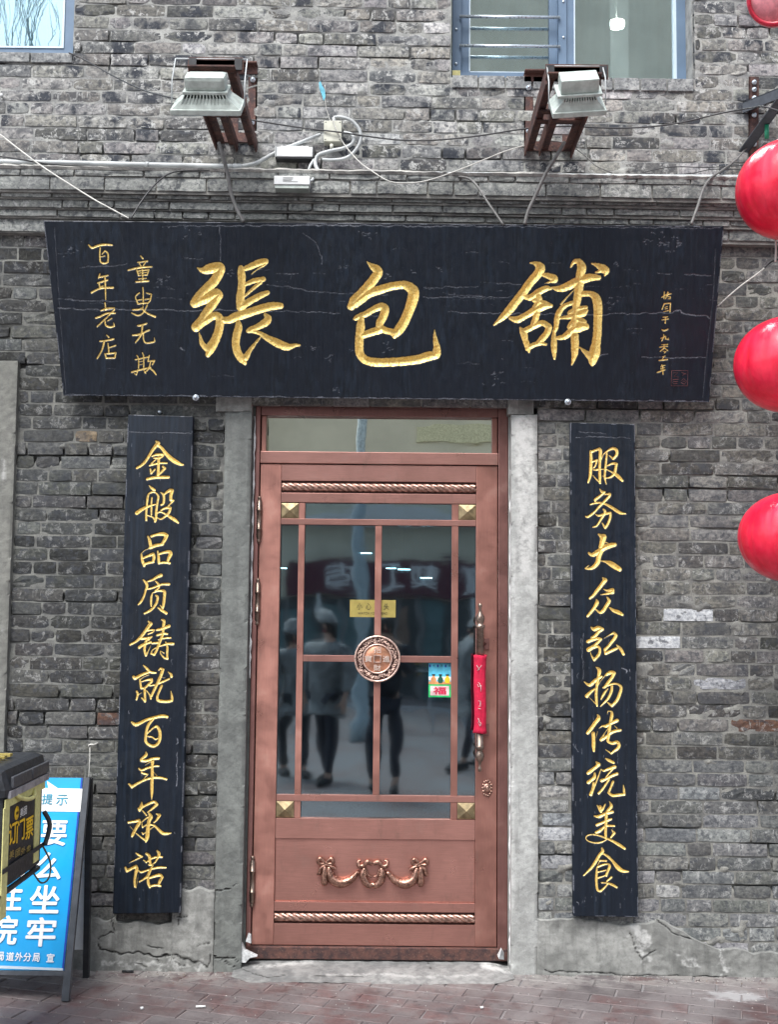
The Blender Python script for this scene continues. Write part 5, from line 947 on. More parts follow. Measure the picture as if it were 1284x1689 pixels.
# ================================================================ FLOODLIGHTS AND THEIR BRACKETS
def lbar(mb, a, b, w=.038, t=.005, up=(0, 0, 1), flip=1):
    "angle iron from a to b"
    a, b = Vector(a), Vector(b); d = (b-a).normalized(); u = Vector(up); u = (u-d*u.dot(d)).normalized(); v = d.cross(u)*flip
    for (p, q_) in ((u, v), (v, u)):
        P_ = [a, a+p*w, a+p*w+q_*t, a+q_*t]; V = P_+[x+(b-a) for x in P_]; mb.add(V, [(0, 1, 2, 3), (7, 6, 5, 4), (0, 4, 5, 1), (1, 5, 6, 2), (2, 6, 7, 3), (3, 7, 4, 0)])
def flood(side):
    L = side == 'l'; br = thing('lamp_bracket', 'rusty angle iron bracket holding the %s floodlight' % ('left' if L else 'right'), 'bracket', PY(395 if L else 890, 240, 0), 'rusty floodlight brackets')
    dep = .74
    wx = [X_(p, 0, 240) for p in ((357, 392, 424) if L else (866, 890, 943))]; z = PY(400, 238, 0).z if L else PY(900, 248, 0).z
    fx = [X_(p, 0, 170) for p in ((379, 424) if L else (865, 925))]
    # wall frame
    zt, zb = (PY(400, 108, 0).z, PY(400, 236, 0).z) if L else (PY(880, 121, 0).z, PY(880, 250, 0).z)
    xa_, xb_ = (fx[0], fx[1]) if L else (fx[0]+.0, wx[2])
    for x in (xa_, xb_):
        mb = MB(); lbar(mb, (x, -.004, zb), (x, -.004, zt), .042, .006, (1, 0, 0) if x == xa_ else (-1, 0, 0), 1 if x == xa_ else -1); mb.build('wall_upright', 'rust', br)
    mb = MB(); mb.box(xa_, xb_, -.012, -.004, zt-.045, zt); mb.box(xa_, xb_, -.045, -.012, zt-.006, zt); mb.build('wall_crossbar', 'rust', br)
    mb = MB(); mb.box(min(wx[0], xa_), xb_, -.012, -.002, zb, zb+.045); mb.build('wall_crossbar', 'rust', br)
    mb = MB()
    for k in (.25, .8):
        x = (xb_-.02) if L else (xa_+.02); mb.lathe((x, -.010, zb+(zt-zb)*k), (0, -1, 0), [(0, .013), (.006, .012), (.007, .008), (.018, .007)], 10)
    mb.build('bolt', 'steel', br)
    # arms run out from the wall
    zz_ = z; outer = -dep
    for x in wx[:3]:
        mb = MB(); lbar(mb, (x, -.006, zz_), (x, outer, zz_+.012), .04, .006, (1, 0, 0) if x < (wx[0]+wx[2])/2+.001 else (-1, 0, 0), 1); mb.box(x-.003, x+.003, outer, -.006, zz_-.03, zz_+.012); mb.build('arm', 'rust', br)
    for y in (outer, -.40, -.30):
        mb = MB(); lbar(mb, (wx[0], y, zz_-.004), (wx[2], y, zz_-.004), .044, .006, (0, 0, 1), 1); mb.build('crossbar', 'rust', br)
    # lamp
    cp_ = PY(343 if L else 953, 172 if L else 172, outer-.06); wn = Vector((0, .64, -.77)) if L else Vector((.06, .74, -.67)); wn.normalize()
    fl_ = thing('floodlight', 'old grey floodlight with a rounded ballast box at upper left' if L else 'old grey floodlight with dark fins under the right window', 'lamp', cp_, 'floodlights aimed down at the sign')
    ax = Vector((1, 0, 0)) if L else Vector((1, .05, 0)).normalized(); upv = ax.cross(wn).normalized(); ax = wn.cross(upv).normalized()*(1)
    if upv.z < 0: upv = -upv
    T = Matrix((ax, wn, upv)).transposed().to_4x4(); T.translation = cp_
    hw, hh = (.138, .080) if L else (.106, .070)
    mb = MB()   # rim and tapering housing, local axes: x right, y towards the wall, z up
    mb.box(-hw, hw, .0, .022, -hh, hh, 0, .004, T); 
    V = [T@Vector(p) for p in ((-hw+.006, 0, -hh+.006), (hw-.006, 0, -hh+.006), (hw-.006, 0, hh-.006), (-hw+.006, 0, hh-.006), (-.64*hw, -.036, -.054), (.64*hw, -.036, -.054), (.64*hw, -.036, .054), (-.64*hw, -.036, .054))]
    mb.add(V, [(0, 1, 5, 4), (1, 2, 6, 5), (2, 3, 7, 6), (3, 0, 4, 7), (4, 5, 6, 7)]); mb.build('housing', 'lampbody', fl_)
    mb = MB(); n_ = 14
    for i in range(n_):
        x = (-.10+.20*i/(n_-1))*hw/.138; f = .80
        V = [T@Vector(p) for p in ((x-.002, -.004, -hh+.012), (x+.002, -.004, -hh+.012), (x*f+.002, -.050, -.058), (x*f-.002, -.050, -.058), (x-.002, -.004, hh-.012), (x+.002, -.004, hh-.012), (x*f+.002, -.050, .058), (x*f-.002, -.050, .058))]
        mb.add(V, [(0, 1, 2, 3), (7, 6, 5, 4), (0, 4, 5, 1), (1, 5, 6, 2), (2, 6, 7, 3), (3, 7, 4, 0)])
    mb.build('cooling_fins', 'lampbody', fl_)
    T2 = T.copy(); T2.translation = cp_+(-wn)*.050+upv*.0
    mb = MB(); 
    if L: mb.box(-.080, .080, -.066, -.010, -.048, .048, 0, .016, T2)
    else: mb.box(-.074, .074, -.066, -.010, -.045, .045, 0, .006, T2)
    mb.build('ballast_box', 'lampbody', fl_); MB().box(-.088, .088, -.012, .0, -.056, .056, 0, .003, T2).build('ballast_lid', 'lampbody', fl_)
    MB().box(-hw+.012, hw-.012, .0225, .026, -hh+.012, hh-.012, 0, 0, T).build('front_glass', 'glass_w', fl_)
    # yoke up to the outer crossbar
    top = zz_+.045; mb = MB()
    for s in (-1, 1):
        p = cp_+ax*s*(hw+.006); mb.tube([p+Vector((0, 0, -.01)), p+Vector((0, .0, .10)), Vector((p.x, outer-.004, top))], .0028, 6)
    mb.tube([Vector((cp_.x-hw-.006, outer-.004, top)), Vector((cp_.x+hw+.006, outer-.004, top))], .0032, 6); mb.build('yoke', 'pvc', fl_)
    # end plate of the bracket
    mb = MB(); mb.box(wx[0]-.004, wx[2]+.03, outer-.006, outer, zz_-.008, zz_+.052); mb.build('end_plate', 'rust', br)
    MB().box(wx[0], wx[0]+.03, outer-.012, outer-.0065, zz_-.002, zz_+.045).box(wx[2]-.005, wx[2]+.025, outer-.012, outer-.0065, zz_-.002, zz_+.045).build('end_clip', 'dark', br)
flood('l'); flood('r')
# ================================================================ CONDUIT, BOXES, CABLES
def cable(name, label, pts, r, mat, Y=-.03, cat='cable', k=6, group=None):
    P_ = [PY(p[0], p[1], p[2] if len(p) > 2 else Y) for p in pts]; r = [q*.78 for q in r] if isinstance(r, list) else r*.78; o = MB().tube(smooth_pts(P_, k), r, 8).build(name, mat); tag(o, label, cat, group); return o
ct = thing('conduit_run', 'grey plastic conduit pipe along the ledge left of the small white boxes', 'pipe', PY(200, 270, -.11))
def tubep(pts, r, mat, par, name='pipe', k=6, rib=False):
    P_ = smooth_pts([PY(*p) if len(p) == 3 else PY(p[0], p[1], -.10) for p in pts], k)
    if rib:
        Q = []; rr = []
        for a, b in zip(P_[:-1], P_[1:]):
            n_ = max(1, int((b-a).length/.004))
            for j in range(n_): Q.append(a.lerp(b, j/n_)); rr.append(r*(1.0 if (len(Q) % 2) else .80))
        return MB().tube(Q, rr, 10).build(name, mat, par)
    return MB().tube(P_, r, 10).build(name, mat, par)
tubep([(-80, 264, -.11), (0, 266.5, -.11), (120, 269, -.11), (250, 272, -.11), (392, 275, -.10)], .0115, 'pvc', ct)
tubep([(392, 275, -.10), (420, 270, -.07), (445, 257, -.04), (462, 248, -.03)], .0105, 'pvc', ct, 'flexible_pipe', 6, True)
tubep([(385, 275, -.103), (398, 275, -.103)], .0135, 'pvc', ct, 'coupler', 1)
tubep([(240, 271.6, -.11), (246, 271.8, -.11)], .0135, 'pvc', ct, 'coupler', 1)
ct2 = thing('conduit_run', 'grey plastic conduit pipe along the ledge from the small white boxes to the lanterns', 'pipe', PY(900, 285, -.11))
tubep([(530, 286, -.11), (640, 287, -.11), (718, 288, -.11), (850, 289, -.11), (1000, 291, -.11), (1120, 292, -.11), (1250, 293, -.11), (1400, 296, -.11)], .0115, 'pvc', ct2)
for p in (535, 718, 1000): tubep([(p, 286+(p-535)*.0105, -.112), (p+8, 286.1+(p-535)*.0105, -.112)], .0138, 'pvc', ct2, 'coupler', 1)
tubep([(532, 286, -.11), (524, 280, -.09), (520, 268, -.06), (525, 256, -.05), (545, 249, -.05), (565, 245, -.05), (580, 238, -.05), (584, 228, -.05), (578, 221, -.04), (566, 219, -.035)], .0095, 'pvc', ct2, 'flexible_pipe', 6, True)
tubep([(551, 194, -.04), (562, 193, -.05), (580, 199, -.055), (593, 214, -.055), (595, 232, -.055), (585, 250, -.055), (570, 261, -.055), (548, 264, -.05), (530, 263, -.045)], .0085, 'pvc', ct2, 'flexible_pipe', 6, True)
tubep([(552, 204, -.04), (551, 194, -.04)], .009, 'pvc', ct2, 'pipe', 1); tubep([(547, 238, -.05), (547, 246, -.05)], .008, 'cream', ct2, 'pipe', 1)
tubep([(462, 247, -.03), (490, 237, -.03), (515, 227, -.03), (531, 221, -.03)], .0085, 'pvc', ct2, 'flexible_pipe', 5, True)
tubep([(519, 262, -.05), (512, 273, -.07), (509, 284, -.09), (515, 289, -.12), (516, 296, -.14), (511, 299, -.15)], .006, 'pvc', ct2)
jb = thing('junction_box', 'small square cream electrical junction box with corner screws', 'box', PY(548, 221, -.02)); x0, x1, z0, z1 = X_(535, -.02, 220), X_(564, -.02, 220), PY(550, 238, -.02).z, PY(550, 204, -.02).z
box('box_body', x0, x1, -.055, .004, z0, z1, 'cream', jb, .003)
for a in (x0+.008, x1-.008):
    for b in (z0+.008, z1-.008): MB().lathe((a, -.055, b), (0, -1, 0), [(0, .003), (.001, .0025)], 8).build('screw', 'dark', jb)
db = thing('driver_box', 'flat white lamp driver box mounted between the two floodlights above the ledge', 'box', PY(485, 248, -.05)); x0, x1 = X_(456, -.06, 248), X_(516, -.06, 248); z0, z1 = PY(485, 258, -.06).z, PY(485, 242, -.06).z
box('box_body', x0, x1, -.06, .004, z0, z1, 'white', db, .003); box('lid', x0+.02, x1-.02, -.05, -.012, z1, z1+.008, 'white', db, .002); box('end_cap', x1, x1+.008, -.063, .0, z0-.003, z1+.003, 'dark', db, .001); box('end_cap', x0-.006, x0, -.063, .0, z0-.003, z1+.003, 'pvc', db, .001)
box('base_plate', x0-.004, x1+.004, -.056, -.003, z0-.008, z0-.001, 'dark', db, .001)
db = thing('driver_box', 'white lamp driver box with a printed data label standing out from the ledge edge', 'box', PY(482, 300, -.14)); x0, x1 = X_(452, -.19, 300), X_(511, -.19, 300); z0, z1 = PY(482, 304, -.19).z, PY(482, 290, -.19).z
box('box_body', x0, x1, -.19, -.125, z0, z1, 'white', db, .002); box('base_plate', x0+.004, x1-.004, -.185, -.12, z0-.016, z0-.0005, 'lampbody', db, .001)
mb = MB()
for i in range(4): mb.box(x0+.04, x0+.04+random.uniform(.03, .07), -.1908, -.1903, z1-.010-i*.006, z1-.008-i*.006)
mb.build('data_label', 'dark', db)
cable('cable', 'thin black cable slanting from the top left window to the left floodlight', [(113, 87, -.02), (140, 99, -.03), (190, 127, -.2), (240, 150, -.5), (290, 163, -.78)], .0042, 'cable')
cable('wire_rope', 'pale wire rope slanting down to the left top of the sign', [(-40, 190, -.10), (0, 222, -.12), (60, 268, -.17), (110, 301, -.22), (155, 329, -.26), (175, 340, -.28), (212, 360, -.30)], .0042, 'cable_w')
cable('cable', 'short black cable curving from the ledge down to the left top of the sign', [(400, 281, -.135), (340, 281, -.14), (290, 283, -.15), (262, 298, -.20), (236, 328, -.26), (216, 360, -.30)], .0048, 'cable')
cable('cable', 'black cable lying under the conduit at the far left of the ledge', [(-60, 255, -.11), (0, 258, -.115), (30, 262, -.12), (90, 271, -.125), (200, 276, -.127), (300, 278, -.13), (400, 281, -.13), (520, 284, -.125)], .0048, 'cable')
cable('hanging_cord', 'thick grey cord from the left floodlight bracket to the sign top', [(361, 235, -.30), (366, 252, -.30), (375, 285, -.28), (381, 318, -.27), (391, 346, -.27), (402, 366, -.275)], .0105, 'cable_g')
cable('hanging_cord', 'thick grey cord from the right floodlight bracket to the sign top', [(932, 234, -.30), (920, 255, -.30), (902, 284, -.29), (885, 320, -.28), (872, 348, -.275), (866, 370, -.275)], .0100, 'cable_g')
cable('cable', 'black cable slung across the wall between the two floodlight brackets', [(410, 197, -.06), (440, 202, -.06), (500, 211, -.05), (560, 218, -.07), (600, 224, -.06), (660, 231, -.05), (720, 231, -.05), (790, 224, -.05), (870, 212, -.05), (940, 208, -.05)], .0050, 'cable')
cable('cable', 'black cable running from the right floodlight bracket to the lantern bracket', [(940, 208, -.05), (1000, 211, -.04), (1060, 210, -.04), (1120, 203, -.05), (1190, 187, -.10), (1240, 178, -.3), (1262, 176, -.4), (1300, 188, -.5)], .0048, 'cable')
cable('wire', 'thin white wire drooping from the junction box to the right floodlight bracket', [(549, 196, -.06), (554, 212, -.065), (568, 238, -.06), (592, 266, -.10), (612, 281, -.15), (640, 298, -.18), (665, 302, -.18), (700, 299, -.18), (745, 285, -.16), (800, 263, -.10), (835, 249, -.06), (866, 240, -.03)], .0034, 'cable_w')
cable('hanging_cord', 'dark cord slanting from the ledge to the sign top right of the middle', [(756, 291, -.14), (775, 295, -.16), (790, 310, -.20), (806, 335, -.25), (831, 371, -.28)], .0068, 'cable_g')
cable('wire', 'grey wire behind the right floodlight bracket reaching the conduit', [(900, 232, -.03), (925, 234, -.03), (945, 242, -.03), (965, 256, -.05), (985, 274, -.10), (1010, 285, -.115)], .0036, 'cable_g')
cable('hanging_cord', 'grey frayed cord from the lantern bracket down to the sign right end', [(1243, 238, -.03), (1232, 245, -.05), (1215, 264, -.08), (1195, 279, -.12), (1172, 295, -.15), (1160, 315, -.20), (1152, 340, -.24), (1141, 370, -.27)], [.0042+.0045*min(1, i/30) for i in range(43)], 'cable_g')
cable('wire', 'thin dark wire rising from the ledge near the right conduit end', [(1060, 285, -.11), (1090, 278, -.10), (1120, 275, -.09), (1170, 276, -.09), (1240, 272, -.09)], .0030, 'cable')
cable('wire', 'thin dark wire lying just above the right end of the conduit', [(1075, 291, -.12), (1140, 286, -.11), (1180, 279, -.10), (1250, 281, -.10)], .0030, 'cable')
cable('wire', 'grey wire looping under the right end of the conduit', [(1000, 293, -.125), (1080, 296, -.13), (1150, 294, -.13), (1180, 291, -.13), (1215, 297, -.12), (1290, 300, -.12)], .0032, 'cable_g')
cable('wire', 'pale wire slanting from the sign right edge to below the top lantern', [(1185, 505, -.12), (1200, 491, -.10), (1225, 470, -.09), (1250, 452, -.10), (1262, 442, -.11)], .0042, 'cable_w')
cable('wire', 'dark taped wire end right of the pale slanting wire', [(1262, 442, -.11), (1272, 433, -.13), (1284, 428, -.2), (1320, 424, -.4)], .0050, 'cable')
cable('wire', 'thin pale wire rising straight up above the junction box', [(547, 205, -.02), (541, 188, -.015), (537, 170, -.012), (536, 140, -.012)], .0018, 'cable_w')
hb = MB(); pts = [PY(a, b, -.014) for a, b in ((526, 136), (529, 134), (532, 142), (536, 148), (537, 160), (534, 166), (531, 156), (527, 146))]; hb.poly(pts, (0, 1, 0), .004); tag(hb.build('paint_scrap', simple('turquoise_scrap', (.12, .42, .55), .7)), 'torn turquoise scrap stuck to the bricks above the junction box', 'scrap')
hk = thing('wall_hook', 'bent wire hook with a string above the blue standing sign', 'hook', PY(150, 1224, -.01))
MB().tube(smooth_pts([PY(a, b, c) for a, b, c in ((162, 1225, .01), (156, 1228, -.03), (148, 1228, -.035), (146, 1231, -.03))]), .0035, 6).build('hook', 'cable_w', hk)
MB().tube([PY(148, 1229, -.03), PY(148, 1250, -.03), PY(146, 1281, -.10)], .0016, 5).build('string', 'cable_w', hk)
nail = thing('nail', 'small white screw in the bricks at the left edge below the window', 'nail', PY(4, 160, 0)); MB().lathe(PY(4, 160, 0), (0, -1, 0), [(-.01, .004), (.02, .004), (.021, .009), (.026, .005)], 10).build('nail_head', 'white', nail)
pin = thing('iron_pin', 'short dark iron pin in the ledge above the sign left part', 'pin', PY(254, 352, -.06)); MB().tube([PY(254, 348, -.09), PY(254.5, 361, -.085)], .004, 6).build('pin_shaft', 'dark', pin); MB().tube([PY(252, 348, -.092), PY(257, 348, -.092)], .004, 6).build('pin_head', 'dark', pin)
# ================================================================ LANTERNS
lb = thing('lantern_bracket', 'rusty wall bracket with a slanting brace at the right edge above the lanterns', 'bracket', PY(1240, 180, 0))
mb = MB(); lbar(mb, PY(1236, 258, -.01), PY(1237, 126, -.01), .045, .006, (1, 0, 0), 1); mb.build('wall_upright', 'rust', lb)
mb = MB()
for p in (136, 148, 162, 190, 238): mb.lathe(PY(1245, p, -.018), (0, -1, 0), [(0, .012), (.006, .011), (.007, .007), (.016, .006)], 10)
mb.build('bolt', 'steel', lb)
a0 = PY(1226, 169, -.02); a1 = a0+Vector((.10, -.75, .0)); mb = MB(); lbar(mb, a0, a1+Vector((.45, 0, 0)), .05, .006, (0, 0, -1), 1); mb.build('arm', 'post', lb)
b0 = PY(1236, 252, -.02); mb = MB(); lbar(mb, b0, PY(1300, 165, -.35), .05, .006, (0, 0, 1), 1); mb.build('brace', 'post', lb)
MB().tube([PY(1266, 206, -.2), PY(1266, 228, -.2)], .010, 8).build('green_tie', 'green', lb)
LY = -.6
def lantern(cx_, cy_, rx, rz, label, cap_white):
    c = PY(cx_, cy_, LY); sc_ = 1900/(c-CAM).dot(F); rx, rz = rx/sc_, rz/sc_
    t = thing('lantern', label, 'lantern', c-Vector((0, 0, rz)), 'red lanterns hanging in a vertical string'); n, m_ = 128, 40; V = []; Fc = []
    for j in range(m_+1):
        ph = math.pi*(.06+.88*j/m_)
        for i in range(n):
            th = 2*math.pi*i/n; rib = 1+.004*math.cos(th*8)*math.sin(ph)-.014*math.exp(-(math.sin(th*8)/.18)**2)*math.sin(ph); V.append((c.x+rx*rib*math.sin(ph)**.92*math.cos(th), c.y+rx*rib*math.sin(ph)**.92*math.sin(th), c.z-rz*math.cos(ph)))
    for j in range(m_):
        for i in range(n): Fc.append((j*n+i, j*n+(i+1) % n, (j+1)*n+(i+1) % n, (j+1)*n+i))
    mesh('lantern_skin', V, Fc, 'lantern', t, True)
    zb = c.z-rz; mb = MB(); mb.lathe((c.x, c.y, zb-.012), (0, 0, 1), [(0, .030), (.010, .045), (.022, .050), (.024, .045)], 24)
    for k in range(16):
        a = 2*math.pi*k/16; d = Vector((math.cos(a), math.sin(a), 0)); p = Vector((c.x, c.y, zb+.008)); s = Vector((-d.y, d.x, 0)); mb.add([p+d*.03+s*.010, p+d*.03-s*.010, p+d*.075-s*.012+Vector((0, 0, .002)), p+d*.092+Vector((0, 0, .012)), p+d*.075+s*.012+Vector((0, 0, .002))], [(0, 1, 2, 3, 4), (4, 3, 2, 1, 0)])
    mb.build('bottom_cap', 'yellow', t)
    MB().lathe((c.x, c.y, c.z+rz-.012), (0, 0, 1), [(0, .085), (.010, .075), (.022, .045), (.034, .03)] if cap_white else [(0, .05), (.012, .045), (.024, .03)], 28).build('top_cap', 'wh_cap' if cap_white else 'yellow', t)
    return c, rz
c1, r1 = lantern(1309, 312, 92, 81, 'topmost full red lantern with a white cap, under the rusty bracket', True)
c2, r2 = lantern(1306, 601, 92, 79, 'middle red lantern of the string, beside the lower right corner of the sign', False)
c3, r3 = lantern(1311, 886, 90, 75, 'lowest red lantern of the string, right of the narrow right board', False)
for (a, b, lab) in ((c1+Vector((0, 0, r1)), Vector((c1.x, c1.y, 5.6)), 'cord above the topmost full lantern'), (c2+Vector((0, 0, r2)), c1-Vector((0, 0, r1)), 'cord between the top and middle lanterns'), (c3+Vector((0, 0, r3)), c2-Vector((0, 0, r2)), 'cord between the middle and lowest lanterns')):
    tag(MB().tube([a, b], .004, 6).build('hanging_cord', 'cable_w'), lab+' at the right edge', 'cord')
tag(MB().tube(smooth_pts([PY(1280, 390, LY+.1), PY(1281, 410, LY+.1), PY(1280, 432, LY+.1)]), .004, 6).build('lantern_string', 'cable_w'), 'short white string hanging under the topmost full lantern', 'string')
dl = thing('round_lamp_sign', 'red drum with a pink disc cut by the top right corner', 'sign', PY(1290, 10, -.5))
c = PY(1281, -4, -.5); ax = Vector((-.35, -.86, -.36)).normalized()
MB().lathe(c-ax*.05, ax, [(0, .105), (.02, .118), (.085, .118), (.098, .112), (.098, .100), (.09, .099)], 40).build('drum', 'crimson', dl); MB().lathe(c-ax*.05, ax, [(.088, .0985), (.094, .0985)], 40).build('disc', 'pink', dl)
MB().tube([c-ax*.04, Vector((c.x+.05, .02, c.z+.25))], .012, 8).build('arm', 'rust', dl)
# ================================================================ THINGS ON THE DOOR
def on(px, py, y): return X_(px, y, py), PY(px, py, y).z
sy_ = gy-.0015
st = thing('door_sticker', 'blue and green sticker with three wine jars on the door glass', 'sticker', (dx(727), sy_, dz(1150)))
xa1, xb1 = X_(707.5, sy_, 1120), X_(744.2, sy_, 1120); zA1, zM, zB1 = PY(727, 1094, sy_).z, PY(727, 1128.5, sy_).z, PY(727, 1150, sy_).z
box('picture', xa1, xb1, sy_-.0004, sy_+.0004, zM, zA1, 'skyp', st, 0); box('cloud_band', xa1, xb1, sy_-.0008, sy_-.0004, zM+.018, zM+.034, 'wprint', st, 0); box('picture_ground', xa1, xb1, sy_-.0008, sy_-.0004, zM, zM+.012, 'orange', st, 0)
for i, (u, mt) in enumerate(((.22, 'orange'), (.53, 'dkgreen'), (.84, 'yprint'))):
    x = xa1+(xb1-xa1)*u; mb = MB(); w_ = .0125; zz = zM+.005
    mb.poly([Vector((x+a*w_, sy_-.0009, zz+b)) for a, b in ((-.6, 0), (.6, 0), (1, .010), (.95, .020), (.45, .028), (.4, .033), (-.4, .033), (-.45, .028), (-.95, .020), (-1, .010))], (0, -1, 0), .0005); mb.build('jar_print', mt, st)
    MB().poly([Vector((x+a*w_, sy_-.0015, zz+b)) for a, b in ((-.45, .033), (.45, .033), (.7, .040), (-.7, .040))], (0, -1, 0), .0004).build('jar_mouth_print', 'blk', st)
for i in range(6): 
    x = xa1+.006+i*(xb1-xa1-.012)/5; MB().box(x-.004, x+.003, sy_-.0012, sy_-.0005, zA1-.018+.003*(i % 2), zA1-.006).build('brush_lettering', 'teal' if i % 2 else 'navy', st)
box('green_panel', xa1, xb1, sy_-.0004, sy_+.0004, zB1, zM-.001, 'grn', st, 0); box('pale_panel', xa1+.008, xb1-.008, sy_-.0010, sy_-.0004, zB1+.008, zM-.008, simple('pale_pink_print', (.75, .55, .55), .5), st, 0)
text('lettering', '福', 0, 0, ((xa1+xb1)/2, sy_-.0011, (zB1+zM)/2), (1, 0, 0), (0, 0, 1), .060, .034, 'redp', st, .0006, weight=.02)
gp_y = gy-.009
gp = thing('notice_plate', 'small gold warning plate seen behind the door glass', 'notice', (dx(616), gp_y, dz(1018)))
x0, x1 = X_(577.5, gp_y, 1000), X_(653, gp_y, 1000); z1, z0 = PY(616, 989.5, gp_y).z, PY(616, 1018, gp_y).z; box('plate', x0, x1, gp_y, gp_y+.003, z0, z1, 'goldpl', gp, 0)
for i, chh in enumerate('小心碰头'):
    text('lettering', chh, 0, 0, (x0+(x1-x0)*(.21+.195*i), gp_y-.0008, z0+(z1-z0)*.62), (1, 0, 0), (0, 0, 1), .024, .030, 'blk', gp, .0006)
text('lettering', 'WATCH YOUR HEAD', 0, 0, ((x0+x1)/2, gp_y-.0008, z0+(z1-z0)*.22), (1, 0, 0), (0, 0, 1), .135, .011, 'blk', gp, .0006)
# red felt sleeve round the handle
sl2 = thing('handle_sleeve', 'red felt sleeve with faded gold writing wrapped round the door pull', 'sleeve', (hx, hy, dz(1205)))
zt3, zb3 = dz(1078), dz(1205); n = 28; V = []; Fc = []
for j in range(25):
    t = j/24; z = zb3+(zt3-zb3)*t; fl2 = .004*math.exp(-((t-0)/.04)**2)+.003*math.exp(-((t-1)/.04)**2)
    for i in range(n):
        a = 2*math.pi*i/n; r_ = .0245+fl2+.0018*math.sin(3*a+t*7)+.001*math.sin(9*a-t*13); V.append((hx+r_*math.cos(a)*1.08, hy+r_*math.sin(a)*.9, z+.002*math.sin(2*a)))
Fc = [(j*n+i, j*n+(i+1) % n, (j+1)*n+(i+1) % n, (j+1)*n+i) for j in range(24) for i in range(n)]
o = mesh('felt', V, Fc, 'red', sl2, True); sm = o.modifiers.new('thickness', 'SOLIDIFY'); sm.thickness = .003
mb = MB(); random.seed(4)
for (py, pts) in ((1094, [(-3, 0), (0, 4), (2, 7), (-2, 9), (4, 3), (6, 0)]), (1122, [(0, 0), (3, 2), (3, 6), (0, 7), (-1, 3)]), (1128, [(5, -2), (5, 9)]), (1152, [(0, 0), (4, 0), (4, 9), (1, 8)]), (1160, [(0, 4), (5, 5)]), (1180, [(0, 0), (2, 4), (0, 8)]), (1186, [(3, 0), (6, 3), (3, 7), (2, 3)])):
    mb.tube([Vector((hx-.010+a/365*.9, hy-.0255, dz(py+b))) for a, b in pts], .0012, 5)
mb.build('gold_writing', 'cable_w', sl2)
# ceiling lamps inside the shop, a counter and curtains upstairs
for i, (x, y, z) in enumerate(((-.16, 3.0, 1.98), (.10, 2.2, 1.84), (.26, 2.7, 1.80), (.02, 3.8, 1.90), (-.80, 3.4, 1.88))):
    t = thing('ceiling_lamp', ['lit pendant lamp in the shop, left of the centre bar', 'lit pendant lamp in the shop nearest the door', 'lit pendant lamp in the shop, right of the centre bar', 'lit pendant lamp hanging deepest in the shop', 'lit pendant lamp at the left side of the shop'][i], 'lamp', (x, y, z)); box('casing', x-.05, x+.05, y-.02, y+.02, z, z+.02, 'dark', t, 0); box('tube', x-.04, x+.04, y-.01, y+.01, z-.008, z, 'bulb', t, 0); MB().tube([(x, y, z+.02), (x, y, 3.04)], .003, 5).build('cord', 'cable', t)
ul = thing('ceiling_lamp', 'lit round lamp seen through the right pane of the upper window', 'lamp', PY(1018, 42, 1.6)); c = PY(1018, 42, 1.6); MB().lathe(c+Vector((0, 0, .02)), (0, 0, -1), [(0, .05), (.02, .05), (.03, .042), (.034, .001)], 28).build('lamp_disc', 'bulb', ul); MB().lathe(c+Vector((0, 0, .02)), (0, 0, 1), [(0, .004), (1.2, .004)], 8).build('stem', 'white', ul)
def curtain(x0, x1, y, z0, z1, lab):
    y = .245
    n = int((x1-x0)/.012); V = []; ph = random.uniform(0, 6)
    for i in range(n+1):
        x = x0+(x1-x0)*i/n; yy = y+.025*math.sin(x*38+ph)+.012*math.sin(x*91)
        V += [(x, yy, z0), (x, yy*1.0+.002, z1)]
    o = mesh('curtain', V, [(2*i, 2*i+2, 2*i+3, 2*i+1) for i in range(n)], 'curtain', None, True); m_ = o.modifiers.new('t', 'SOLIDIFY'); m_.thickness = .002; tag(o, lab, 'curtain')
curtain(X_(760, .3, 60), X_(1003, .3, 60), .32, 3.9, 5.6, 'white curtain behind the barred left sash of the upper window'); curtain(X_(1034, .3, 60), X_(1145, .3, 60), .32, 3.9, 5.6, 'white curtain at the right side of the upper window'); curtain(-3.4, X_(122, .3, 60), .34, 3.9, 5.6, 'pale curtain behind the top left window')
# ================================================================ BLUE STANDING SIGN
Zt = PY(140, 1281, -.19).z; foot = PG(108, 1651, 0); pp2 = Vector((0, foot.y, 0)); n2 = Vector((0, Zt, -( -.19-foot.y)*1)).normalized(); n2 = Vector((0, -Zt, (-.19-foot.y))).normalized()
Asn = thing('standing_sign', 'blue police notice on a dark steel easel leaning by the wall at the left edge', 'sign', (foot.x-.3, foot.y, 0))
def A(px, py, off=0.0): return PPL(px, py, pp2+n2*off, n2)
TRc, BRc = A(136, 1283), A(104.5, 1601); Wd = .56; up = (TRc-BRc); upn = up.normalized(); rt = Vector((1, 0, 0)); rt = (rt-upn*rt.dot(upn)).normalized()
rt = Vector((1, 0, 0))
P4 = [BRc-rt*Wd, BRc, TRc, TRc-rt*(Wd)]
MB().poly([p-n2*.004 for p in P4], -n2, .010).build('panel', 'blue', Asn)
def quad(name, pts, off, mat, t=.0006): MB().poly([A(a, b, off) for a, b in pts], n2, t).build(name, mat, Asn)
quad('dark_edge', [(133.5, 1283), (136, 1283), (104.5, 1601), (101.5, 1601)], -.0035, 'navy'); quad('header_strip', [(0, 1298), (135.8, 1301), (133, 1339), (-5, 1337)], -.0030, 'wprint')
quad('white_flash', [(77, 1288), (95, 1300), (79.5, 1300)], -.003, 'wprint')
quad('bottom_edge', [(-40, 1591), (104, 1597), (103.5, 1601), (-40, 1596)], -.0028, 'alu_lt')
scl = 1900/((BRc-CAM).dot(F)); n2v = n2
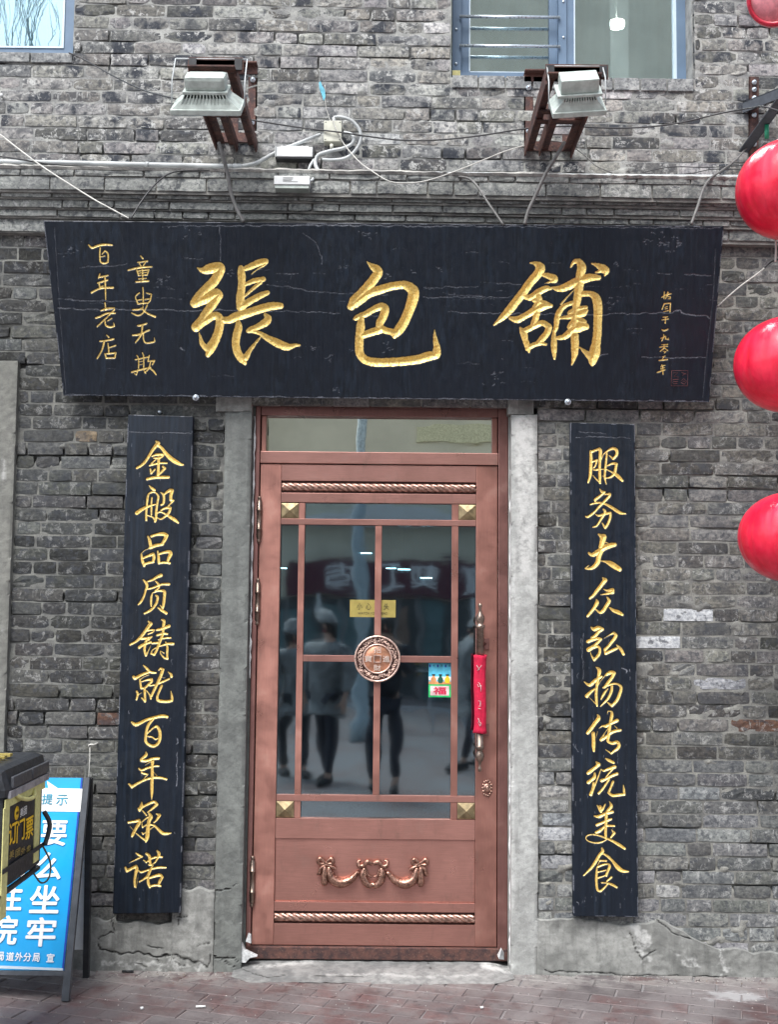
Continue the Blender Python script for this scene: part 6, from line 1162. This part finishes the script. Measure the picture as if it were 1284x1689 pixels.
def at_(chh, px, py, w_, h_, mat, wt=.0, name='lettering'):
    o = A(px, py, -.0022); text(name, chh, 0, 0, o, (rt.x, rt.y, rt.z), (upn.x*.0+n2.cross(rt).x*-1, -n2.cross(rt).y*1, -n2.cross(rt).z) if False else tuple(rt.cross(-n2)*-1) if (rt.cross(-n2)).z < 0 else tuple(rt.cross(-n2)), w_/scl, h_/scl, mat, Asn, .0015, weight=wt)
at_('提', 78, 1318, 19, 18, 'teal', .012); at_('示', 102, 1319.5, 20, 18, 'teal', .012)
for chh, a, b, w_, h_ in (('要', 89, 1374, 44, 42), ('么', 80, 1428, 44, 44), ('坐', 73.5, 1483, 50, 45), ('牢', 67.5, 1537, 50, 46), ('要', 34, 1374, 44, 42), ('么', 24, 1428, 44, 44), ('住', 14, 1480, 46, 44), ('院', 5, 1534, 48, 46)): at_(chh, a, b, w_, h_, 'wprint', .022)
for chh, a, w_ in (('局', 0, 13), ('道', 16.5, 13), ('外', 31, 13), ('分', 45, 13), ('局', 59.5, 12), ('宣', 83, 13)): at_(chh, a, 1577+a*.035, w_, 13.5, 'wprint', .02)
def bar(name, a, b, w_=.016, mat='post', par=None):
    a, b = Vector(a), Vector(b); d = (b-a).normalized(); u = Vector((1, 0, 0)); u = (u-d*u.dot(d)).normalized(); v = d.cross(u); V = [p+u*(s*w_)+v*(t_*w_) for p in (a, b) for s, t_ in ((-1, -1), (1, -1), (1, 1), (-1, 1))]
    return MB().add(V, [(0, 1, 2, 3), (7, 6, 5, 4), (0, 4, 5, 1), (1, 5, 6, 2), (2, 6, 7, 3), (3, 7, 4, 0)]).build(name, mat, par or Asn)
ftR = foot; tpR = A(143.5, 1283); bar('front_leg', ftR+Vector((0, 0, .0)), tpR, .0125); bar('front_leg', ftR-rt*(Wd+.035), tpR-rt*(Wd+.03), .0125)
bar('bottom_rail', A(104, 1604)-Vector((Wd, 0, 0)), A(106, 1606), .008)
rf = PG(142, 1612, 0); rt_ = PY(147.5, 1283, -.165); bar('rear_leg', rf, rt_, .0125, 'dark'); bar('rear_leg', rf-rt*(Wd+.03), rt_-rt*(Wd+.03), .0125, 'dark')
bar('cross_rail', PY(143, 1570, -.12)-rt*(Wd), PY(143, 1570, -.12), .007, 'dark'); bar('foot_sleeve', ftR, ftR+(tpR-ftR)*.13, .0145)
zb5 = PY(140, 1566, -.10).z; MB().poly([Vector((rf.x-Wd, -.105, zb5)), Vector((rf.x-.014, -.105, zb5)), Vector((rt_.x-.014, rt_.y, rt_.z-.02)), Vector((rt_.x-Wd, rt_.y, rt_.z-.02))], (0, 1, 0), .004).build('back_panel', 'wprint', Asn)
# ================================================================ DELIVERY BOX ON A SCOOTER
bx1 = -1.285; yN, yF = -1.40, -.955
def Bp(px, py): p = PXp(px, py, bx1); return p
zF0, zF1 = Bp(66, 1424).z, Bp(68, 1287).z; bx0 = bx1-.44; yF = Bp(69, 1350).y; yN = yF-.45
dbx = thing('delivery_box', 'black insulated delivery box with yellow webbing carried on a scooter at the left edge', 'box', ((bx0+bx1)/2, (yN+yF)/2, zF0))
box('box_body', bx0, bx1, yN, yF, zF0, zF1+.01, 'fabric', dbx, .012)
def lid():
    mb = MB(); z0 = zF1-.005; z1 = Bp(70, 1238).z; mb.box(bx0-.02, bx1+.018, yN-.02, yF+.018, z0, z1-.0, 0, .035); return mb.build('lid', 'fabric', dbx)
lo_ = lid(); z0 = zF1-.005; z1 = Bp(70, 1238).z
for v in lo_.data.vertices:
    if v.co.z > (z0+z1)/2: v.co.z += .018*(1-abs((v.co.y-(yN+yF)/2)/.25))-.01; v.co.x -= .012
xs_ = bx1+.0185
MB().box(bx1+.010, bx1+.021, yN+.01, yF+.005, z0+.004, z0+.030, 0, .003).build('reflective_band', 'reflect', dbx)
for (a, b) in ((yN+.03, yN+.235), (yN+.245, yF-.01)): MB().box(bx1+.012, bx1+.024, a, b, z0+.036, z0+.075, 0, .004).build('lid_pocket', simple('dark_grey_pocket', (.055, .06, .07), .45), dbx)
[MB().box(bx1-.15, bx1-.06, yN+.12+k*.06, yN+.15+k*.06, z1+.0, z1+.0105, 0, .001).build('lid_print', 'goldpl', dbx) for k in range(3)]
xw = bx1+.004
def strap(name, a, b, c, d, mat='lime_f', x=xw, t=.004): return MB().box(x-t, x, a, b, c, d, 0, .0012).build(name, mat, dbx)
strap('webbing', Bp(3, 1350).y, Bp(12.5, 1350).y, zF0-.09, zF1-.03, x=xw+.002); strap('webbing', Bp(56, 1350).y, Bp(64, 1350).y, zF0+.02, zF1-.03); strap('webbing', yN, yF, zF1-.032, zF1-.002, x=xw+.004)
MB().tube(smooth_pts([(xw+o_, Bp(a_, b_).y, Bp(a_, b_).z) for a_, b_, o_ in ((18, 1306, .004), (23, 1315, .016), (35, 1318, .020), (47, 1313, .016), (52, 1303, .004))]), .0075, 8).build('handle', 'lime_f', dbx)
UX, UZ = (0, 1, 0), (0, 0, 1); yc = (yN+yF)/2
def bt(chh, px, py, w_, h_, mat, wt=.0):
    p = Bp(px, py); text('lettering', chh, 0, 0, (bx1+.002, p.y, p.z), UX, UZ, w_, h_, mat, dbx, .0015, weight=wt)
bt('美团', 36.5, 1338, .075, .031, 'wprint', .01)
pL = Bp(26.5, 1341); MB().lathe((bx1+.001, pL.y, pL.z), (1, 0, 0), [(0, .024), (.0012, .024)], 20).build('round_logo', 'yprint', dbx); text('lettering', '美团', 0, 0, (bx1+.0024, pL.y, pL.z), UX, UZ, .026, .010, 'blk', dbx, .0006, weight=.01)
for chh, a, b in (('订', 19, 1374), ('门', 32, 1369), ('票', 46.5, 1365)): bt(chh, a, b, .088, .076, 'yprint', .02)
for chh, a, b in (('美', 17, 1409), ('团', 27, 1406), ('外', 36, 1403), ('卖', 45, 1400)): bt(chh, a, b, .05, .026, 'goldpl', .01)
strap('tie_strap', yN-.01, yF+.006, zF0+.062, zF0+.078, 'fabric', bx1+.012); MB().tube(smooth_pts([(bx1+.01, yF-.01, zF0+.19), (bx1+.03, yF+.0, zF0+.14), (bx1+.02, yF-.02, zF0+.07)]), .009, 7).build('bungee_cord', 'fabric', dbx)
MB().tube(smooth_pts([(bx1+.01, yF-.02, zF0+.07), (bx1+.03, yF+.02, zF0+.0), (bx1+.03, yF+.01, zF0-.055), (bx1+.02, yF-.05, zF0-.06), (bx1+.0, yF-.08, zF0-.02)]), .0035, 6).build('loose_cord', simple('olive_cord', (.10, .12, .09), .7), dbx)
sc2 = thing('scooter', 'dark electric scooter parked beyond the left edge under the delivery box', 'scooter', ((bx0+bx1)/2, yN-.5, 0)); sx = (bx0+bx1)/2-.05
for (a, b) in ((bx0+.02, 0), (bx1-.004, 0)): MB().tube([(a, yF-.02, zF0-.012), (a, yN-.35, zF0-.012)], .010, 8).build('rack_rail', 'dark', sc2)
MB().tube([(bx0+.02, yF-.02, zF0-.012), (bx1-.004, yF-.02, zF0-.012)], .010, 8).build('rack_rail', 'dark', sc2); MB().tube([(sx, yN+.2, zF0-.02), (sx, yN+.1, .3)], .02, 8).build('seat_post', 'dark', sc2)
for y in (yN+.10, yN-1.05):
    w_ = MB(); w_.lathe((sx-.05, y, .225), (1, 0, 0), [(0, .17), (.01, .215), (.05, .225), (.09, .215), (.10, .17)], 30); wo = w_.build('wheel', 'tyre', sc2); MB().lathe((sx-.03, y, .225), (1, 0, 0), [(0, .16), (.06, .16)], 24).build('rim', 'steel', wo)
MB().tube(smooth_pts([(sx, yN+.1, .32), (sx, yN-.2, .42), (sx, yN-.45, .30), (sx, yN-.75, .28), (sx, yN-.92, .45), (sx, yN-.86, .95)]), [.10]*13+[.07]*10+[.05]*8, 12).build('body', 'dark', sc2); MB().box(sx-.12, sx+.12, yN-.55, yN-.02, .66, .74, 0, .03).build('seat', 'fabric', sc2)
MB().tube([(sx, yN-.5, .40), (sx, yN-.3, .67)], .06, 10).build('seat_column', 'dark', sc2)
MB().tube([(sx-.30, yN-.80, 1.02), (sx-.1, yN-.88, .98), (sx+.1, yN-.88, .98), (sx+.30, yN-.80, 1.02)], .014, 8).build('handlebar', 'dark', sc2); MB().tube([(sx, yN-.92, .45), (sx, yN-1.05, .225)], .022, 8).build('fork', 'steel', sc2)
# ================================================================ SMALL LITTER
def litter(px, py, L, wd, mat, lab, ang, cat='litter', name='litter'):
    p = PG(px, py, .002); d = Vector((math.cos(ang), math.sin(ang), 0)); tag(MB().tube([p+Vector((0, 0, wd)), p+d*L+Vector((0, 0, wd))], wd, 6).build(name, mat), lab, cat)
litter(323, 1662, .038, .004, 'wprint', 'white cigarette butt on the pavers left of the doorstep', .1, 'cigarette butt', 'cigarette_butt'); litter(232, 1666, .010, .006, 'wprint', 'small white pebble of litter on the pavers below the left board', .8); litter(201, 1604, .05, .005, 'dark', 'dark twig at the foot of the wall under the left board', .0, 'twig', 'twig'); litter(793, 1664, .012, .005, 'wprint', 'tiny white scrap on the pavers right of the doorstep', .3)
random.seed(12); mb = MB()
for i in range(900):
    x = random.uniform(-1.9, 1.9); y = -.03-abs(random.gauss(0, .05)) if random.random() < .6 else random.uniform(-.65, -.05); s = random.uniform(.0012, .0042); z = -.001 if y < -.05 else .0
    if X_(386, 0, 1600)-.02 < x < X_(846, 0, 1600)+.02 and y > -.18: continue
    p = Vector((x, y, z)); a = random.uniform(0, 6.28); mb.add([p+Vector((math.cos(a+k*2.1)*s, math.sin(a+k*2.1)*s, 0)) for k in range(3)]+[p+Vector((0, 0, s))], [(0, 1, 3), (1, 2, 3), (2, 0, 3)], random.choice([0, 0, 1, 2]))
o = mb.build('grit', [simple('pale_grit', (.38, .37, .35), .9), simple('dark_grit', (.05, .048, .045), .9), simple('brown_grit', (.16, .11, .08), .9)]); tag(o, 'grit and crumbs scattered along the foot of the wall', 'grit', kind='stuff')
# ================================================================ ACROSS THE STREET (what the glass mirrors)
FY = -24.8
ob = thing('opposite_building', 'tall beige building with a maroon shop fascia mirrored in the door glass', 'building', (4, FY, 0))
def fbx(name, x0, x1, z0, z1, y0, y1, mat): return box(name, x0, x1, FY+y0, FY+y1, z0, z1, mat, ob, 0)
fbx('wall', -3.2, 32, 0, 21.5, -8, 0, 'beige'); fbx('shopfront', -3.0, 31, 0, 2.55, 0, .04, 'shop'); fbx('fascia', -2.6, 6.5, 2.6, 3.55, 0.04, .2, 'maroon'); fbx('fascia', 7.2, 18, 2.7, 3.5, .04, .2, 'stonef')
fbx('yellow_band', .7, 2.7, 5.95, 6.4, .0, .06, 'yband'); fbx('cornice', -3.3, 32, 4.5, 4.8, .0, .5, 'pale'); fbx('cornice', -3.3, 32, 8.9, 9.3, .0, .5, 'pale'); fbx('cornice', -3.3, 32, 21.3, 21.8, 0, .7, 'pale'); fbx('string_course', -3.3, 32, 13.0, 13.25, 0, .3, 'pale')
for i, (chh, X) in enumerate((('店', -1.15), ('工', .05), ('契', 1.0), ('皇', 2.15))): text('fascia_lettering', chh, 0, 0, (X, FY+.22, 3.1), (-1, 0, 0), (0, 0, 1), .72, .68, 'wprint', ob, .03, weight=.02)
for i in range(7): fbx('awning_frame', -2.6+i*1.4, -2.52+i*1.4, 0, 2.55, .04, .12, 'stonef')
for k, zc in enumerate((6.8, 11.0, 15.0)):
    for i in range(11):
        x = -2.0+i*3.1
        if k == 0 and x < 3.6 and i > 0: continue
        w_ = fbx('window', x, x+1.3, zc-1.0, zc+1.0, .0, .05, 'shop'); w_.parent = ob; MB().box(x-.12, x+1.42, FY, FY+.10, zc+1.0, zc+1.15).build('lintel', 'pale', w_)
ob2 = thing('low_building', 'lower pale building beside the tall one across the street, mirrored in the glass', 'building', (-18, FY, 0))
for (nm, x0, x1, z0, z1, y0, y1, mt) in (('wall', -34, -3.6, 0, 6.6, -8, 0, 'pale'), ('shopfront', -33, -4.2, 0, 2.6, 0, .05, 'shop'), ('fascia', -33, -4.2, 2.7, 3.6, .05, .2, 'maroon'), ('roof_edge', -34.3, -3.4, 6.6, 6.9, -8.2, .5, 'stonef')): box(nm, x0, x1, FY+y0, FY+y1, z0, z1, mt, ob2, 0)
for i in range(9): box('window', -32+i*3.2, -30.6+i*3.2, FY, FY+.06, 4.3, 5.9, 'shop', ob2, 0)
lp = thing('lamp_post', 'pale blue street lamp post mirrored in the middle of the door glass', 'lamp post', (-.42, -12, 0)); MB().lathe((-.42, -12, 0), (0, 0, 1), [(0, .16), (.25, .16), (.3, .10), (1.2, .095), (7.5, .08)], 20).build('post', 'pole', lp); MB().tube([(-.42, -12, 7.4), (-.42, -12.6, 7.9), (-.42, -13.6, 8.0)], .05, 10).build('arm', 'pole', lp); box('lamp_head', -.55, -.29, -14.1, -13.5, 7.94, 8.04, 'white', lp, .02)
random.seed(77)
for i in range(26):
    x = -2.9+i*1.28; wd = random.uniform(.5, 1.15); mt = simple('shop_window_tone', random.choice([(.14, .15, .15), (.20, .14, .11), (.10, .17, .18), (.30, .28, .24), (.05, .09, .10), (.16, .05, .06), (.35, .36, .36)]), .4, 0, .3, 3)
    box('shop_window', x, x+wd, FY+.04, FY+.10, random.uniform(0, .8), random.uniform(2.0, 2.5), mt, ob, 0); box('pilaster', x+1.16, x+1.26, FY+.04, FY+.2, 0, 2.58, 'stonef' if i % 3 else 'pale', ob, 0)
rl = thing('street_railing', 'low street railing hung with flower boxes across the street', 'railing', (-1, -13.5, 0))
for i in range(26): x = -7+i*.55; box('post', x, x+.035, -13.52, -13.48, 0, 1.0, 'steel', rl, 0)
for z in (.35, .95): box('rail', -7.1, 7.0, -13.53, -13.47, z, z+.05, 'steel', rl, 0)
random.seed(9); mb = MB()
for i in range(500): p = Vector((random.uniform(-7, 7), -13.4+random.uniform(-.15, .15), .85+random.uniform(0, .35))); s = .05; mb.add([p, p+Vector((s, 0, s*.4)), p+Vector((s*.3, s*.5, s))], [(0, 1, 2)], random.choice([0, 0, 1, 2]))
fo = mb.build('flowers', ['dkgreen', 'redp', 'yprint'], rl); fo['kind'] = 'stuff'
def tree(x, y, h, lab, seed):
    random.seed(seed); t = thing('bare_tree', lab, 'tree', (x, y, 0)); mb = MB()
    def grow(p, d, L, r_, k):
        q_ = p+d*L; mid = p+d*L*.5+Vector((random.uniform(-1, 1), random.uniform(-1, 1), 0))*L*.06; mb.tube([p, mid, q_], [r_, r_*.85, r_*.7], 6, cap=False)
        if k == 0: return
        for i in range(3 if k > 1 else 3):
            a = random.uniform(0, 6.28); s = random.uniform(.35, .75); e = Vector((math.cos(a)*s, math.sin(a)*s, 1)).normalized(); e = (e+d*.8).normalized(); grow(q_ if i else p+d*L*.75, e, L*random.uniform(.62, .8), r_*random.uniform(.42, .58), k-1)
    tr = MB(); tr.tube([(x, y, 0), (x+.05, y, h*.13), (x, y, h*.26)], [.24, .18, .16], 12); tr.build('trunk', 'bark', t); grow(Vector((x, y, h*.25)), Vector((0, 0, 1)), h*.22, .11, 5); mb.build('crown', 'bark', t)
tree(-5.9, -13.5, 14.5, 'bare winter tree mirrored in the top left window', 3); tree(-11.5, -17, 12, 'bare winter tree farther along the street on the left', 8)
# ---------------------------------------------------------------- people mirrored in the glass
def skin_mesh(name, verts, edges, radii, mat, parent, sub=1):
    me = bpy.data.meshes.new(name); me.from_pydata([tuple(v) for v in verts], edges, []); o = link(name, me, mat, parent)
    sk = o.modifiers.new('skin', 'SKIN'); sk.use_smooth_shade = True
    lay = me.skin_vertices[0].data if me.skin_vertices else None
    if lay is None: return o
    for i, r_ in enumerate(radii): lay[i].radius = (r_, r_*(.85 if not isinstance(r_, tuple) else 1))
    lay[0].use_root = True; s = o.modifiers.new('sub', 'SUBSURF'); s.levels = sub; s.render_levels = sub; return o
def person(x, y, rz, lab, coat, trousers, hood=True, phone=False, stride=.06, h=1.70, bag=None):
    t = thing('person', lab, 'person', (x, y, 0)); k = h/1.72; c, s = math.cos(rz), math.sin(rz)
    def W(a, b, z): return Vector((x+(a*c-b*s)*k, y+(a*s+b*c)*k, z*k))
    # local: a = person's right side to left, b = forward
    def limb_body():
        V = [W(0, 0, .95), W(0, 0, 1.12), W(0, -.01, 1.30), W(0, -.01, 1.43), W(0, .0, 1.50), W(0, .015, 1.60), W(0, .02, 1.68)]; Rr = [.145, .125, .15, .11, .055, .085, .075]; E_ = [(0, 1), (1, 2), (2, 3), (3, 4), (4, 5), (5, 6)]
        for sd in (-1, 1):
            b = len(V); st_ = stride*sd; V += [W(.09*sd, 0, .88), W(.10*sd, st_*.5, .50), W(.10*sd, st_, .10), W(.10*sd, st_+.04, .045), W(.10*sd, st_+.17, .035)]; Rr += [.09, .062, .042, .042, .035]; E_ += [(0, b), (b, b+1), (b+1, b+2), (b+2, b+3), (b+3, b+4)]
            b = len(V)
            if phone: V += [W(.18*sd, 0, 1.40), W(.25*sd, .05, 1.15), W(.09*sd, .30, 1.38), W(.05*sd, .34, 1.45)]
            else: V += [W(.18*sd, 0, 1.40), W(.25*sd, -.02, 1.13), W(.26*sd, .06, .88), W(.26*sd, .08, .80)]
            Rr += [.062, .045, .032, .030]; E_ += [(3, b), (b, b+1), (b+1, b+2), (b+2, b+3)]
            hnd = V[b+3]; d = (V[b+3]-V[b+2]).normalized(); side = Vector((c, s, 0))*sd
            for f in range(5):
                q = len(V); off = side*(.012*(f-2)); L_ = [.035, .055, .062, .056, .045][f]; dd = d if f else (d*.5-side*.8).normalized(); V += [hnd+off+dd*.03, hnd+off+dd*(.03+L_*.6), hnd+off+dd*(.03+L_)+Vector((0, 0, -.005))]; Rr += [.010, .009, .008]; E_ += [(b+3, q), (q, q+1), (q+1, q+2)]
        return V, E_, Rr
    V, E_, Rr = limb_body(); skin_mesh('body', V, E_, Rr, 'skin', t)
    # head details
    hd = MB(); 
    for sd in (-1, 1): hd.lathe(W(.032*sd, .095, 1.625), (0, 0, 1), [(-.006, .002), (0, .008), (.006, .002)], 8)
    hd.build('eyes', 'blk', t); MB().lathe(W(0, .10, 1.585), (0, 0, 1), [(0, .012), (.012, .012), (.035, .004)], 8).build('nose', 'skin', t); MB().tube([W(-.022, .097, 1.556), W(0, .105, 1.554), W(.022, .097, 1.556)], .004, 6).build('mouth', 'redp', t)
    hr = MB(); hr.lathe(W(0, -.022, 1.50), (0, 0, 1), [(0, .06), (.05, .088), (.12, .098), (.18, .088), (.215, .05), (.225, .001)], 18); hr.build('hair', 'hair', t)
    if hood: MB().lathe(W(0, -.010, 1.635), (0, 0, 1), [(0, .106), (.03, .110), (.035, .104), (.08, .092), (.115, .05), (.122, .001)], 18).build('knitted_hat', coat, t)
    # coat and trousers
    V2 = [W(0, 0, .86), W(0, 0, 1.10), W(0, -.01, 1.30), W(0, -.01, 1.44)]; R2 = [.20, .185, .20, .13]; E2 = [(0, 1), (1, 2), (2, 3)]
    if hood: b = len(V2); V2 += [W(0, 0, .70), W(0, -.03, 1.50)]; R2 += [.215, .10]; E2 += [(0, b), (3, b+1)]
    for sd in (-1, 1):
        b = len(V2)
        V2 += ([W(.19*sd, 0, 1.40), W(.265*sd, .05, 1.15), W(.12*sd, .26, 1.345)] if phone else [W(.19*sd, 0, 1.40), W(.265*sd, -.02, 1.13), W(.27*sd, .06, .90)]); R2 += [.092, .072, .058]; E2 += [(3, b), (b, b+1), (b+1, b+2)]
    skin_mesh('coat', V2, E2, R2, coat, t)
    V3 = [W(0, 0, .92)]; R3 = [.155]; E3 = []
    for sd in (-1, 1):
        b = len(V3); st_ = stride*sd; V3 += [W(.095*sd, 0, .84), W(.10*sd, st_*.5, .50), W(.10*sd, st_, .11)]; R3 += [.105, .078, .062]; E3 += [(0, b), (b, b+1), (b+1, b+2)]
    skin_mesh('trousers', V3, E3, R3, trousers, t)
    for sd in (-1, 1): MB().tube(smooth_pts([W(.10*sd, stride*sd-.06, .045), W(.10*sd, stride*sd+.06, .05), W(.10*sd, stride*sd+.20, .035)], 4), [.045]*5+[.048, .045, .04, .03], 10).build('shoe', 'blk', t)
    if phone: 
        p = W(0, .35, 1.47); pb = thing('phone', 'dark phone held up by the photographer', 'phone', p); MB().box(p.x-.04, p.x+.04, p.y-.004, p.y+.004, p.z-.07, p.z+.07, 0, .003).build('phone_case', 'blk', pb)
    if bag:
        p = W(.34, .05, .55); bg_ = thing('shopping_bag', 'pale carrier bag hanging from the hand of the person at the right in the reflection', 'bag', p); MB().box(p.x-.16, p.x+.16, p.y-.08, p.y+.08, p.z-.2, p.z+.14, 0, .05).build('bag_body', bag, bg_); MB().tube(smooth_pts([p+Vector((-.08, 0, .14)), W(.27, .08, .80), p+Vector((.08, 0, .14))]), .006, 6).build('bag_handle', bag, bg_)
person(-.02, -5.85, 0, 'photographer in a dark coat mirrored in the middle of the door glass', 'coat', 'jeans', hood=False, phone=True)
person(-.62, -6.6, .5, 'larger of two people in pale coats and hats mirrored at the door glass left', 'puffy', 'jeans', stride=.16)
person(-1.0, -7.2, -.3, 'person in a pale coat and hat farther left in the door reflection', 'puffy', 'coat', stride=.10, h=1.6)
person(.98, -7.8, 1.1, 'person in a pale coat carrying a bag, mirrored at the right of the door glass', 'puffy', 'jeans', stride=.2, bag='tan')
